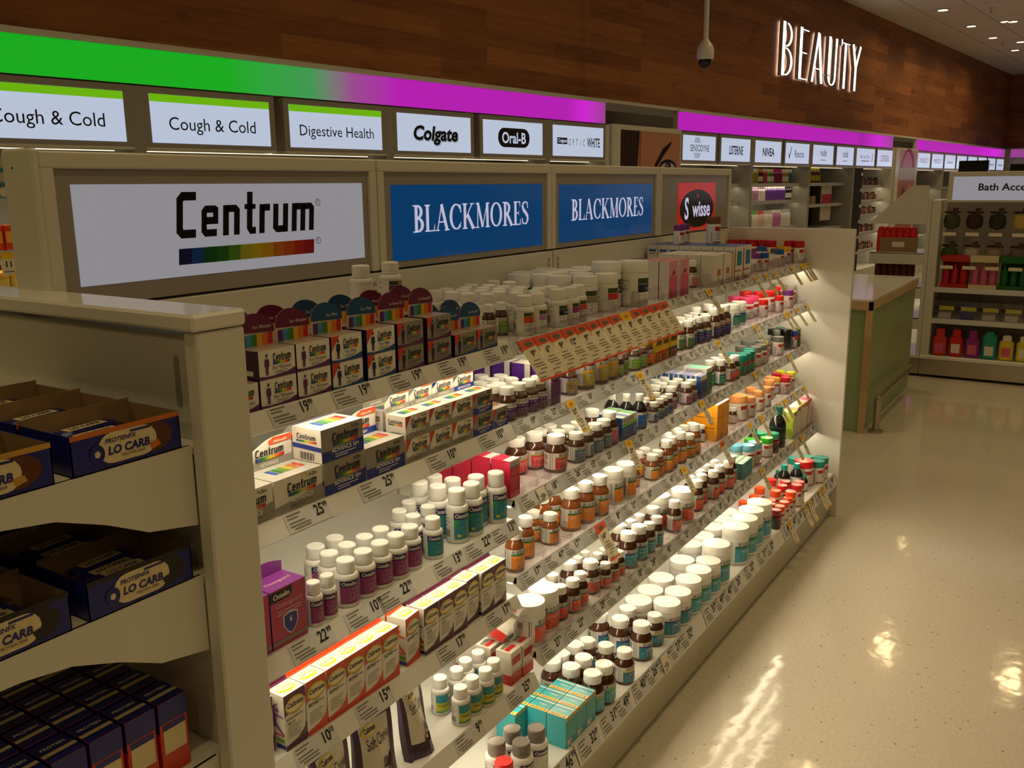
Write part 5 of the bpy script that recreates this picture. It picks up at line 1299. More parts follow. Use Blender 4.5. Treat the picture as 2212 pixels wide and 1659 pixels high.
def make_bottle(ty):
    fam, r, h, c1, c2, desc, word = TY[ty]
    hi = True; seg = 28
    q = MB(); c = MB(); l = MB(); R = r + .0004; R2 = r + .0008; R3 = r + .0011
    if fam == 'A':
        glass = AMB2 if c1 == 'ora' else AMB
        q.lathe([(r * .90, 0), (r * .98, .002), (r, .006), (r, h * .56), (r * .97, h * .60), (r * .88, h * .66), (r * .74, h * .72), (r * .66, h * .755), (r * .64, h * .79)], glass, seg, cap1=False)
        cr = r * .76
        c.lathe([(r * .66, h * .772), (cr, h * .776), (cr * 1.01, h * .80), (cr * .99, h * .845), (cr * .965, h * .85), (cr, h * .855), (cr, h * .975), (cr * .96, h * .994), (cr * .86, h), (cr * .82, h * .994), (cr * .1, h * .994)], CAPW, seg)
        a = math.radians(-60); c.mesh([(cr * .97 * math.cos(a + d) + k * .12 * r * math.cos(a), cr * .97 * math.sin(a + d) + k * .12 * r * math.sin(a), zz) for k in (0, 1) for d in (-.3, .3) for zz in (h * .93, h * .975)], [(4, 6, 7, 5), (0, 4, 5, 1), (2, 3, 7, 6), (1, 5, 7, 3), (0, 2, 6, 4)], CAPW)
        b0, b1 = h * .09, h * .555
        l.patch(R, b0, b1, -168, 150, LBLW)
        wt = (b1 - b0) * .22
        l.patch(R2, b1 - wt - (b1 - b0) * .09, b1 - wt, -68, 68, lc(c2)); l.patch(R2, b0 + .0005, b1 - wt - (b1 - b0) * .09, -68, 68, lc(c1))
        l.ctext('BLACKMORES', R3, b1 - wt * .86, wt * .70, 0, INK, maxdeg=124, style='serif', wfac=.95)
        mid = b0 + (b1 - b0) * .48
        if word: l.ctext(word, R3, mid - .001, (b1 - b0) * .15, -8, LBLW, maxdeg=100, wfac=.9)
        else: fine(l, R3, mid, mid + (b1 - b0) * .16, -50, 40, 1, LBLW)
        fine(l, R3, b0 + (b1 - b0) * .08, mid - .003, -52, 40, 3, pm('label_soft', (206, 200, 190), .4))
        barcode(l, R2, b1 - (b1 - b0) * .42, b1 - (b1 - b0) * .12, -135, -108); fine(l, R2, b0 + (b1 - b0) * .1, b1 - (b1 - b0) * .5, -140, -104, 3); l.patch(R2, b0, b1, -96, -93, INKG, seg=1); l.patch(R2, b0, b1, -84, -82, INKG, seg=1)
    elif fam == 'T':
        q.lathe([(r * .93, 0), (r * .985, .003), (r, .008), (r, h * .70), (r * .985, h * .725), (r * .95, h * .735), (r * .95, h * .79)], HDPE, 32, cap1=False)
        cm = pm('lid_gold', (128, 86, 40), .35, metal=.2) if ty == 't_gold' else CAPW; cr = r * .985
        c.lathe([(r * .955, h * .755), (cr * 1.0, h * .758), (cr * 1.01, h * .80), (cr * .985, h * .806), (cr * 1.0, h * .812), (cr, h * .985), (cr * .975, h), (cr * .93, h), (cr * .92, h * .992), (cr * .1, h * .992)], cm, 32)
        if ty.startswith('t_ow') or ty == 't_gold':
            b0, b1 = h * .07, h * .64
            l.patch(R, b0, b1, -165, 120, LBLW)
            l.patch(R2, b1 - (b1 - b0) * .24, b1 - .001, -48, 10, lc('dol') if c2 == 'dol' else lc(c1)); l.patch(R2, b1 - (b1 - b0) * .24, b1 - .001, 10, 48, pm('label_gold', (160, 130, 50), .4))
            l.patch(R2, b1 - (b1 - b0) * .56, b1 - (b1 - b0) * .26, -48, 48, lc(c1)); fine(l, R2, b0, b0 + (b1 - b0) * .36, -44, 40, 4)
            if word: l.ctext(word, R3, b1 - (b1 - b0) * .46, (b1 - b0) * .10, 8, LBLW, maxdeg=60)
            fine(l, R2, b0 + .002, b1 - .004, -150, -80, 8)
        else:
            b0, b1 = h * .09, h * .66
            l.patch(R, b0, b1, -166, 150, LBLW); wt = (b1 - b0) * .22
            l.patch(R2, b1 - wt - (b1 - b0) * .10, b1 - wt, -62, 66, lc(c2)); l.patch(R2, b0 + .0005, b1 - wt - (b1 - b0) * .10, -62, 66, lc(c1))
            l.ctext('BLACKMORES', R3, b1 - wt * .84, wt * .66, 0, INK, maxdeg=122, style='serif', wfac=.95)
            mid = b0 + (b1 - b0) * .46
            if word: l.ctext(word, R3, mid, (b1 - b0) * .13, -4, LBLW, maxdeg=92, wfac=.95)
            fine(l, R3, b0 + (b1 - b0) * .06, mid - .003, -48, 36, 4, pm('label_soft', (206, 200, 190), .4))
            barcode(l, R2, b1 - (b1 - b0) * .36, b1 - (b1 - b0) * .10, -128, -104); l.patch(R2, b0 + .002, b1 - .002, -84, -80, INKG, seg=1); l.patch(R2, b0 + .002, b1 - .002, -76, -74, INKG, seg=1); fine(l, R2, b0, b0 + (b1 - b0) * .12, -130, -100, 2)
    elif fam == 'W':
        q.lathe([(r * .90, 0), (r * .98, .003), (r, .008), (r * .97, h * .06), (r * .97, h * .60), (r, h * .62), (r * .99, h * .66), (r * .90, h * .70), (r * .74, h * .715), (r * .68, h * .72), (r * .68, h * .76)], HDPE, seg, cap1=False)
        cm = pm('cap_grey', (120, 112, 104), .35) if ty == 'o_gry' else (lidm('lred') if ty == 'o_rdc' else CAPW); cr = r * .76
        c.lathe([(cr * .98, h * .735), (cr * 1.0, h * .745), (cr * .99, h * .79), (cr * .96, h * .795)], cm, 40, cap1=False)
        c.lathe([(cr, h * .797), (cr, h * .97)], cm, 64, ribs=.018, cap0=False, cap1=False); c.lathe([(cr * .995, h * .97), (cr * .93, h * .995), (cr * .86, h), (cr * .82, h * .994), (cr * .1, h * .994)], cm, 40, cap0=False)
        Rw = r * .97 + .0004; Ra, Rb = Rw + .0004, Rw + .0007; b0, b1 = h * .08, h * .59
        l.patch(Rw, b0, b1, -166, 140, LBLW)
        if ty[0] == 'w':
            if c1 != 'wht':
                l.patch(Ra, b1 - (b1 - b0) * .20, b1 - .001, -46, 4, lc('dol')); l.patch(Ra, b1 - (b1 - b0) * .20, b1 - .001, 4, 46, pm('label_gold', (160, 130, 50), .4)); l.patch(Ra, b1 - (b1 - b0) * .52, b1 - (b1 - b0) * .22, -46, 46, lc(c1))
                if word: l.ctext(word, Rb, b1 - (b1 - b0) * .42, (b1 - b0) * .11, 6, LBLW, maxdeg=70)
                fine(l, Ra, b0 + .002, b0 + (b1 - b0) * .40, -42, 40, 4)
                barcode(l, Ra, b0 + (b1 - b0) * .10, b0 + (b1 - b0) * .45, -130, -98)
            fine(l, Ra, b0 + (b1 - b0) * .55, b1 - .003, -150, -76, 5); fine(l, Ra, b0 + .002, b0 + (b1 - b0) * .1, -150, -90, 1)
        else:
            sh = ty == 'c_yel'; m1 = lc(c1)
            l.patch(Ra, b0 + .001, b1, -72, 74, m1)
            if sh: l.patch(Ra + .0002, b1 - (b1 - b0) * .42, b1, -72, 74, lc('sea')); l.patch(Ra + .0003, b0 + .001, b0 + (b1 - b0) * .14, -72, 74, pm('leaf_green', (70, 130, 60), .4))
            if sh:
                l.ctext('Vitamin D', Rb + .0003, b0 + (b1 - b0) * .36, (b1 - b0) * .17, -6, INK, maxdeg=112); l.ctext('1000', Rb + .0003, b0 + (b1 - b0) * .22, (b1 - b0) * .10, 20, pm('brown_print', (120, 60, 30), .4)); l.patch(Rb, b1 - (b1 - b0) * .22, b1 - (b1 - b0) * .05, 12, 56, LBLW)
            else:
                l.patch(Rb - .0001, b1 - (b1 - b0) * .24, b1 + .0008, -72, 12, lc('nvy')); l.ctext('Ostelin', Rb + .0002, b1 - (b1 - b0) * .18, (b1 - b0) * .155, -28, LBLW, maxdeg=76, style='bold')
                if ty != 'o_gry' and ty != 'o_rdc': l.ctext('Vitamin D', Rb, b1 - (b1 - b0) * .42, (b1 - b0) * .12, 20, pm('label_lilac', (200, 130, 170), .4) if c1 == 'plm' else pm('label_mint', (120, 190, 160), .4), maxdeg=70)
                if ty == 'o_teL': l.patch(Rb, b0 + (b1 - b0) * .1, b0 + (b1 - b0) * .2, -56, -36, pm('label_yellow', (210, 180, 40), .4)); l.patch(Ra + .0001, b1 - (b1 - b0) * .5, b1 - (b1 - b0) * .24, -72, -52, pm('leaf_teal', (40, 150, 90), .4))
                fine(l, Rb, b0 + (b1 - b0) * .12, b1 - (b1 - b0) * .5, -30, 50, 4, pm('label_soft2', (190, 150, 180), .4) if c1 == 'plm' else pm('label_soft3', (130, 180, 180), .4))
            fine(l, Ra, b0 + (b1 - b0) * .45, b1 - .004, -140, -86, 4); barcode(l, Ra, b0 + (b1 - b0) * .08, b0 + (b1 - b0) * .36, -136, -92)
    elif fam == 'S':
        dark = 'dark' in desc; body = {'s_tel': lc('emr'), 's_nvy': pm('jar_red', (150, 30, 34), .3)}.get(ty, AMB if dark else HDPE)
        q.lathe([(r * .94, 0), (r, .004), (r, h * .66), (r * .96, h * .70), (r * .90, h * .71), (r * .90, h * .75)], body, seg, cap1=False)
        lm = lidm(c1); cr = r * .97
        c.lathe([(cr * .93, h * .70), (cr * 1.0, h * .712), (cr * 1.0, h * .735)], lm if r < .024 else HDPE, seg, cap1=False)
        c.lathe([(cr * .985, h * .735), (cr, h * .742), (cr, h * .975), (cr * .97, h), (cr * .90, h), (cr * .88, h * .993), (cr * .1, h * .993)], lm, seg)
        b0, b1 = h * .05, h * .64
        if ty != 's_tel': l.patch(R, b0, b1, -150, 150, LBLW if not dark else pm('jade_label', (30, 60, 50), .4))
        l.patch(R2, b1 - (b1 - b0) * .26, b1 - .0005, -58, 58, pm('red_banner', (176, 26, 34), .4)); l.ctext('Swisse', R3, b1 - (b1 - b0) * .21, (b1 - b0) * .14, 8, LBLW, maxdeg=52, style='bold')
        l.patch(R2, b0, b0 + (b1 - b0) * .07, -70, 70, pm('red_banner', (176, 26, 34), .4)); fine(l, R2, b0 + (b1 - b0) * .12, b1 - (b1 - b0) * .30, -48, 44, 4, INKG if ty != 's_tel' else pm('label_mint', (120, 190, 160), .4)); l.patch(R2, b0 + (b1 - b0) * .1, b1 - (b1 - b0) * .3, -84, -80, pm('red_banner', (176, 26, 34), .4), seg=1)
    else:
        q.lathe([(r * .93, 0), (r, .004), (r, h * .52), (r * .94, h * .60), (r * .78, h * .68), (r * .52, h * .76), (r * .42, h * .79), (r * .42, h * .84)], BLKG if ty != 'b_red' else AMB, seg, cap1=False) if ty != 'b_blk' else q.lathe([(r * .94, 0), (r, .004), (r, h * .72), (r * .9, h * .74), (r * .9, h * .78)], BLKG, seg, cap1=False)
        lm = lidm(c2); cr = r * (.95 if ty == 'b_blk' else (.66 if ty in ('b_gry', 'b_red') else .50)); zc = .75 if ty == 'b_blk' else .80
        c.lathe([(cr * .98, h * zc), (cr * 1.02, h * (zc + .01)), (cr * 1.02, h * (zc + .05)), (cr * .97, h * (zc + .055)), (cr, h * (zc + .06)), (cr, h * .98), (cr * .95, h), (cr * .1, h)], lm, 24)
        b0, b1 = h * .08, h * .50
        if c1 != 'none':
            l.patch(R, b0, b1, -140, 120, LBLW if c1 != 'nav' else lc('nav')); wt = (b1 - b0) * .16
            if c1 == 'blu': l.patch(R2, b0, b1 - wt, -70, 70, lc('blu')); l.ctext('BLACKMORES', R3, b1 - wt * .8, wt * .6, 0, INK, maxdeg=120, style='serif'); fine(l, R3, b0, b1 - wt, -40, 40, 3, pm('label_sky', (110, 160, 210), .4))
            else: fine(l, R2, b0, b1, -60, 50, 5)
        else:
            l.patch(R, h * .50, h * .507, -170, 170, lidm('ltea') if c2 == 'ltea' else BLACK); fine(l, R, h * .1, h * .4, -50, 40, 4, pm('dim_print', (60, 90, 84), .4))
    root = q.build(NAMES[fam]); c.build('cap', root); 
    if l.f: l.build('label', root)
    return root
PROTO = {}
def bottle(ty, x, y, z, rz=0.0):
    if ty not in PROTO: o = PROTO[ty] = make_bottle(ty); o.location = (x, y, z); o.rotation_euler = (0, 0, rz); return o
    return dup(PROTO[ty], (x, y, z), rz)
SHW = {'1': 'top shelf', '2': 'fifth shelf up', '3': 'fourth shelf up', '4': 'third shelf up', '5': 'second shelf up', '0': 'bottom shelf'}
ROWW = ['front row', 'second row', 'third row', 'fourth row', 'fifth row', 'sixth row', 'seventh row', 'eighth row']
random.seed(11)
recs = []
BACKS = 0
for n, (sh, ty, x, y, z) in enumerate(ITEMS):
    rz = math.radians(random.uniform(-14, 10))
    if n in TURNED: rz += math.radians(TURNED[n])
    o = bottle(ty, x, y, z, rz); recs.append((sh, ty, x, y, o))
def finish(recs):
    D = {}
    for sh, ty, x, y, o in recs:
        k = int(max(0, (y - FRONT[sh] - .004 - TY[ty][1]) / (2 * TY[ty][1] + .002) + .35)); k = min(k, 7)
        D.setdefault((sh, TY[ty][5], k), []).append((x, y, o, ty))
    for (sh, desc, k), L in D.items():
        L.sort(key=lambda a: (-a[0], a[1])); fr = 'from the end panel' if sh[0] == 'R' else 'from the rear end'
        if sh[0] == 'L': L.reverse(); fr = 'from the grey post'
        for i, (x, y, o, ty) in enumerate(L):
            s = '%s, %s, %s' % (desc, SHW[sh[1]], ROWW[k]) if k or len(L) == 1 or True else desc
            if len(L) > 1: s += ', %s %s' % (ORD[i], fr)
            fam = TY[ty][0]
            tag(o, s, CATS[fam], '%s goods on the gondola %s' % ({'A': 'brown bottled', 'T': 'white tub', 'W': 'white bottled', 'S': 'coloured lid', 'B': 'black bottled'}[fam], SHW[sh[1]]))
finish(recs)
# the two white bottles standing on others behind the rainbow boxes
for i, (ty, x, y, lab) in enumerate([('w_bac', 1.436, 1.30, 'white bottle with back label, raised on another behind the arched cards'), ('w_pur', 1.53, 1.30, 'white bottle with violet label standing raised in front of blue header')]):
    o = bottle('w_bac', x, y, 1.152, -.6); tag(o, ['white bottle underneath the raised bottle with the back label', 'white bottle underneath the raised bottle with violet label'][i], 'bottle', 'stacked pair of white bottles')
    o = bottle(ty, x, y, 1.152 + .0942, -1.0 if i == 0 else -.2); tag(o, lab, 'bottle', 'stacked pair of white bottles')
# ------------------------------------------------------------------ cartons
def frontface(q, W, H, fn): fn(q, W, H)
def fx(q, pts, y, mt): q.face([(a, y, b) for a, b in pts], mt)
def rect(q, a0, b0, a1, b1, y, mt): q.face([(a0, y, b0), (a1, y, b0), (a1, y, b1), (a0, y, b1)], mt)
CW = pm('carton_white', (226, 222, 212), .35); CG = pm('carton_silver', (150, 146, 136), .3, metal=.25); CRED = pm('carton_red', (206, 60, 30), .35); CPUR = pm('carton_plum', (92, 36, 96), .35); CPUD = pm('carton_dark_plum', (58, 18, 52), .35)
CBLU = pm('carton_royal', (20, 44, 136), .35); CNAV = pm('carton_navy', (24, 30, 84), .35); CBLK = pm('carton_black', (22, 18, 22), .4)
def centrum_front(q, W, H, base, foot, word, wcol, corner, fig, small=True):
    q.text('Centrum', (W * (.36 if small else .30) + W * .27, -.0008, H * .58), U, V3, H * .27, CBLK, maxw=W * .50, style='block', shear=.08)
    rainbow(q, (W * (.38 if small else .32), -.0008, H * .47), U, V3, W * .46, H * .09)
    q.text(word, (W * .62, -.0009, H * .29), U, V3, H * .13, wcol, maxw=W * .52)
    for k in range(2): rect(q, W * .42, H * (.21 - .06 * k), W * (.78 - .1 * k), H * (.23 - .06 * k), -.0008, INKG)
    fx(q, [(0, .0005), (W, .0005), (W, H * .26), (W * .80, H * .16), (W * .5, H * .10), (W * .2, H * .09), (0, H * .13)], -.0006, foot)
    if corner: fx(q, [(0, H * .45), (0, H), (W * .26, H)], -.0006, CRED)
    if fig:
        c = fig; cx = W * .21
        fx(q, ell(cx, H * .82, W * .028, H * .065, 12), -.0009, c); fx(q, [(cx - W * .055, H * .70), (cx + W * .055, H * .70), (cx + W * .065, H * .45), (cx + W * .035, H * .42), (cx + W * .03, H * .14), (cx + W * .005, H * .14), (cx, H * .36), (cx - W * .015, H * .14), (cx - W * .04, H * .14), (cx - W * .035, H * .42), (cx - W * .065, H * .45)], -.0009, c)
def carton_small(x, y, z, kind, label, arch=True, W=.0775, D=.045, H=.047):
    t = empty('supplement_carton', (x, y, z))
    base, foot, side, word, wc, corner, fig, top = {'women': (CW, CPUR, CPUD, 'For Women', CPUR, False, CPUR, pm('arch_plum', (104, 28, 66), .35)), 'men': (CW, pm('carton_blue2', (30, 74, 140), .35), CNAV, 'For Men', CBLU, True, CNAV, pm('arch_blue', (24, 76, 124), .35)),
        'women50': (CG, CPUR, CPUD, 'For Women 50+', CPUR, True, CPUD, pm('arch_plum', (104, 28, 66), .35)), 'men50': (CG, pm('carton_blue2', (30, 74, 140), .35), CNAV, 'For Men 50+', CNAV, True, CNAV, pm('arch_blue', (24, 76, 124), .35))}[kind]
    q = MB(); q.box(0, 0, 0, W, D, H, base, sides={'left': side, 'right': side, 'top': pm('carton_top_' + kind, (170, 150, 140), .35)})
    centrum_front(q, W, H, base, foot, word, wc, corner, fig)
    rect_ = [(-.0004, D * .3, .006), (-.0004, D * .7, .006), (-.0004, D * .7, .014), (-.0004, D * .3, .014)]; q.face(rect_[::-1], CW); q.build('carton_body', t)
    if arch:
        q = MB(); n = 14; P = [(0, 0)] + [(W * i / n, .034 + .020 * math.sin(PI * min(1, (i / n) * .62 + .12)) ** 1.0 * 1.0) for i in range(n + 1)] + [(W, 0)]
        P = [(0, 0), (0, .026)] + [(W * (1 - math.cos(PI * i / 16)) / 2, .026 + .030 * math.sin(PI * (i / 16) ** .85)) for i in range(1, 16)] + [(W, .022), (W, 0)]
        q.prism(P, (0, D + .0008, H - .002), U, V3, (0, -1, 0), .0008, CW, side=pm('arch_red', (176, 30, 40), .35))
        top_z = H - .002
        A = [p for p in P if p[1] >= .026]; 
        q.face([(a, D - .0003, top_z + b) for a, b in A] + [(W, D - .0003, top_z + .022)], top)
        for k, c in enumerate([(92, 40, 110), (70, 150, 200), (60, 140, 60), (230, 180, 50), (230, 120, 40), (200, 40, 40)]):
            a0 = W * (.05 + .152 * k); rect(q, a0, top_z + .001, a0 + W * .14, top_z + .0215, D - .0004, pm('arch_stripe_%d' % k, c, .35))
        q.text(word, (W * .66, D - .0006, top_z + .030), U, V3, .006, LBLW, maxw=W * .5); q.build('arched_card', t)
    tag(t, label, 'box', 'small multivitamin cartons'); return t
x0 = .972; yf = 1.103; z1 = 1.1525
lay = [('women', .972), ('women', 1.053), ('men', 1.135), ('men', 1.226), ('women50', 1.312), ('women50', 1.403), ('men50', 1.493), ('men50', 1.573)]
pos = ['next to the grey post', 'second from the grey post', 'left of the pair', 'right of the pair', 'left of the pair', 'right of the pair', 'left of the pair', 'right of the pair']
kn = {'women': 'white and plum For Women carton', 'men': 'white and blue For Men carton', 'women50': 'silver and plum For Women 50+ carton', 'men50': 'silver and blue For Men 50+ carton'}
carton_small(.890, yf, z1, 'women', 'plum carton half hidden behind the grey end post, lower', arch=False)
for i, (kd, x) in enumerate(lay):
    two = i < 6
    carton_small(x, yf, z1, kd, '%s, lower layer, %s, top shelf' % (kn[kd], pos[i]) if two else '%s on the top shelf, %s' % (kn[kd], pos[i]), arch=not two)
    if two: carton_small(x, yf, z1 + .0475, kd, '%s with arched card, upper layer, %s' % (kn[kd], pos[i]))
    y2 = yf + .062
    carton_small(x + .012, y2, z1, kd, '%s, second row down, %s' % (kn[kd], pos[i]), arch=not two)
    if two: carton_small(x + .012, y2, z1 + .0475, kd, '%s, upper second row, %s' % (kn[kd].replace('carton', 'box'), pos[i].replace('from the grey post', 'from post').replace('next to the grey post', 'by post')))
def advance(x, y, z, W, D, H, fifty, label, arch='none', corner=False, rz=0.0):
    t = empty('supplement_carton', (x, y, z), rz)
    topm = pm('carton_pale', (206, 204, 200), .3)
    base = CG if fifty else CW
    q = MB(); q.box(0, 0, 0, W, D, H, base, sides={'top': topm, 'left': CW})
    if fifty: fx(q, [(0, .0004), (W, .0004), (W, H * .44), (W * .6, H * .36), (W * .2, H * .30), (0, H * .32)], -.0006, CBLU)
    else: fx(q, [(0, .0004), (W, .0004), (W, H * .48), (W * .5, H * .32), (0, H * .22)], -.0006, CG)
    if corner: fx(q, [(0, H * .45), (0, H), (W * .22, H)], -.0007, CRED)
    q.text('Centrum', (W * .56, -.0010, H * .55), U, V3, H * .26, CBLK, maxw=W * .62, style='block', shear=.08); rainbow(q, (W * .27, -.0010, H * .43), U, V3, W * .58, H * .095)
    q.text('ADVANCE 50+' if fifty else 'ADVANCE', (W * .55, -.0012, H * .24), U, V3, H * .13, LBLW, maxw=W * .72, style='bold')
    for k in range(2): rect(q, W * .3, H * (.15 - .07 * k), W * (.8 - .2 * k), H * (.175 - .07 * k), -.0011, LBLW if fifty else INKG)
    v, f = _stroke([(W * .62 + .5 * H * .22 * math.cos(a), H * .84 + H * .10 * math.sin(a)) for a in [PI * k / 8 for k in range(9)]], H * .03); q.mesh([(a, -.0010, b) for a, b in v], f, pm('rainbow_7', CENT[7], .3)); q.text('A.Zinc', (W * .80, -.0011, H * .83), U, V3, H * .09, CBLK, style='bold')
    for k, c in enumerate([1, 3, 4, 6, 8, 10]):   # icons along the top
        a0 = W * (.24 + .11 * k); q.face([(a0, D * .35, H + .0005), (a0 + W * .085, D * .35, H + .0005), (a0 + W * .085, D * .75, H + .0005), (a0, D * .75, H + .0005)], pm('rainbow_%d' % c, CENT[c], .3))
    # left end: logo and barcode
    O = (-.0006, D * .5, 0); uu = (0, -1, 0)
    q.text('Centrum', (-.0006, D * .5, H * .66), uu, V3, H * .16, CBLK, maxw=D * .8, style='block'); rainbow(q, (-.0006, D * .85, H * .57), uu, V3, D * .7, H * .06)
    if fifty: q.face([(-.0007, D, H * .38), (-.0007, 0, H * .34), (-.0007, 0, H * .48), (-.0007, D, H * .52)], CBLU)
    for k in range(10): q.face([(-.0008, D * (.75 - .05 * k), H * .05), (-.0008, D * (.75 - .05 * k - .02 - .015 * (k % 2)), H * .05), (-.0008, D * (.75 - .05 * k - .02 - .015 * (k % 2)), H * .28), (-.0008, D * (.75 - .05 * k), H * .28)], BARC)
    q.build('carton_body', t)
    if arch != 'none':
        q = MB()
        if arch == 'flap': q.prism([(0, 0), (W, 0), (W, .022), (W * .5, .018), (0, .014)], (0, D + .0008, H - .001), U, V3, (0, -1, 0), .0008, CBLU); q.text('ADVANCE 50+', (W * .55, D - .0006, H + .005), U, V3, .0075, LBLW, maxw=W * .8, style='bold')
        else:
            hh = .048 * W / .08 if W < .09 else .052
            P = [(0, 0), (0, hh * .45)] + [(W * i / 10, hh * (.45 + .55 * math.sin(PI / 2 * min(1, i / 7)))) for i in range(1, 10)] + [(W, hh * .96), (W, 0)]
            q.prism(P, (0, D + .0008, H - .001), U, V3, (0, -1, 0), .0008, CW)
            fx(q, [(W * .50, H + hh * .80), (W, H + hh * .80), (W, H + hh * .95), (W * .6, H + hh * .96)], D - .0006, CRED); rect(q, W * .52, H + hh * .74, W * .98, H + hh * .90, D - .0007, pm('red_tab', (222, 84, 36), .35)); q.text('ONE-A-DAY', (W * .75, D - .0010, H + hh * .78), U, V3, hh * .08, LBLW, maxw=W * .4, style='bold')
            q.text('Centrum', (W * .52, D - .0010, H + hh * .42), U, V3, hh * .26, CBLK, maxw=W * .66, style='block', shear=.08); rainbow(q, (W * .22, D - .0010, H + hh * .28), U, V3, W * .6, hh * .10)
            rect(q, 0, H, W, H + hh * .24, D - .0008, CBLU if fifty else CG); q.text('ADVANCE 50+' if fifty else 'ADVANCE', (W * .5, D - .0012, H + hh * .07), U, V3, hh * .12, LBLW, maxw=W * .8, style='bold')
        q.build('arched_card', t)
    tag(t, label, 'box', 'silver and white multivitamin cartons'); return t
z2 = .9685; y2 = 1.103
advance(.872, y2, z2, .110, .07, .060, False, 'white ADVANCE carton mostly hidden by the grey post', 'arch')
advance(.986, y2, z2, .110, .07, .060, False, 'big white ADVANCE carton with arched card beside the grey post', 'arch')
advance(1.100, y2, z2, .107, .07, .060, True, 'big silver ADVANCE 50+ carton at the bottom of the two-high stack')
advance(1.098, y2, z2 + .0605, .107, .07, .060, True, 'big silver ADVANCE 50+ carton with blue flap on top of its stack', 'flap')
advance(1.210, y2, z2, .110, .07, .060, True, 'big silver ADVANCE 50+ carton standing single beside small cartons', 'arch')
for i, x in enumerate((1.326, 1.402, 1.478, 1.553)):
    ff = i == 3; nm = 'small silver and blue ADVANCE 50+ carton' if ff else 'small white ADVANCE carton'
    advance(x, y2, z2, .074, .05, .047, ff, nm + (', lower layer, %s from the big cartons' % ORD[i] if not ff else ' under the arched upper one'), corner=True)
    advance(x, y2, z2 + .0475, .074, .05, .047, ff, nm + (' with arched card, upper layer, %s from big cartons' % ORD[i] if not ff else ' with arched card, upper layer'), 'arch', corner=True)
    advance(x + .01, y2 + .066, z2, .074, .05, .047, ff, nm + ', second row, %s from big cartons' % ORD[i], 'none'); advance(x + .01, y2 + .066, z2 + .0475, .074, .05, .047, ff, nm + ', second row upper, %s from big cartons' % ORD[i], 'arch')
advance(1.631, y2, z2, .058, .05, .044, True, 'last small ADVANCE 50+ carton beside purple-labelled bottles', 'none', corner=True)
for i, x in enumerate((.93, 1.045, 1.16, 1.275)): advance(x, y2 + .088, z2, .108, .07, .060, i > 0, 'big ADVANCE carton in the second row, %s from the grey post' % ORD[i], 'arch' if i in (0, 2, 3) else 'none') if i < 3 else None
# Ostelin cartons
OSTM = pm('ost_magenta', (170, 56, 96), .3); OSTP = pm('ost_violet', (110, 44, 120), .3); OSTB = pm('ost_blue', (64, 64, 122), .3)
for i, (x, lab) in enumerate([(.870, 'magenta Osteoguard carton partly behind the grey post'), (.953, 'magenta Osteoguard carton with blue shield beside slim bottles')]):
    W, D, H = .080, .055, .105; t = empty('supplement_carton', (x, 1.094, .7425)); q = MB(); q.box(0, 0, 0, W, D, H, OSTM, sides={'left': OSTB, 'top': OSTP, 'right': OSTP})
    fx(q, [(0, H * .97), (W * .62, H * .97), (W * .60, H * .86), (W * .5, H * .80), (0, H * .80)], -.0006, pm('ost_ink', (24, 18, 34), .3)); q.text('Ostelin', (W * .30, -.0010, H * .845), U, V3, H * .085, LBLW, maxw=W * .5, style='bold')
    q.text('Osteoguard', (W * .5, -.0008, H * .68), U, V3, H * .085, pm('ost_pink', (226, 178, 190), .3), maxw=W * .84)
    for k in range(2): rect(q, W * .16, H * (.60 - .05 * k), W * .84, H * (.615 - .05 * k), -.0007, pm('ost_pink', (226, 178, 190), .3))
    sh = [(.34, .50), (.5, .53), (.70, .50), (.70, .34), (.62, .24), (.52, .18), (.42, .24), (.34, .34)]; fx(q, [(W * (.52 + (a - .52) * 1.15), H * (.36 + (b - .36) * 1.12)) for a, b in sh], -.0008, LBLW); fx(q, [(W * a, H * b) for a, b in sh], -.0012, pm('ost_shield', (40, 44, 140), .3)); q.text('6', (W * .52, -.0016, H * .38), U, V3, H * .09, LBLW, style='bold')
    rect(q, 0, H * .06, W, H * .13, -.0006, pm('ost_grey', (132, 120, 116), .3)); q.text('Osteoguard', (W * .5, D * .4, H + .0005), U, (0, 1, 0), H * .08, pm('ost_pink', (226, 178, 190), .3), maxw=W * .8)
    q.build('carton_body', t)
    q = MB(); q.prism([(0, 0)] + [(W * i / 10, .018 + .008 * math.sin(PI * i / 10)) for i in range(11)] + [(W, 0)], (0, D + .001, H - .001), U, V3, (0, -1, 0), .0008, OSTP); q.build('arched_card', t)
    tag(t, lab, 'box', 'magenta calcium cartons')
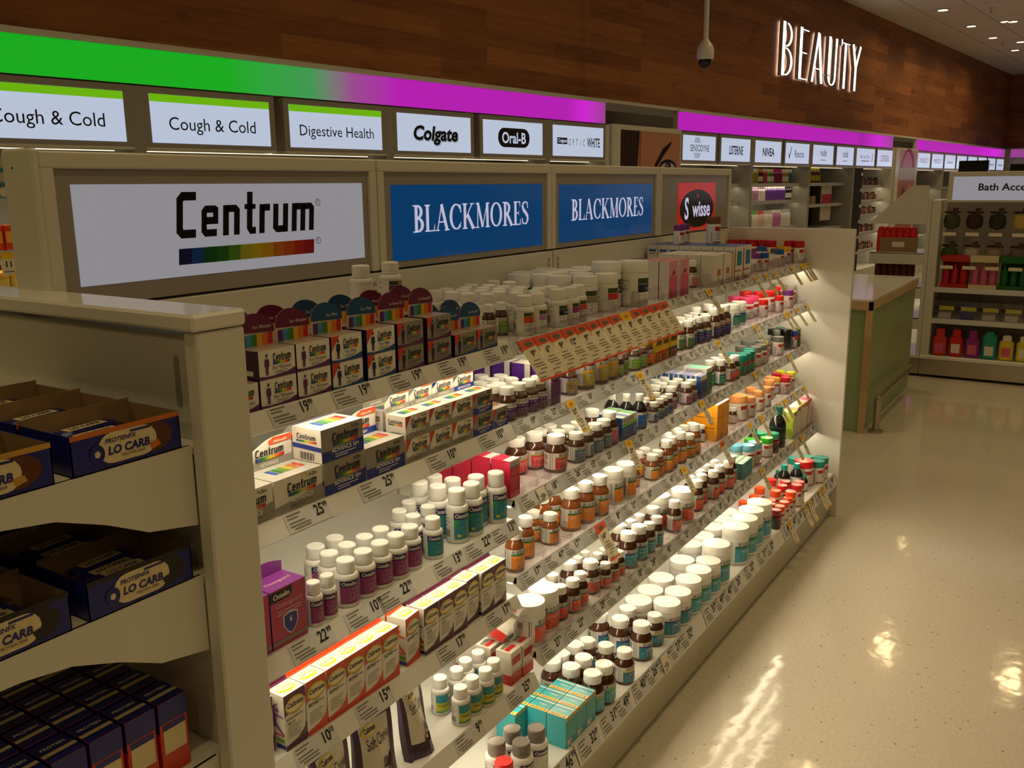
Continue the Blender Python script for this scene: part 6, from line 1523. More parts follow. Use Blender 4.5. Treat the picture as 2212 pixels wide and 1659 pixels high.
# Caltrate cartons
CR = pm('cal_red', (214, 72, 36), .33); CP = pm('cal_plum', (88, 34, 62), .33); CY = pm('cal_yellow', (230, 196, 40), .33); CO = pm('cal_oval', (238, 226, 190), .33); COG = pm('cal_gold', (150, 128, 70), .33)
def caltrate(x, y, z, plum, label, rz=0.0, W=.049, D=.045, H=.104, grp='calcium cartons on the third shelf'):
    t = empty('supplement_carton', (x, y, z), rz); c = CP if plum else CR
    q = MB(); q.box(0, 0, 0, W, D, H, CW)
    fx(q, [(0, H * .62), (0, H), (W, H), (W, H * .80), (W * .5, H * .70)], -.0005, c); fx(q, [(0, .0004), (W, .0004), (W, H * .36), (W * .92, H * .24), (W * .6, H * .13), (0, H * .09)], -.0005, c)
    fx(q, ell(W * .5, H * .765, W * .47, H * .155, 24), -.0008, COG); fx(q, ell(W * .5, H * .775, W * .45, H * .14, 24), -.0010, CY); fx(q, ell(W * .50, H * .775, W * .43, H * .105, 24), -.0013, CO)
    q.text('Caltrate', (W * .50, -.0017, H * .745), U, V3, H * .085, CBLK, maxw=W * .76, style='bold', shear=.2)
    if plum:
        q.text('BONE & MUSCLE', (W * .46, -.0010, H * .535), U, V3, H * .035, CBLK, maxw=W * .8, style='bold', shear=.2); q.text('PLUS', (W * .30, -.0010, H * .44), U, V3, H * .05, CP, style='bold', shear=.2)
    else: q.text('BONE', (W * .33, -.0010, H * .52), U, V3, H * .062, CBLK, maxw=W * .5, style='bold', shear=.2); rect(q, W * .62, H * .535, W * .86, H * .555, -.0008, INKG)
    for k in range(5): rect(q, W * .12, H * (.39 - .045 * k), W * (.78 - .06 * (k % 3)), H * (.40 - .045 * k), -.0008, INKG)
    # top and left side artwork
    q.face([(a, b, H + .0004) for a, b in ell(W * .5, D * .45, W * .4, D * .3, 20)], CY); q.face([(a, b, H + .0008) for a, b in ell(W * .5, D * .5, W * .4, D * .22, 20)], CO); q.text('Caltrate', (W * .5, D * .42, H + .0012), U, (0, 1, 0), D * .17, INKG, maxw=W * .6, shear=.2)
    q.face([(W * .0, D * .86, H + .0004), (W, D * .86, H + .0004), (W, D, H + .0004), (0, D, H + .0004)], c)
    uu = Vector((0, -1, 0))
    def Lp(pts, mt, k=.0006): q.face([(-k, D - a * D, b * H) for a, b in pts], mt)
    fc = pm('cal_figure', (120, 70, 130), .35) if plum else CR
    Lp(ell(.62, .72, .10, .045, 12), fc, .0008); Lp([(.40, .62), (.55, .66), (.95, .62), (.95, .60), (.58, .60), (.56, .48), (.98, .30), (.9, .28), (.5, .42), (.2, .28), (.1, .30), (.36, .48)], fc, .0008); Lp([(.40, .62), (.36, .66), (.42, .78), (.7, .86), (.7, .84), (.5, .76), (.5, .64)], fc, .0008)
    Lp([(.05, .26), (.95, .26), (.95, .29), (.05, .29)], CRED); Lp([(.05, .14), (.45, .14), (.45, .22), (.05, .22)], pm('rainbow_8', CENT[8], .3)); Lp([(.55, .14), (.95, .14), (.95, .22), (.55, .22)], pm('rainbow_4', CENT[4], .3)); Lp([(.5, .03), (1, .03), (1, .11), (.5, .11)], CBLU)
    q.build('carton_body', t)
    q = MB(); q.prism([(0, 0), (W, 0), (W, .006), (W * .5, .010), (0, .006)], (0, D + .001, H - .001), U, V3, (0, -1, 0), .0008, c); q.build('tuck_flap', t)
    tag(t, label, 'box', grp)
zc = .5525; yc = 1.088
seq = [(.961, 1, 0), (1.0125, 0, 0), (1.064, 0, 0), (1.1145, 0, 0), (1.165, 0, 0), (1.215, 0, 0), (1.290, 0, .10), (1.345, 1, 0), (1.396, 1, 0), (1.446, 1, 0), (1.500, 1, .06), (1.552, 1, 0), (1.602, 1, 0), (1.634, 1, 0)]
np_ = {0: 0, 1: 0}
for i, (x, p, rz) in enumerate(seq):
    if i == 13: continue
    nm = 'white and plum PLUS carton' if p else 'white and red BONE carton'
    caltrate(x, yc + (.003 if rz else 0), zc, p, '%s, third shelf front row, %s of its colour from the grey post' % (nm, ORD[np_[p]]), rz)
    caltrate(x + .004, yc + .060, zc, p, '%s, third shelf second row, %s of its colour from grey post' % (nm, ORD[np_[p]])); np_[p] += 1
caltrate(.905, yc + .02, zc, 1, 'white and plum PLUS carton tucked behind the grey post')
# chew pouches
PCH = pm('pouch_dark', (56, 30, 58), .22); PCW = pm('pouch_cream', (214, 206, 190), .25); PBR = pm('chocolate', (64, 34, 26), .3)
def pouch(x, y, z, W, H, rz, label, lean=.10):
    t = empty('chew_pouch', (x, y, z), rz); q = MB(); nx, nz = 8, 10
    def S(i, j, s):
        a = i / nx; b = j / nz; bulge = .030 * (1 - b) ** .6 * math.sin(PI * max(.08, min(.92, a))) + .001; yy = lean * b * H
        return (W * (a - .5) * (1 - .05 * math.sin(PI * b)), yy + s * bulge + .003 * math.sin(7 * a + 5 * b), H * b)
    V = [S(i, j, -1) for j in range(nz + 1) for i in range(nx + 1)]; Vb = [S(i, j, 1) for j in range(nz + 1) for i in range(nx + 1)]; w = nx + 1
    for j in range(nz):
        for i in range(nx):
            a = .16 < (i + .5) / nx < .9; b = .18 < (j + .5) / nz < .92
            mt = PCW if a and b and not ((i + .5) / nx > .75 and (j + .5) / nz < .45) else PCH
            q.face([V[j * w + i], V[j * w + i + 1], V[(j + 1) * w + i + 1], V[(j + 1) * w + i]], mt, True); q.face([Vb[j * w + i], Vb[(j + 1) * w + i], Vb[(j + 1) * w + i + 1], Vb[j * w + i + 1]], PCH, True)
    for j in range(nz):
        for i in (0, nx): q.face([V[j * w + i], V[(j + 1) * w + i], Vb[(j + 1) * w + i], Vb[j * w + i]], PCH)
    q.face([V[i] for i in range(w)] + [Vb[i] for i in range(w)][::-1], PCH); q.build('pouch_body', t)
    q = MB()
    def P(a, b, k=.0012):
        i = a * nx; j = b * nz; bulge = .030 * (1 - b) ** .6 * math.sin(PI * max(.08, min(.92, a))) + .001
        return (W * (a - .5) * (1 - .05 * math.sin(PI * b)), lean * b * H - bulge - k + .003 * math.sin(7 * a + 5 * b) - .0006, H * b)
    def ptext(tx, a, b, h, mt, mw):
        vs, fs, w0 = glyphs(tx, 'sans'); kx = min(h, mw * W / w0)
        q.mesh([P(min(.98, a + x_ * kx / W), min(.98, b + y_ * h / H)) for x_, y_ in vs], fs, mt)
    q.face([P(.36 + .20 * math.cos(2 * PI * k / 20), .82 + .065 * math.sin(2 * PI * k / 20)) for k in range(20)], CY); q.face([P(.36 + .18 * math.cos(2 * PI * k / 20), .825 + .05 * math.sin(2 * PI * k / 20), .0020) for k in range(20)], CO); 
    vs, fs, w0 = glyphs('Caltrate', 'bold'); kk = .3 * W / w0; q.mesh([P(.21 + x_ * kk / W, .805 + y_ * .010 / H, .0028) for x_, y_ in vs], fs, CBLK)
    ptext('Soft Chews', .22, .60, .022, PCH, .66); 
    for (a, b) in ((.60, .36), (.72, .26), (.50, .24)): q.face([P(a - .13, b - .02, .002), P(a + .06, b - .06, .002), P(a + .15, b + .03, .002), P(a - .03, b + .08, .002)], PBR)
    q.build('print', t); tag(t, label, 'pouch', 'dark chew pouches')
pouch(1.055, 1.075, .3655, .105, .155, .1, 'dark chew pouch cut off at the lower picture edge by the post')
pouch(1.165, 1.070, .3655, .105, .158, -.05, 'dark Soft Chews pouch facing front on the second shelf')
pouch(1.300, 1.078, .3655, .090, .155, .20, 'dark Soft Chews pouch tilted, standing beside white vitamin bottles', lean=.16)
# red and white cartons on the second shelf
CFR = pm('cerebo_red', (190, 40, 34), .35)
def redwhite(x, y, z, label, rz=0.0, rx=0.0):
    W, D, H = .045, .042, .082; t = empty('supplement_carton', (x, y, z), rz); t.rotation_euler = (rx, 0, rz)
    q = MB(); q.box(0, 0, 0, W, D, H, CW); rect(q, 0, .0004, W, H * .30, -.0005, CFR)
    for k in range(9): rect(q, W * k / 9, H * .30, W * (k + .5) / 9, H * (.34 + .05 * (k % 3)), -.0005, CFR)
    rect(q, W * .1, H * .60, W * .9, H * .82, -.0005, CFR); q.text('ORGO', (W * .5, -.0009, H * .66), U, V3, H * .08, LBLW, maxw=W * .6, style='bold') if False else None
    q.face([(W * .12, D * .25, H + .0005), (W * .88, D * .25, H + .0005), (W * .88, D * .55, H + .0005), (W * .12, D * .55, H + .0005)], CFR); q.face([(W * .12, D * .60, H + .0005), (W * .88, D * .60, H + .0005), (W * .7, D * .9, H + .0005), (W * .12, D * .8, H + .0005)], INKG)
    q.face([(-.0005, D, 0), (-.0005, 0, 0), (-.0005, 0, H * .30), (-.0005, D, H * .30)][::-1], CFR); q.build('carton_body', t)
    tag(t, label, 'box', 'white and red cartons on the second shelf')
zr = .3655
redwhite(1.606, 1.047, zr, 'white and red carton in front, nearer the vitamin bottles'); redwhite(1.655, 1.045, zr, 'white and red carton in front, beside the brown bottles')
for i, (x, y) in enumerate(((1.60, 1.100), (1.652, 1.098), (1.59, 1.150), (1.64, 1.148))): redwhite(x, y, zr, 'white and red carton standing behind the front two, %s' % ['near side', 'far side', 'third row near side', 'third row far side'][i])
redwhite(1.632, 1.088, zr + .086, 'white and red carton lying tilted on top of the others', .3, .5)
# teal cartons on the bottom shelf
TEAL = pm('teal_carton', (44, 156, 168), .35); TEALD = pm('teal_carton_dark', (26, 110, 128), .35); TYE = pm('teal_yellow', (226, 190, 90), .35); TLI = pm('teal_lime', (120, 200, 60), .35)
def tealbox(x, y, z, label):
    W, D, H = .0485, .052, .080; t = empty('supplement_carton', (x, y, z)); q = MB(); q.box(0, 0, 0, W, D, H, TEAL, sides={'right': TEALD})
    rect(q, 0, H * .88, W, H, -.0005, TYE); q.text('BLACKMORES', (W * .5, -.0009, H * .905), U, V3, H * .055, INK, maxw=W * .84, style='serif'); q.text('ECO', (W * .3, -.0008, H * .70), U, V3, H * .10, TLI, maxw=W * .4); q.text('KRILL', (W * .36, -.0008, H * .57), U, V3, H * .10, TLI, maxw=W * .5)
    for k in range(4): rect(q, W * .12, H * (.46 - .05 * k), W * (.7 + .05 * (k % 2)), H * (.47 - .05 * k), -.0007, pm('teal_soft', (130, 200, 200), .35))
    rect(q, W * .14, H * .06, W * .56, H * .22, -.0006, CW); fx(q, ell(W * .42, H * .14, W * .05, H * .06, 10), -.0010, CBLK); fx(q, ell(W * .22, H * .12, W * .035, H * .035, 10), -.0010, CRED); fx(q, ell(W * .78, H * .18, W * .06, H * .07, 10), -.0008, TEALD)
    T = lambda a0, b0, a1, b1, mt, k=.0005: q.face([(W * a0, D * b0, H + k), (W * a1, D * b0, H + k), (W * a1, D * b1, H + k), (W * a0, D * b1, H + k)], mt)
    T(0, .0, .24, 1, TYE); T(.80, .0, .88, 1, CW); T(.70, .05, .73, .9, TEALD)
    q.text('BLACKMORES', (W * .17, D * .5, H + .0009), (0, 1, 0), (-1, 0, 0), W * .13, INK, maxw=D * .84, style='serif'); q.text('ECO', (W * .40, D * .4, H + .0009), (0, 1, 0), (-1, 0, 0), W * .13, TLI, maxw=D * .4); q.text('KRILL', (W * .58, D * .44, H + .0009), (0, 1, 0), (-1, 0, 0), W * .13, LBLW, maxw=D * .5)
    q.build('carton_body', t); tag(t, label, 'box', 'teal cartons on the bottom shelf')
for i in range(3):
    for j in range(3):
        if i == 2 and j == 2: continue
        tealbox(1.667 + .050 * i, .936 + .054 * j, .2055, 'teal krill carton on the bottom shelf, %s column from the post, %s' % (ORD[i], ROWW[j]))
tealbox(1.617, 1.045, .2055, 'teal krill carton set back beside the grey-capped bottles')
# other cartons among the bottles
def plain(name, x, y, z, W, D, H, front, side, top, label, grp, art=None, rz=0.0):
    t = empty(name, (x, y, z), rz); q = MB(); q.box(0, 0, 0, W, D, H, front, sides={'left': side, 'right': side, 'top': top})
    if art: art(q, W, D, H)
    q.build('carton_body', t); tag(t, label, 'box', grp); return t
GING = pm('ginger_pink', (206, 34, 74), .33)
def a_ging(q, W, D, H):
    rect(q, 0, H * .86, W, H, -.0005, LBLW); q.text('BLACKMORES', (W * .5, -.0009, H * .89), U, V3, H * .06, INK, maxw=W * .85, style='serif'); rect(q, 0, H * .80, W, H * .85, -.0005, lc('gbl')); q.text('GENTLE', (W * .5, -.0008, H * .62), U, V3, H * .09, pm('ging_soft', (240, 150, 160), .4), maxw=W * .8)
    for k in range(4): rect(q, W * .1, H * (.5 - .08 * k), W * .8, H * (.515 - .08 * k), -.0007, pm('ging_soft', (240, 150, 160), .4))
    q.face([(0, 0, H + .0005), (W, 0, H + .0005), (W, D * .4, H + .0005), (0, D * .4, H + .0005)], LBLW)
for j in range(4): plain('supplement_carton', 1.692, 1.100 + .056 * j, .7875, .042, .052, .089, GING, GING, GING, 'crimson carton at the near end of fourth shelf, %s' % ROWW[j], 'crimson cartons', a_ging)
SKB = pm('blue_carton', (30, 84, 158), .33)
def a_sky(q, W, D, H):
    rect(q, 0, H * .72, W, H, -.0005, LBLW); q.text('BLACKMORES', (W * .42, -.0009, H * .78), U, V3, H * .14, INK, maxw=W * .7, style='serif'); rect(q, 0, H * .58, W, H * .70, -.0005, TLI)
    for k in range(3): rect(q, W * .08, H * (.42 - .12 * k), W * (.6 - .08 * k), H * (.46 - .12 * k), -.0006, pm('sky_soft', (110, 150, 200), .4))
    fx(q, ell(W * .82, H * .30, W * .09, H * .22, 14), -.0006, pm('sky_soft', (110, 150, 200), .4))
    for k, m_ in enumerate((LBLW, lc('gbl'), LBLW, TLI)): q.face([(W * .06 + W * .22 * k, 0, H + .0005), (W * .18 + W * .22 * k, 0, H + .0005), (W * .26 + W * .22 * k, D, H + .0005), (W * .12 + W * .22 * k, D, H + .0005)], m_)
plain('supplement_carton', 2.262, 1.092, .7875, .098, .045, .066, SKB, SKB, pm('sky_top', (160, 180, 200), .35), 'wide blue carton with lime stripe below the black bottles', 'blue cartons on the fourth shelf', a_sky)
plain('supplement_carton', 2.272, 1.142, .7875, .098, .045, .066, SKB, SKB, pm('sky_top', (160, 180, 200), .35), 'wide blue carton behind the lime-striped one', 'blue cartons on the fourth shelf', a_sky)
def a_grn(q, W, D, H):
    q.face([(W * .1, D * .08, H + .0005), (W * .9, D * .08, H + .0005), (W * .9, D * .9, H + .0005), (W * .1, D * .9, H + .0005)], pm('mint_top', (90, 206, 170), .35)); q.face([(W * .4, D * .06, H + .0009), (W * .55, D * .06, H + .0009), (W * .55, D * .92, H + .0009), (W * .4, D * .92, H + .0009)], CW)
    q.face([(-.0005, D, H * .84), (-.0005, D, H), (-.0005, 0, H), (-.0005, 0, H * .84)], CW); q.text('BLACKMORES', (-.0009, D * .5, H * .87), (0, -1, 0), V3, H * .08, INK, maxw=D * .8, style='serif'); rect(q, 0, H * .86, W, H, -.0005, CW)
    for k in range(5): rect(q, W * .15, H * (.7 - .12 * k), W * .8, H * (.72 - .12 * k), -.0006, pm('mint_top', (90, 206, 170), .35))
plain('supplement_carton', 2.928, 1.098, .7875, .055, .085, .092, lc('dgr'), pm('green_carton', (60, 124, 96), .35), CW, 'green carton with mint lid panel on the fourth shelf', 'green and blue cartons', a_grn)
def a_blu(q, W, D, H):
    for k in range(3): q.face([(-.0005, D * (.95 - .3 * k), .001), (-.0005, D * (.95 - .3 * k), H - .001), (-.0005, D * (.84 - .3 * k), H - .001), (-.0005, D * (.84 - .3 * k), .001)], CW)
    rect(q, 0, H * .80, W, H, -.0005, LBLW); rect(q, 0, H * .72, W, H * .78, -.0005, pm('rosy', (180, 60, 110), .4)); q.face([(0, D * .3, H + .0005), (W, D * .3, H + .0005), (W, D * .5, H + .0005), (0, D * .5, H + .0005)], CW)
for j in range(3): plain('supplement_carton', 2.862, 1.094 + .062 * j, .7875, .058, .058, .078, pm('blue_carton2', (34, 60, 130), .33), SKB, pm('lav_top', (150, 150, 206), .35), 'blue and white carton beside the green carton, %s' % ROWW[j], 'green and blue cartons', a_blu)
def a_alive(q, W, D, H):
    rect(q, 0, H * .86, W, H, -.0005, CW); rect(q, 0, 0.0004, W, H * .34, -.0005, CRED if q is not None and W < .055 else CBLU); q.text('Alive!', (W * .5, -.0009, H * .52), U, V3, H * .22, CBLK, maxw=W * .84, style='bold', shear=.25); rect(q, 0, H * .83, W, H * .855, -.0006, CRED)
    for k, c in enumerate((4, 8, 10, 6)): rect(q, W * (.1 + .2 * k), H * .06, W * (.26 + .2 * k), H * .26, -.0008, pm('rainbow_%d' % c, CENT[c], .3))
AY = pm('alive_yellow', (232, 196, 40), .33)
for k, (x, w) in enumerate(((2.509, .050), (2.561, .050), (2.615, .062))):
    for j in range(2): plain('supplement_carton', x, 1.105 + .058 * j, .9685, w, .052, .099, AY, AY, CW, 'yellow Alive! carton, %s from the post end, %s' % (ORD[k], ROWW[j]), 'yellow cartons on the fifth shelf', a_alive)
def a_vip(q, W, D, H):
    for k in range(4): rect(q, W * .12, H * (.84 - .08 * k), W * .8, H * (.86 - .08 * k), -.0006, pm('vip_soft', (150, 100, 160), .4))
    rect(q, 0, H * .60, W, H * .62, -.0006, LBLW); q.face([(-.0005, D * .30, 0.001), (-.0005, D * .30, H), (-.0005, 0, H), (-.0005, 0, 0.001)], LBLW); q.text('VIP', (-.0009, D * .66, H * .62), (0, 0, -1), (0, -1, 0), D * .3, LBLW, ax=0.0, style='bold') if False else None
VP = pm('vip_purple', (92, 40, 110), .3)
for j in range(4): plain('supplement_carton', 1.884, 1.103 + .060 * j, .9685, .047, .054, .098, VP, pm('vip_side', (84, 30, 140), .3), CW, 'tall purple carton behind the hanging tickets, %s' % ROWW[j], 'purple cartons on the fifth shelf', a_vip)
OY = pm('orange_carton', (240, 160, 20), .35)
def a_oy(q, W, D, H):
    for sx in (.34, .62):
        q.face([(-.0005, D * .9, H * sx), (-.0005, D * .9, H * (sx + .025)), (-.0005, D * .1, H * (sx + .025)), (-.0005, D * .1, H * sx)], pm('orange_ink', (150, 90, 10), .4)); rect(q, W * .1, H * sx, W * .9, H * (sx + .015), -.0005, pm('orange_ink', (150, 90, 10), .4))
for k in range(2):
    for j in range(2): plain('supplement_carton', 3.034 + .061 * k, 1.092 + .096 * j, .5965, .057, .092, .134, OY, pm('orange_side', (250, 170, 30), .35), CW, 'tall orange-yellow carton on the third shelf, %s, %s' % (['near one', 'far one'][k], ROWW[j]), 'orange cartons', a_oy)
def a_mint(q, W, D, H): q.text('BLACKMORES', (W * .6, -.0009, H * .80), U, V3, H * .12, INK, maxw=W * .6, style='serif'); rect(q, 0, H * .66, W, H * .74, -.0005, lc('dgr')); q.face([(0, 0, H + .0005), (W, 0, H + .0005), (W, D * .35, H + .0005), (0, D * .35, H + .0005)], pm('mint_stripe', (120, 180, 140), .4))
for j in range(3): plain('supplement_carton', 3.178, 1.040 + .024 * j, .4205, .112, .022, .062, TEAL, pm('mint_side', (60, 120, 110), .35), CW, 'thin teal carton on the second shelf, %s' % ROWW[j], 'thin teal cartons', a_mint)
TC = [((176, 206, 60), 'lime'), ((226, 206, 190), 'cream'), ((230, 206, 60), 'yellow'), ((226, 190, 180), 'blush'), ((196, 70, 110), 'rose')]
for k, (c, nm) in enumerate(TC):
    def a_t(q, W, D, H, c=c): rect(q, W * .1, H * .10, W * .9, H * .80, -.0005, CW); [rect(q, W * .2, H * (.7 - .09 * i), W * .75, H * (.72 - .09 * i), -.0008, INKG) for i in range(6)]; rect(q, W * .1, H * .84, W * .9, H * .95, -.0005, pm('red_banner', (176, 26, 34), .4))
    plain('supplement_carton', 3.830 + .056 * k, 1.040, .4205, .052, .08, .128 if k else .118, pm('tall_' + nm, c, .35), pm('tall_' + nm, c, .35), pm('tall_' + nm, c, .35), 'tall %s-edged carton at the panel end, second shelf' % nm, 'tall cartons by the end panel', a_t)
PKB = pm('pink_carton', (216, 96, 140), .33)
def a_pink(q, W, D, H): rect(q, 0, H * .60, W, H, -.0005, pm('pink_pale', (222, 150, 170), .35)); fx(q, [(W * .25, H * .62), (W * .45, H * .78), (W * .7, H * .70), (W * .55, H * .64)], -.0008, pm('pink_deep', (160, 30, 84), .35)); rect(q, W * .93, 0, W, H, -.0006, LBLW)
for k, x in enumerate((2.606, 2.696)):
    for j in range(3): plain('supplement_carton', x, 1.108 + .036 * j, 1.1525, .070, .033, .115, PKB, LBLW, pm('pink_pale', (222, 150, 170), .35), 'tall pink carton on the top shelf, %s, %s' % (['near column', 'far column'][k], ROWW[j]), 'pink cartons on the top shelf', a_pink)
def a_whi(q, W, D, H): rect(q, W * .30, H * .35, W * .68, H * .55, -.0005, pm('red_soft', (180, 100, 90), .4)); rect(q, W * .96, 0, W, H, -.0005, pm('red_banner', (176, 26, 34), .4)); [rect(q, W * .3, H * (.28 - .06 * i), W * .6, H * (.30 - .06 * i), -.0005, INKG) for i in range(3)]
for k, x in enumerate((2.985, 3.072)):
    for j in range(4): plain('supplement_carton', x, 1.104 + .052 * j, 1.1525, .083, .050, .108, CW, CW, CW, 'white carton with red edge on the top shelf, %s, %s' % (['near column', 'far column'][k], ROWW[j]), 'white cartons on the top shelf', a_whi)
BT = pm('blue_lid_carton', (44, 96, 170), .33)
def a_bt(q, W, D, H):
    rect(q, W * .30, H * .45, W * .85, H * .86, -.0005, lc('tea2')); rect(q, W * .1, H * .28, W * .8, H * .33, -.0005, pm('red_soft', (180, 100, 90), .4)); rect(q, 0, 0, W * .10, H * .94, -.0005, pm('red_banner', (176, 26, 34), .4)); rect(q, W * .2, H * .03, W * .7, H * .12, -.0005, pm('rosy', (180, 60, 110), .4))
    q.face([(-.0005, D * .85, H * .80), (-.0005, D * .85, H * .87), (-.0005, D * .15, H * .87), (-.0005, D * .15, H * .80)], BT); q.face([(-.0005, D * .8, H * .73), (-.0005, D * .8, H * .76), (-.0005, D * .2, H * .76), (-.0005, D * .2, H * .73)], pm('red_soft', (180, 100, 90), .4))
for k, x in enumerate((3.180, 3.272)):
    for j in range(8): plain('supplement_carton', x, 1.104 + .0425 * j, 1.1525, .088, .0405, .125, CW, CW, BT, 'white carton with blue top on the top shelf, %s, %s' % (['near column', 'far column'][k], ROWW[j]), 'blue-topped cartons on the top shelf', a_bt)
for i, (x, y, ty, lab) in enumerate(((3.21, 1.33, 's_vis', 'white jar with purple lid on blue-topped cartons, nearest the blue header'), (3.30, 1.345, 's_vis', 'white jar with purple lid on blue-topped cartons, below the red square'), (3.31, 1.235, 's_brn', 'white jar with brown lid standing on the blue-topped cartons'))):
    o = bottle(ty, x, y, 1.1525 + .1262); tag(o, lab, 'jar', 'jars standing on cartons')
# ================================================================== near end unit with snack trays
t = empty('end_unit')
q = MB(); q.cbox(.778, 1.0, 0, .861, 1.028, 1.311, STEEL); q.build('side_post', t)
q = MB(); q.cbox(.772, .998, 1.313, .864, 2.05, 1.336, GLOSSW, .004); q.build('top_slab', t)
q = MB(); q.cbox(.80, 1.03, .1, .858, 2.04, 1.30, STEEL); q.prism(pill(0, 0, .075, .012, 6), (.7995, 1.075, 1.235), (0, 0, 1), (0, 1, 0), (-1, 0, 0), .002, FRAMEG); q.build('back_panel', t)
for z, h in ((1.153, .115), (.962, .115), (.674, .12)):
    q = MB(); q.cbox(.36, 1.03, z - .015, .80, 2.0, z, STEEL); q.build('shelf', t)
    q = MB(); q.prism([(.36, z - .03), (.51, z - .035), (.575, z - .045), (.64, z - .07), (.70, z - .10), (.778, z - h), (.778, z), (.36, z)], (0, 1.029, 0), U, V3, (0, -1, 0), .008, STEEL); q.build('side_fascia', t)
tag(t, 'cream end unit with white top slab holding protein bar trays', 'shelving')
NAVY = pm('tray_navy', (26, 30, 120), .3); KRAFT = pm('tray_inside', (150, 120, 84), .7); CRM = pm('tray_cream', (222, 206, 160), .4); TOR = pm('tray_orange', (206, 112, 40), .35); TBL = pm('tray_dark', (30, 22, 20), .35); TBR = pm('tray_brown', (90, 44, 22), .4); TGD = pm('tray_gold', (200, 150, 60), .35)
def tray(x, y, z, acc, label):
    W, D, H = .158, .11, .052; k = .0015; t = empty('snack_tray', (x, y, z)); q = MB()
    q.box(0, 0, 0, W, D, k, KRAFT); q.box(0, 0, 0, W, k, H, NAVY, sides={'back': KRAFT, 'top': acc}); q.box(0, D - k, 0, W, D, H + .006, KRAFT); q.box(0, 0, 0, k, D, H, NAVY, sides={'right': KRAFT}); q.box(W - k, 0, 0, W, D, H, NAVY, sides={'left': KRAFT})
    q.face([(0, -.0004, H * .88), (W, -.0004, H * .88), (W, -.0004, H), (0, -.0004, H)], acc); q.build('tray_body', t)
    q = MB(); fx(q, ell(.115, .026, .03, .020, 20), -.0006, TBR if acc != TBL else TBL); fx(q, pill(.078, .026, .085, .040), -.0009, CRM); fx(q, ell(.034, .022, .0105, .0125, 18), -.0012, NAVY); fx(q, ell(.034, .022, .0045, .005, 5), -.0016, CRM)
    q.text('LO CARB', (.079, -.0014, .018), U, V3, .0105, NAVY, maxw=.062, style='heavy', shear=.15); q.text('PROTEINFX', (.068, -.0014, .033), U, V3, .006, NAVY, maxw=.045, style='bold', shear=.15); rect(q, .082, .0405, .112, .0435, -.0013, NAVY); q.text('PROTEIN BAR', (.085, -.0014, .0115), U, V3, .004, TBR, maxw=.035); fx(q, [(.112, .010), (.126, .014), (.122, .022), (.108, .019)], -.0014, acc); q.build('print', t)
    tag(t, label, 'tray', 'protein bar trays on the end unit')
def bar(x, y, z, a, label):
    t = empty('protein_bar', (x, y, z), a); q = MB(); q.cbox(-.045, -.012, 0, .045, .012, .014, NAVY, .004); q.box(-.054, -.011, .006, .054, .011, .008, TBR); q.build('wrapper', t); q = MB(); q.box(-.03, -.009, .0141, .03, .009, .0145, CRM); q.text('LO CARB', (0, -.004, .0148), U, (0, 1, 0), .008, NAVY, maxw=.05, style='bold'); q.build('label', t); tag(t, label, 'snack bar', 'protein bars in trays')
for lv, z, accs, nm in ((0, 1.1535, (TOR, TGD), 'upper'), (1, .9625, (TBL, TBL), 'lower')):
    for c, x in enumerate((.606, .424)):
        for r_ in range(3):
            y = 1.032 + .116 * r_; tray(x, y, z, accs[c], '%s blue LO CARB tray, %s shelf, %s, %s' % (['orange-rimmed', 'gold-rimmed'][c] if lv == 0 else 'dark-rimmed', nm, ['beside the post', 'away from the post'][c], ROWW[r_]))
            for b in range(4): bar(x + .079, y + .016 + .026 * b, z + .018 + .004 * (b % 2), .05 * (b - 1), 'protein bar in %s shelf tray %s, %s, %s from the front' % (nm, ['by post', 'far from post'][c], ROWW[r_], ORD[b]))
for i in range(6):
    for j in range(4):
        t = empty('drink_carton', (.70 - .052 * i, 1.05 + .062 * j, .6745)); q = MB(); W, D, H = .046, .054, .115; q.cbox(0, 0, 0, W, D, H, CRED if True else NAVY, .001); rect(q, 0, H * .72, W, H, -.0006, NAVY); rect(q, W * .1, H * .30, W * .9, H * .70, -.0006, CRM); rect(q, W * .1, H * .62, W * .9, H * .70, -.0008, NAVY)
        q.face([(0, 0, H + .0006), (W, 0, H + .0006), (W, D, H + .0006), (0, D, H + .0006)], NAVY); q.face([(0, D * .3, H + .001), (W, D * .3, H + .001), (W, D * .45, H + .001), (0, D * .45, H + .001)], CRM); q.text('PROTEIN', (W * .5, D * .62, H + .001), U, (0, 1, 0), .006, LBLW, maxw=W * .8, style='bold'); q.face([(-.0006, D, H * .6), (-.0006, 0, H * .6), (-.0006, 0, H), (-.0006, D, H)], NAVY); q.build('carton_body', t)
        tag(t, 'red and navy protein drink carton, lowest end shelf, %s from post, %s' % (ORD[i], ROWW[j]), 'drink carton', 'protein drink cartons')
# ================================================================== bath display, its end rack, counter
BXF = 7.64
t = empty('bath_display')
q = MB(); q.cbox(BXF, -2.2, .02, BXF + .9, 1.13, .145, STAIN); q.cbox(BXF - .01, -2.2, .145, BXF + .9, 1.13, .172, STEEL2); q.build('base', t)
q = MB(); q.cbox(BXF, 1.07, .17, BXF + .9, 1.13, 1.36, STEEL); q.build('side_post', t)
q = MB(); q.box(BXF + .35, -2.2, .17, BXF + .4, 1.07, 1.36, FRAMEG); q.build('back_panel', t)
for z in (.46, .70): q = MB(); q.cbox(BXF + .03, -2.2, z - .02, BXF + .35, 1.07, z, STEEL2); q.box(BXF + .02, -2.2, z - .035, BXF + .03, 1.07, z + .004, PAPER); q.build('shelf', t)
q = MB(); q.box(BXF + .05, -2.2, .445, BXF + .06, 1.07, .452, mat('bath_led', (1, 1, 1), .5, emit=4, ecol=LED)); q.build('led_strip', t)
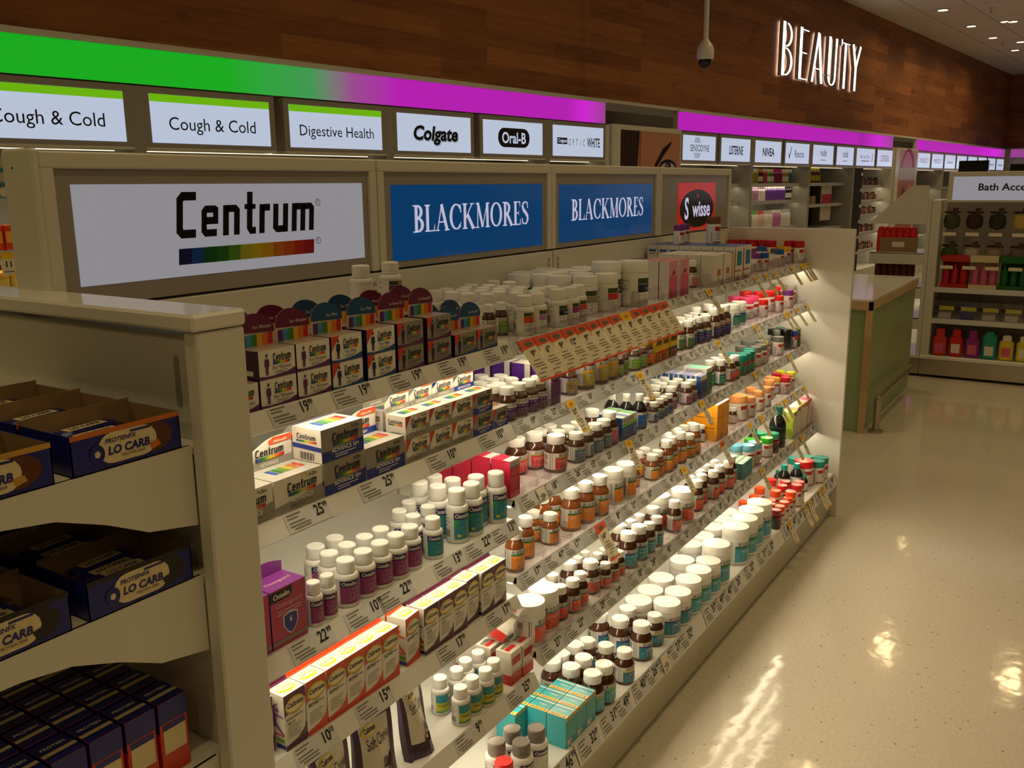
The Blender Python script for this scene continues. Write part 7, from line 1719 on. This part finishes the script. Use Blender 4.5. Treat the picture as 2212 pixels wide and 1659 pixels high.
tag(t, 'cream gondola of bath goods with steel base across the aisle', 'shelving')
t = empty('header_sign'); q = MB(); q.cbox(BXF + .02, -2.2, 1.345, BXF + .12, 1.035, 1.565, STEEL); q.build('frame', t); q = MB(); q.box(BXF + .0185, -1.0, 1.36, BXF + .02, 1.0, 1.53, SF_GREY); q.build('lit_panel', t)
q = MB(); q.text('Bath Accessories', (BXF + .018, .83, 1.43), (0, -1, 0), V3, .052, DARKTXT, ax=0.0, style='bold', wfac=1.05); q.build('lettering', t); tag(t, 'grey lit header reading Bath Accessories across the aisle', 'sign')
for k, y in enumerate((.93, .80)): q = MB(); q.cbox(0, -.05 if k else -.10, 0, .06, .05 if k else .10, .05 if k else .08, BLKG); tag(q.build('dark_carton', loc=(BXF + .05, y - .05 - .16 * k, 1.566)), ['larger', 'smaller'][k] + ' dark carton on top of the bath header', 'box')
hc = [(70, 76, 40), (60, 40, 34), (44, 50, 34), (200, 170, 90), (80, 96, 50)]
for r_ in range(2):
    for k in range(6):
        t = empty('bath_sponge', (BXF + .12, 1.0 - .155 * k, 1.20 - .25 * r_)); q = MB(); c = hc[k % 5] if r_ == 0 else [(60, 90, 40), (190, 180, 160), (160, 136, 126), (120, 100, 90), (130, 116, 106), (90, 100, 60)][k]
        q.lathe([(.01, -.06), (.05, -.045), (.06, 0), (.05, .045), (.01, .06)], pm('sponge_%d_%d' % (r_, k), c, .8), 14); q.build('sponge', t); q = MB(); q.cbox(-.012, -.055, .06, .012, .055, .075, BLACK); q.box(-.0125, -.04, .055, -.012, .0, .10, pm('tag_brown', (90, 50, 36), .5)); q.build('hang_card', t); q = MB(); q.box(-.08, -.045, -.105, -.078, .045, -.08, PAPERW); q.build('price_holder', t)
        tag(t, 'bagged bath sponge on a peg, %s row, %s from the end rack' % (['upper', 'lower'][r_], ORD[k]), 'sponge', 'hanging bath sponges')
for k, (c, nm) in enumerate([((190, 30, 24), 'red'), ((214, 200, 180), 'cream'), ((20, 100, 40), 'green'), ((226, 170, 30), 'yellow')]):
    t = empty('display_box', (BXF + .05, 1.04 - .20 * k, .7005)); m_ = pm('tray_' + nm, c, .4); q = MB(); q.box(0, -.19, 0, .12, 0, .03, m_); q.box(.11, -.19, .03, .12, 0, .25, m_); q.box(0, -.19, .20, .12, 0, .25, m_); q.build('display_frame', t); q = MB()
    for j in range(3): q.lathe([(.025, .03), (.025, .13), (.01, .16), (.01, .18)], m_ if k != 1 else PKB, 12, c=(.05, -.035 - .06 * j, 0))
    q.build('contents', t); tag(t, nm + ' counter display box on the upper bath shelf', 'display', 'counter display boxes')
for k in range(9):
    t = empty('acrylic_bin', (BXF + .04, 1.06 - .152 * k, .4605)); q = MB(); q.box(0, -.148, 0, .002, 0, .14, CLEAR); q.box(0, -.002, 0, .16, 0, .19, CLEAR); q.build('bin', t); q = MB(); q.box(-.002, -.14, .07, 0, -.03, .10, pm('bin_label', (190, 184, 70), .5)); q.prism(ell(0, 0, .018, .018, 12), (-.003, -.02, .085), (0, -1, 0), V3, (-1, 0, 0), .001, BLACK); q.build('bin_label', t); q = MB(); q.cbox(.02, -.12, .001, .10, -.03, .05 if k != 1 else .12, [HDPE, pm('bath_blue', (30, 40, 150), .4), CW][k % 3] if k < 3 else HDPE); q.build('contents', t); tag(t, 'clear acrylic bin with yellow label on lower bath shelf, %s from end rack' % ORD[k], 'bin', 'acrylic bins')
bc = [((220, 60, 30), 'orange'), ((210, 30, 36), 'red'), ((150, 40, 140), 'magenta-capped'), ((30, 150, 130), 'teal'), ((220, 200, 40), 'yellow'), ((220, 200, 40), 'yellow'), ((10, 100, 90), 'dark teal'), ((10, 100, 90), 'dark teal'), ((20, 130, 90), 'green')]
for k, (c, nm) in enumerate(bc):
    q = MB(); m_ = pm('soap_%d' % k, c, .3); q.cbox(-.03, -.048, 0, .03, .048, .15 if k != 3 else .19, m_, .014); q.box(-.0306, -.03, .03, -.0302, .03, .10, CW if k % 2 else PKB); q.cbox(-.02, -.03, .14, .02, .03, .21 if k < 4 else .19, m_ if k < 4 else CW, .01); tag(q.build('soap_bottle', loc=(BXF + .06, 1.0 - .115 * k, .1725)), nm + ' bath soap bottle on the bottom bath shelf, %s from the end rack' % ORD[k], 'bottle', 'bath soap bottles')
t = empty('end_rack')
q = MB(); q.cbox(BXF, 1.132, .02, BXF + .6, 1.53, .145, STAIN); q.cbox(BXF - .005, 1.132, .145, BXF + .6, 1.53, .17, GLOSSW); q.build('base', t); q = MB(); q.cbox(BXF + .5, 1.132, .17, BXF + .6, 1.2, 1.36, STEEL); q.cbox(BXF, 1.132, .17, BXF + .03, 1.16, 1.38, STEEL); q.build('post', t)
q = MB(); q.prism([(-1.16, 1.20), (-1.55, 1.20), (-1.17, 1.47)][::-1], (BXF, 0, 0), (0, -1, 0), V3, (-1, 0, 0), .02, STEEL) if False else q.face([(BXF, 1.58, 1.18), (BXF, 1.16, 1.18), (BXF, 1.16, 1.47), (BXF, 1.28, 1.47)], STEEL); q.build('angled_top', t)
for z in (.46, .70, .96): q = MB(); q.cbox(BXF, 1.16, z - .09, BXF + .012, 1.56, z, STEEL); q.cbox(BXF, 1.16, z - .012, BXF + .5, 1.56, z, GLOSSW); q.build('shelf', t)
tag(t, 'white end rack with angled top at the bath display corner', 'shelving')
for k, (z, c, nm) in enumerate(((.961, (206, 30, 24), 'bright red'), (.701, (96, 14, 20), 'dark red'), (.461, (60, 30, 70), 'violet'))):
    for j in range(6): q = MB(); q.lathe([(.03, 0), (.03, .15), (.02, .19), (.001, .195)], pm('pack_%d' % k, c, .3), 14); tag(q.build('hair_tube', loc=(BXF + .10, 1.26 + .048 * j, z)), '%s tube on the white end rack, %s from its post' % (nm, ORD[j]), 'tube', 'tubes on the end rack')
    if k != 1: q = MB(); q.box(0, 0, 0, .04, .27, .11, KRAFT); q.box(-.001, .09, .04, 0, .18, .08, CW); tag(q.build('brown_carton', loc=(BXF + .02, 1.22, z)), 'brown open carton in front of the %s tubes' % nm, 'box')
OAK = wood_mat('oak_trim', (.42, .27, .13), (.60, .42, .22), .3, 2); GREENP = pm('counter_green', (150, 166, 120), .4)
t = empty('beauty_counter'); q = MB(); q.cbox(5.685, 1.13, .0, 7.2, 2.0, .78, GREENP); q.build('body', t); q = MB(); q.cbox(5.66, 1.115, .78, 7.22, 2.02, .82, GLOSSW); q.box(5.658, 1.113, .755, 7.2, 1.135, .806, OAK); q.box(5.658, 1.113, .755, 5.68, 2.0, .806, OAK); q.box(5.66, 1.113, 0, 5.69, 1.15, .76, OAK); q.build('oak_frame', t); tag(t, 'make-up counter with oak frame behind the white end panel', 'counter')
t = empty('bumper_rail'); q = MB(); q.lathe([(.045, 0), (.045, .012), (.02, .014), (.02, .20), (.022, .21)], STAIN, 18, c=(5.75, 1.06, 0)); q.build('post', t); q = MB(); q.cbox(5.73, 1.04, .19, 5.77, 1.08, .23, STAIN, .012); q.cbox(5.73, 1.045, .192, 6.9, 1.075, .228, STAIN, .012); q.build('rail', t); tag(t, 'low steel bumper rail beside the oak-framed counter', 'rail')
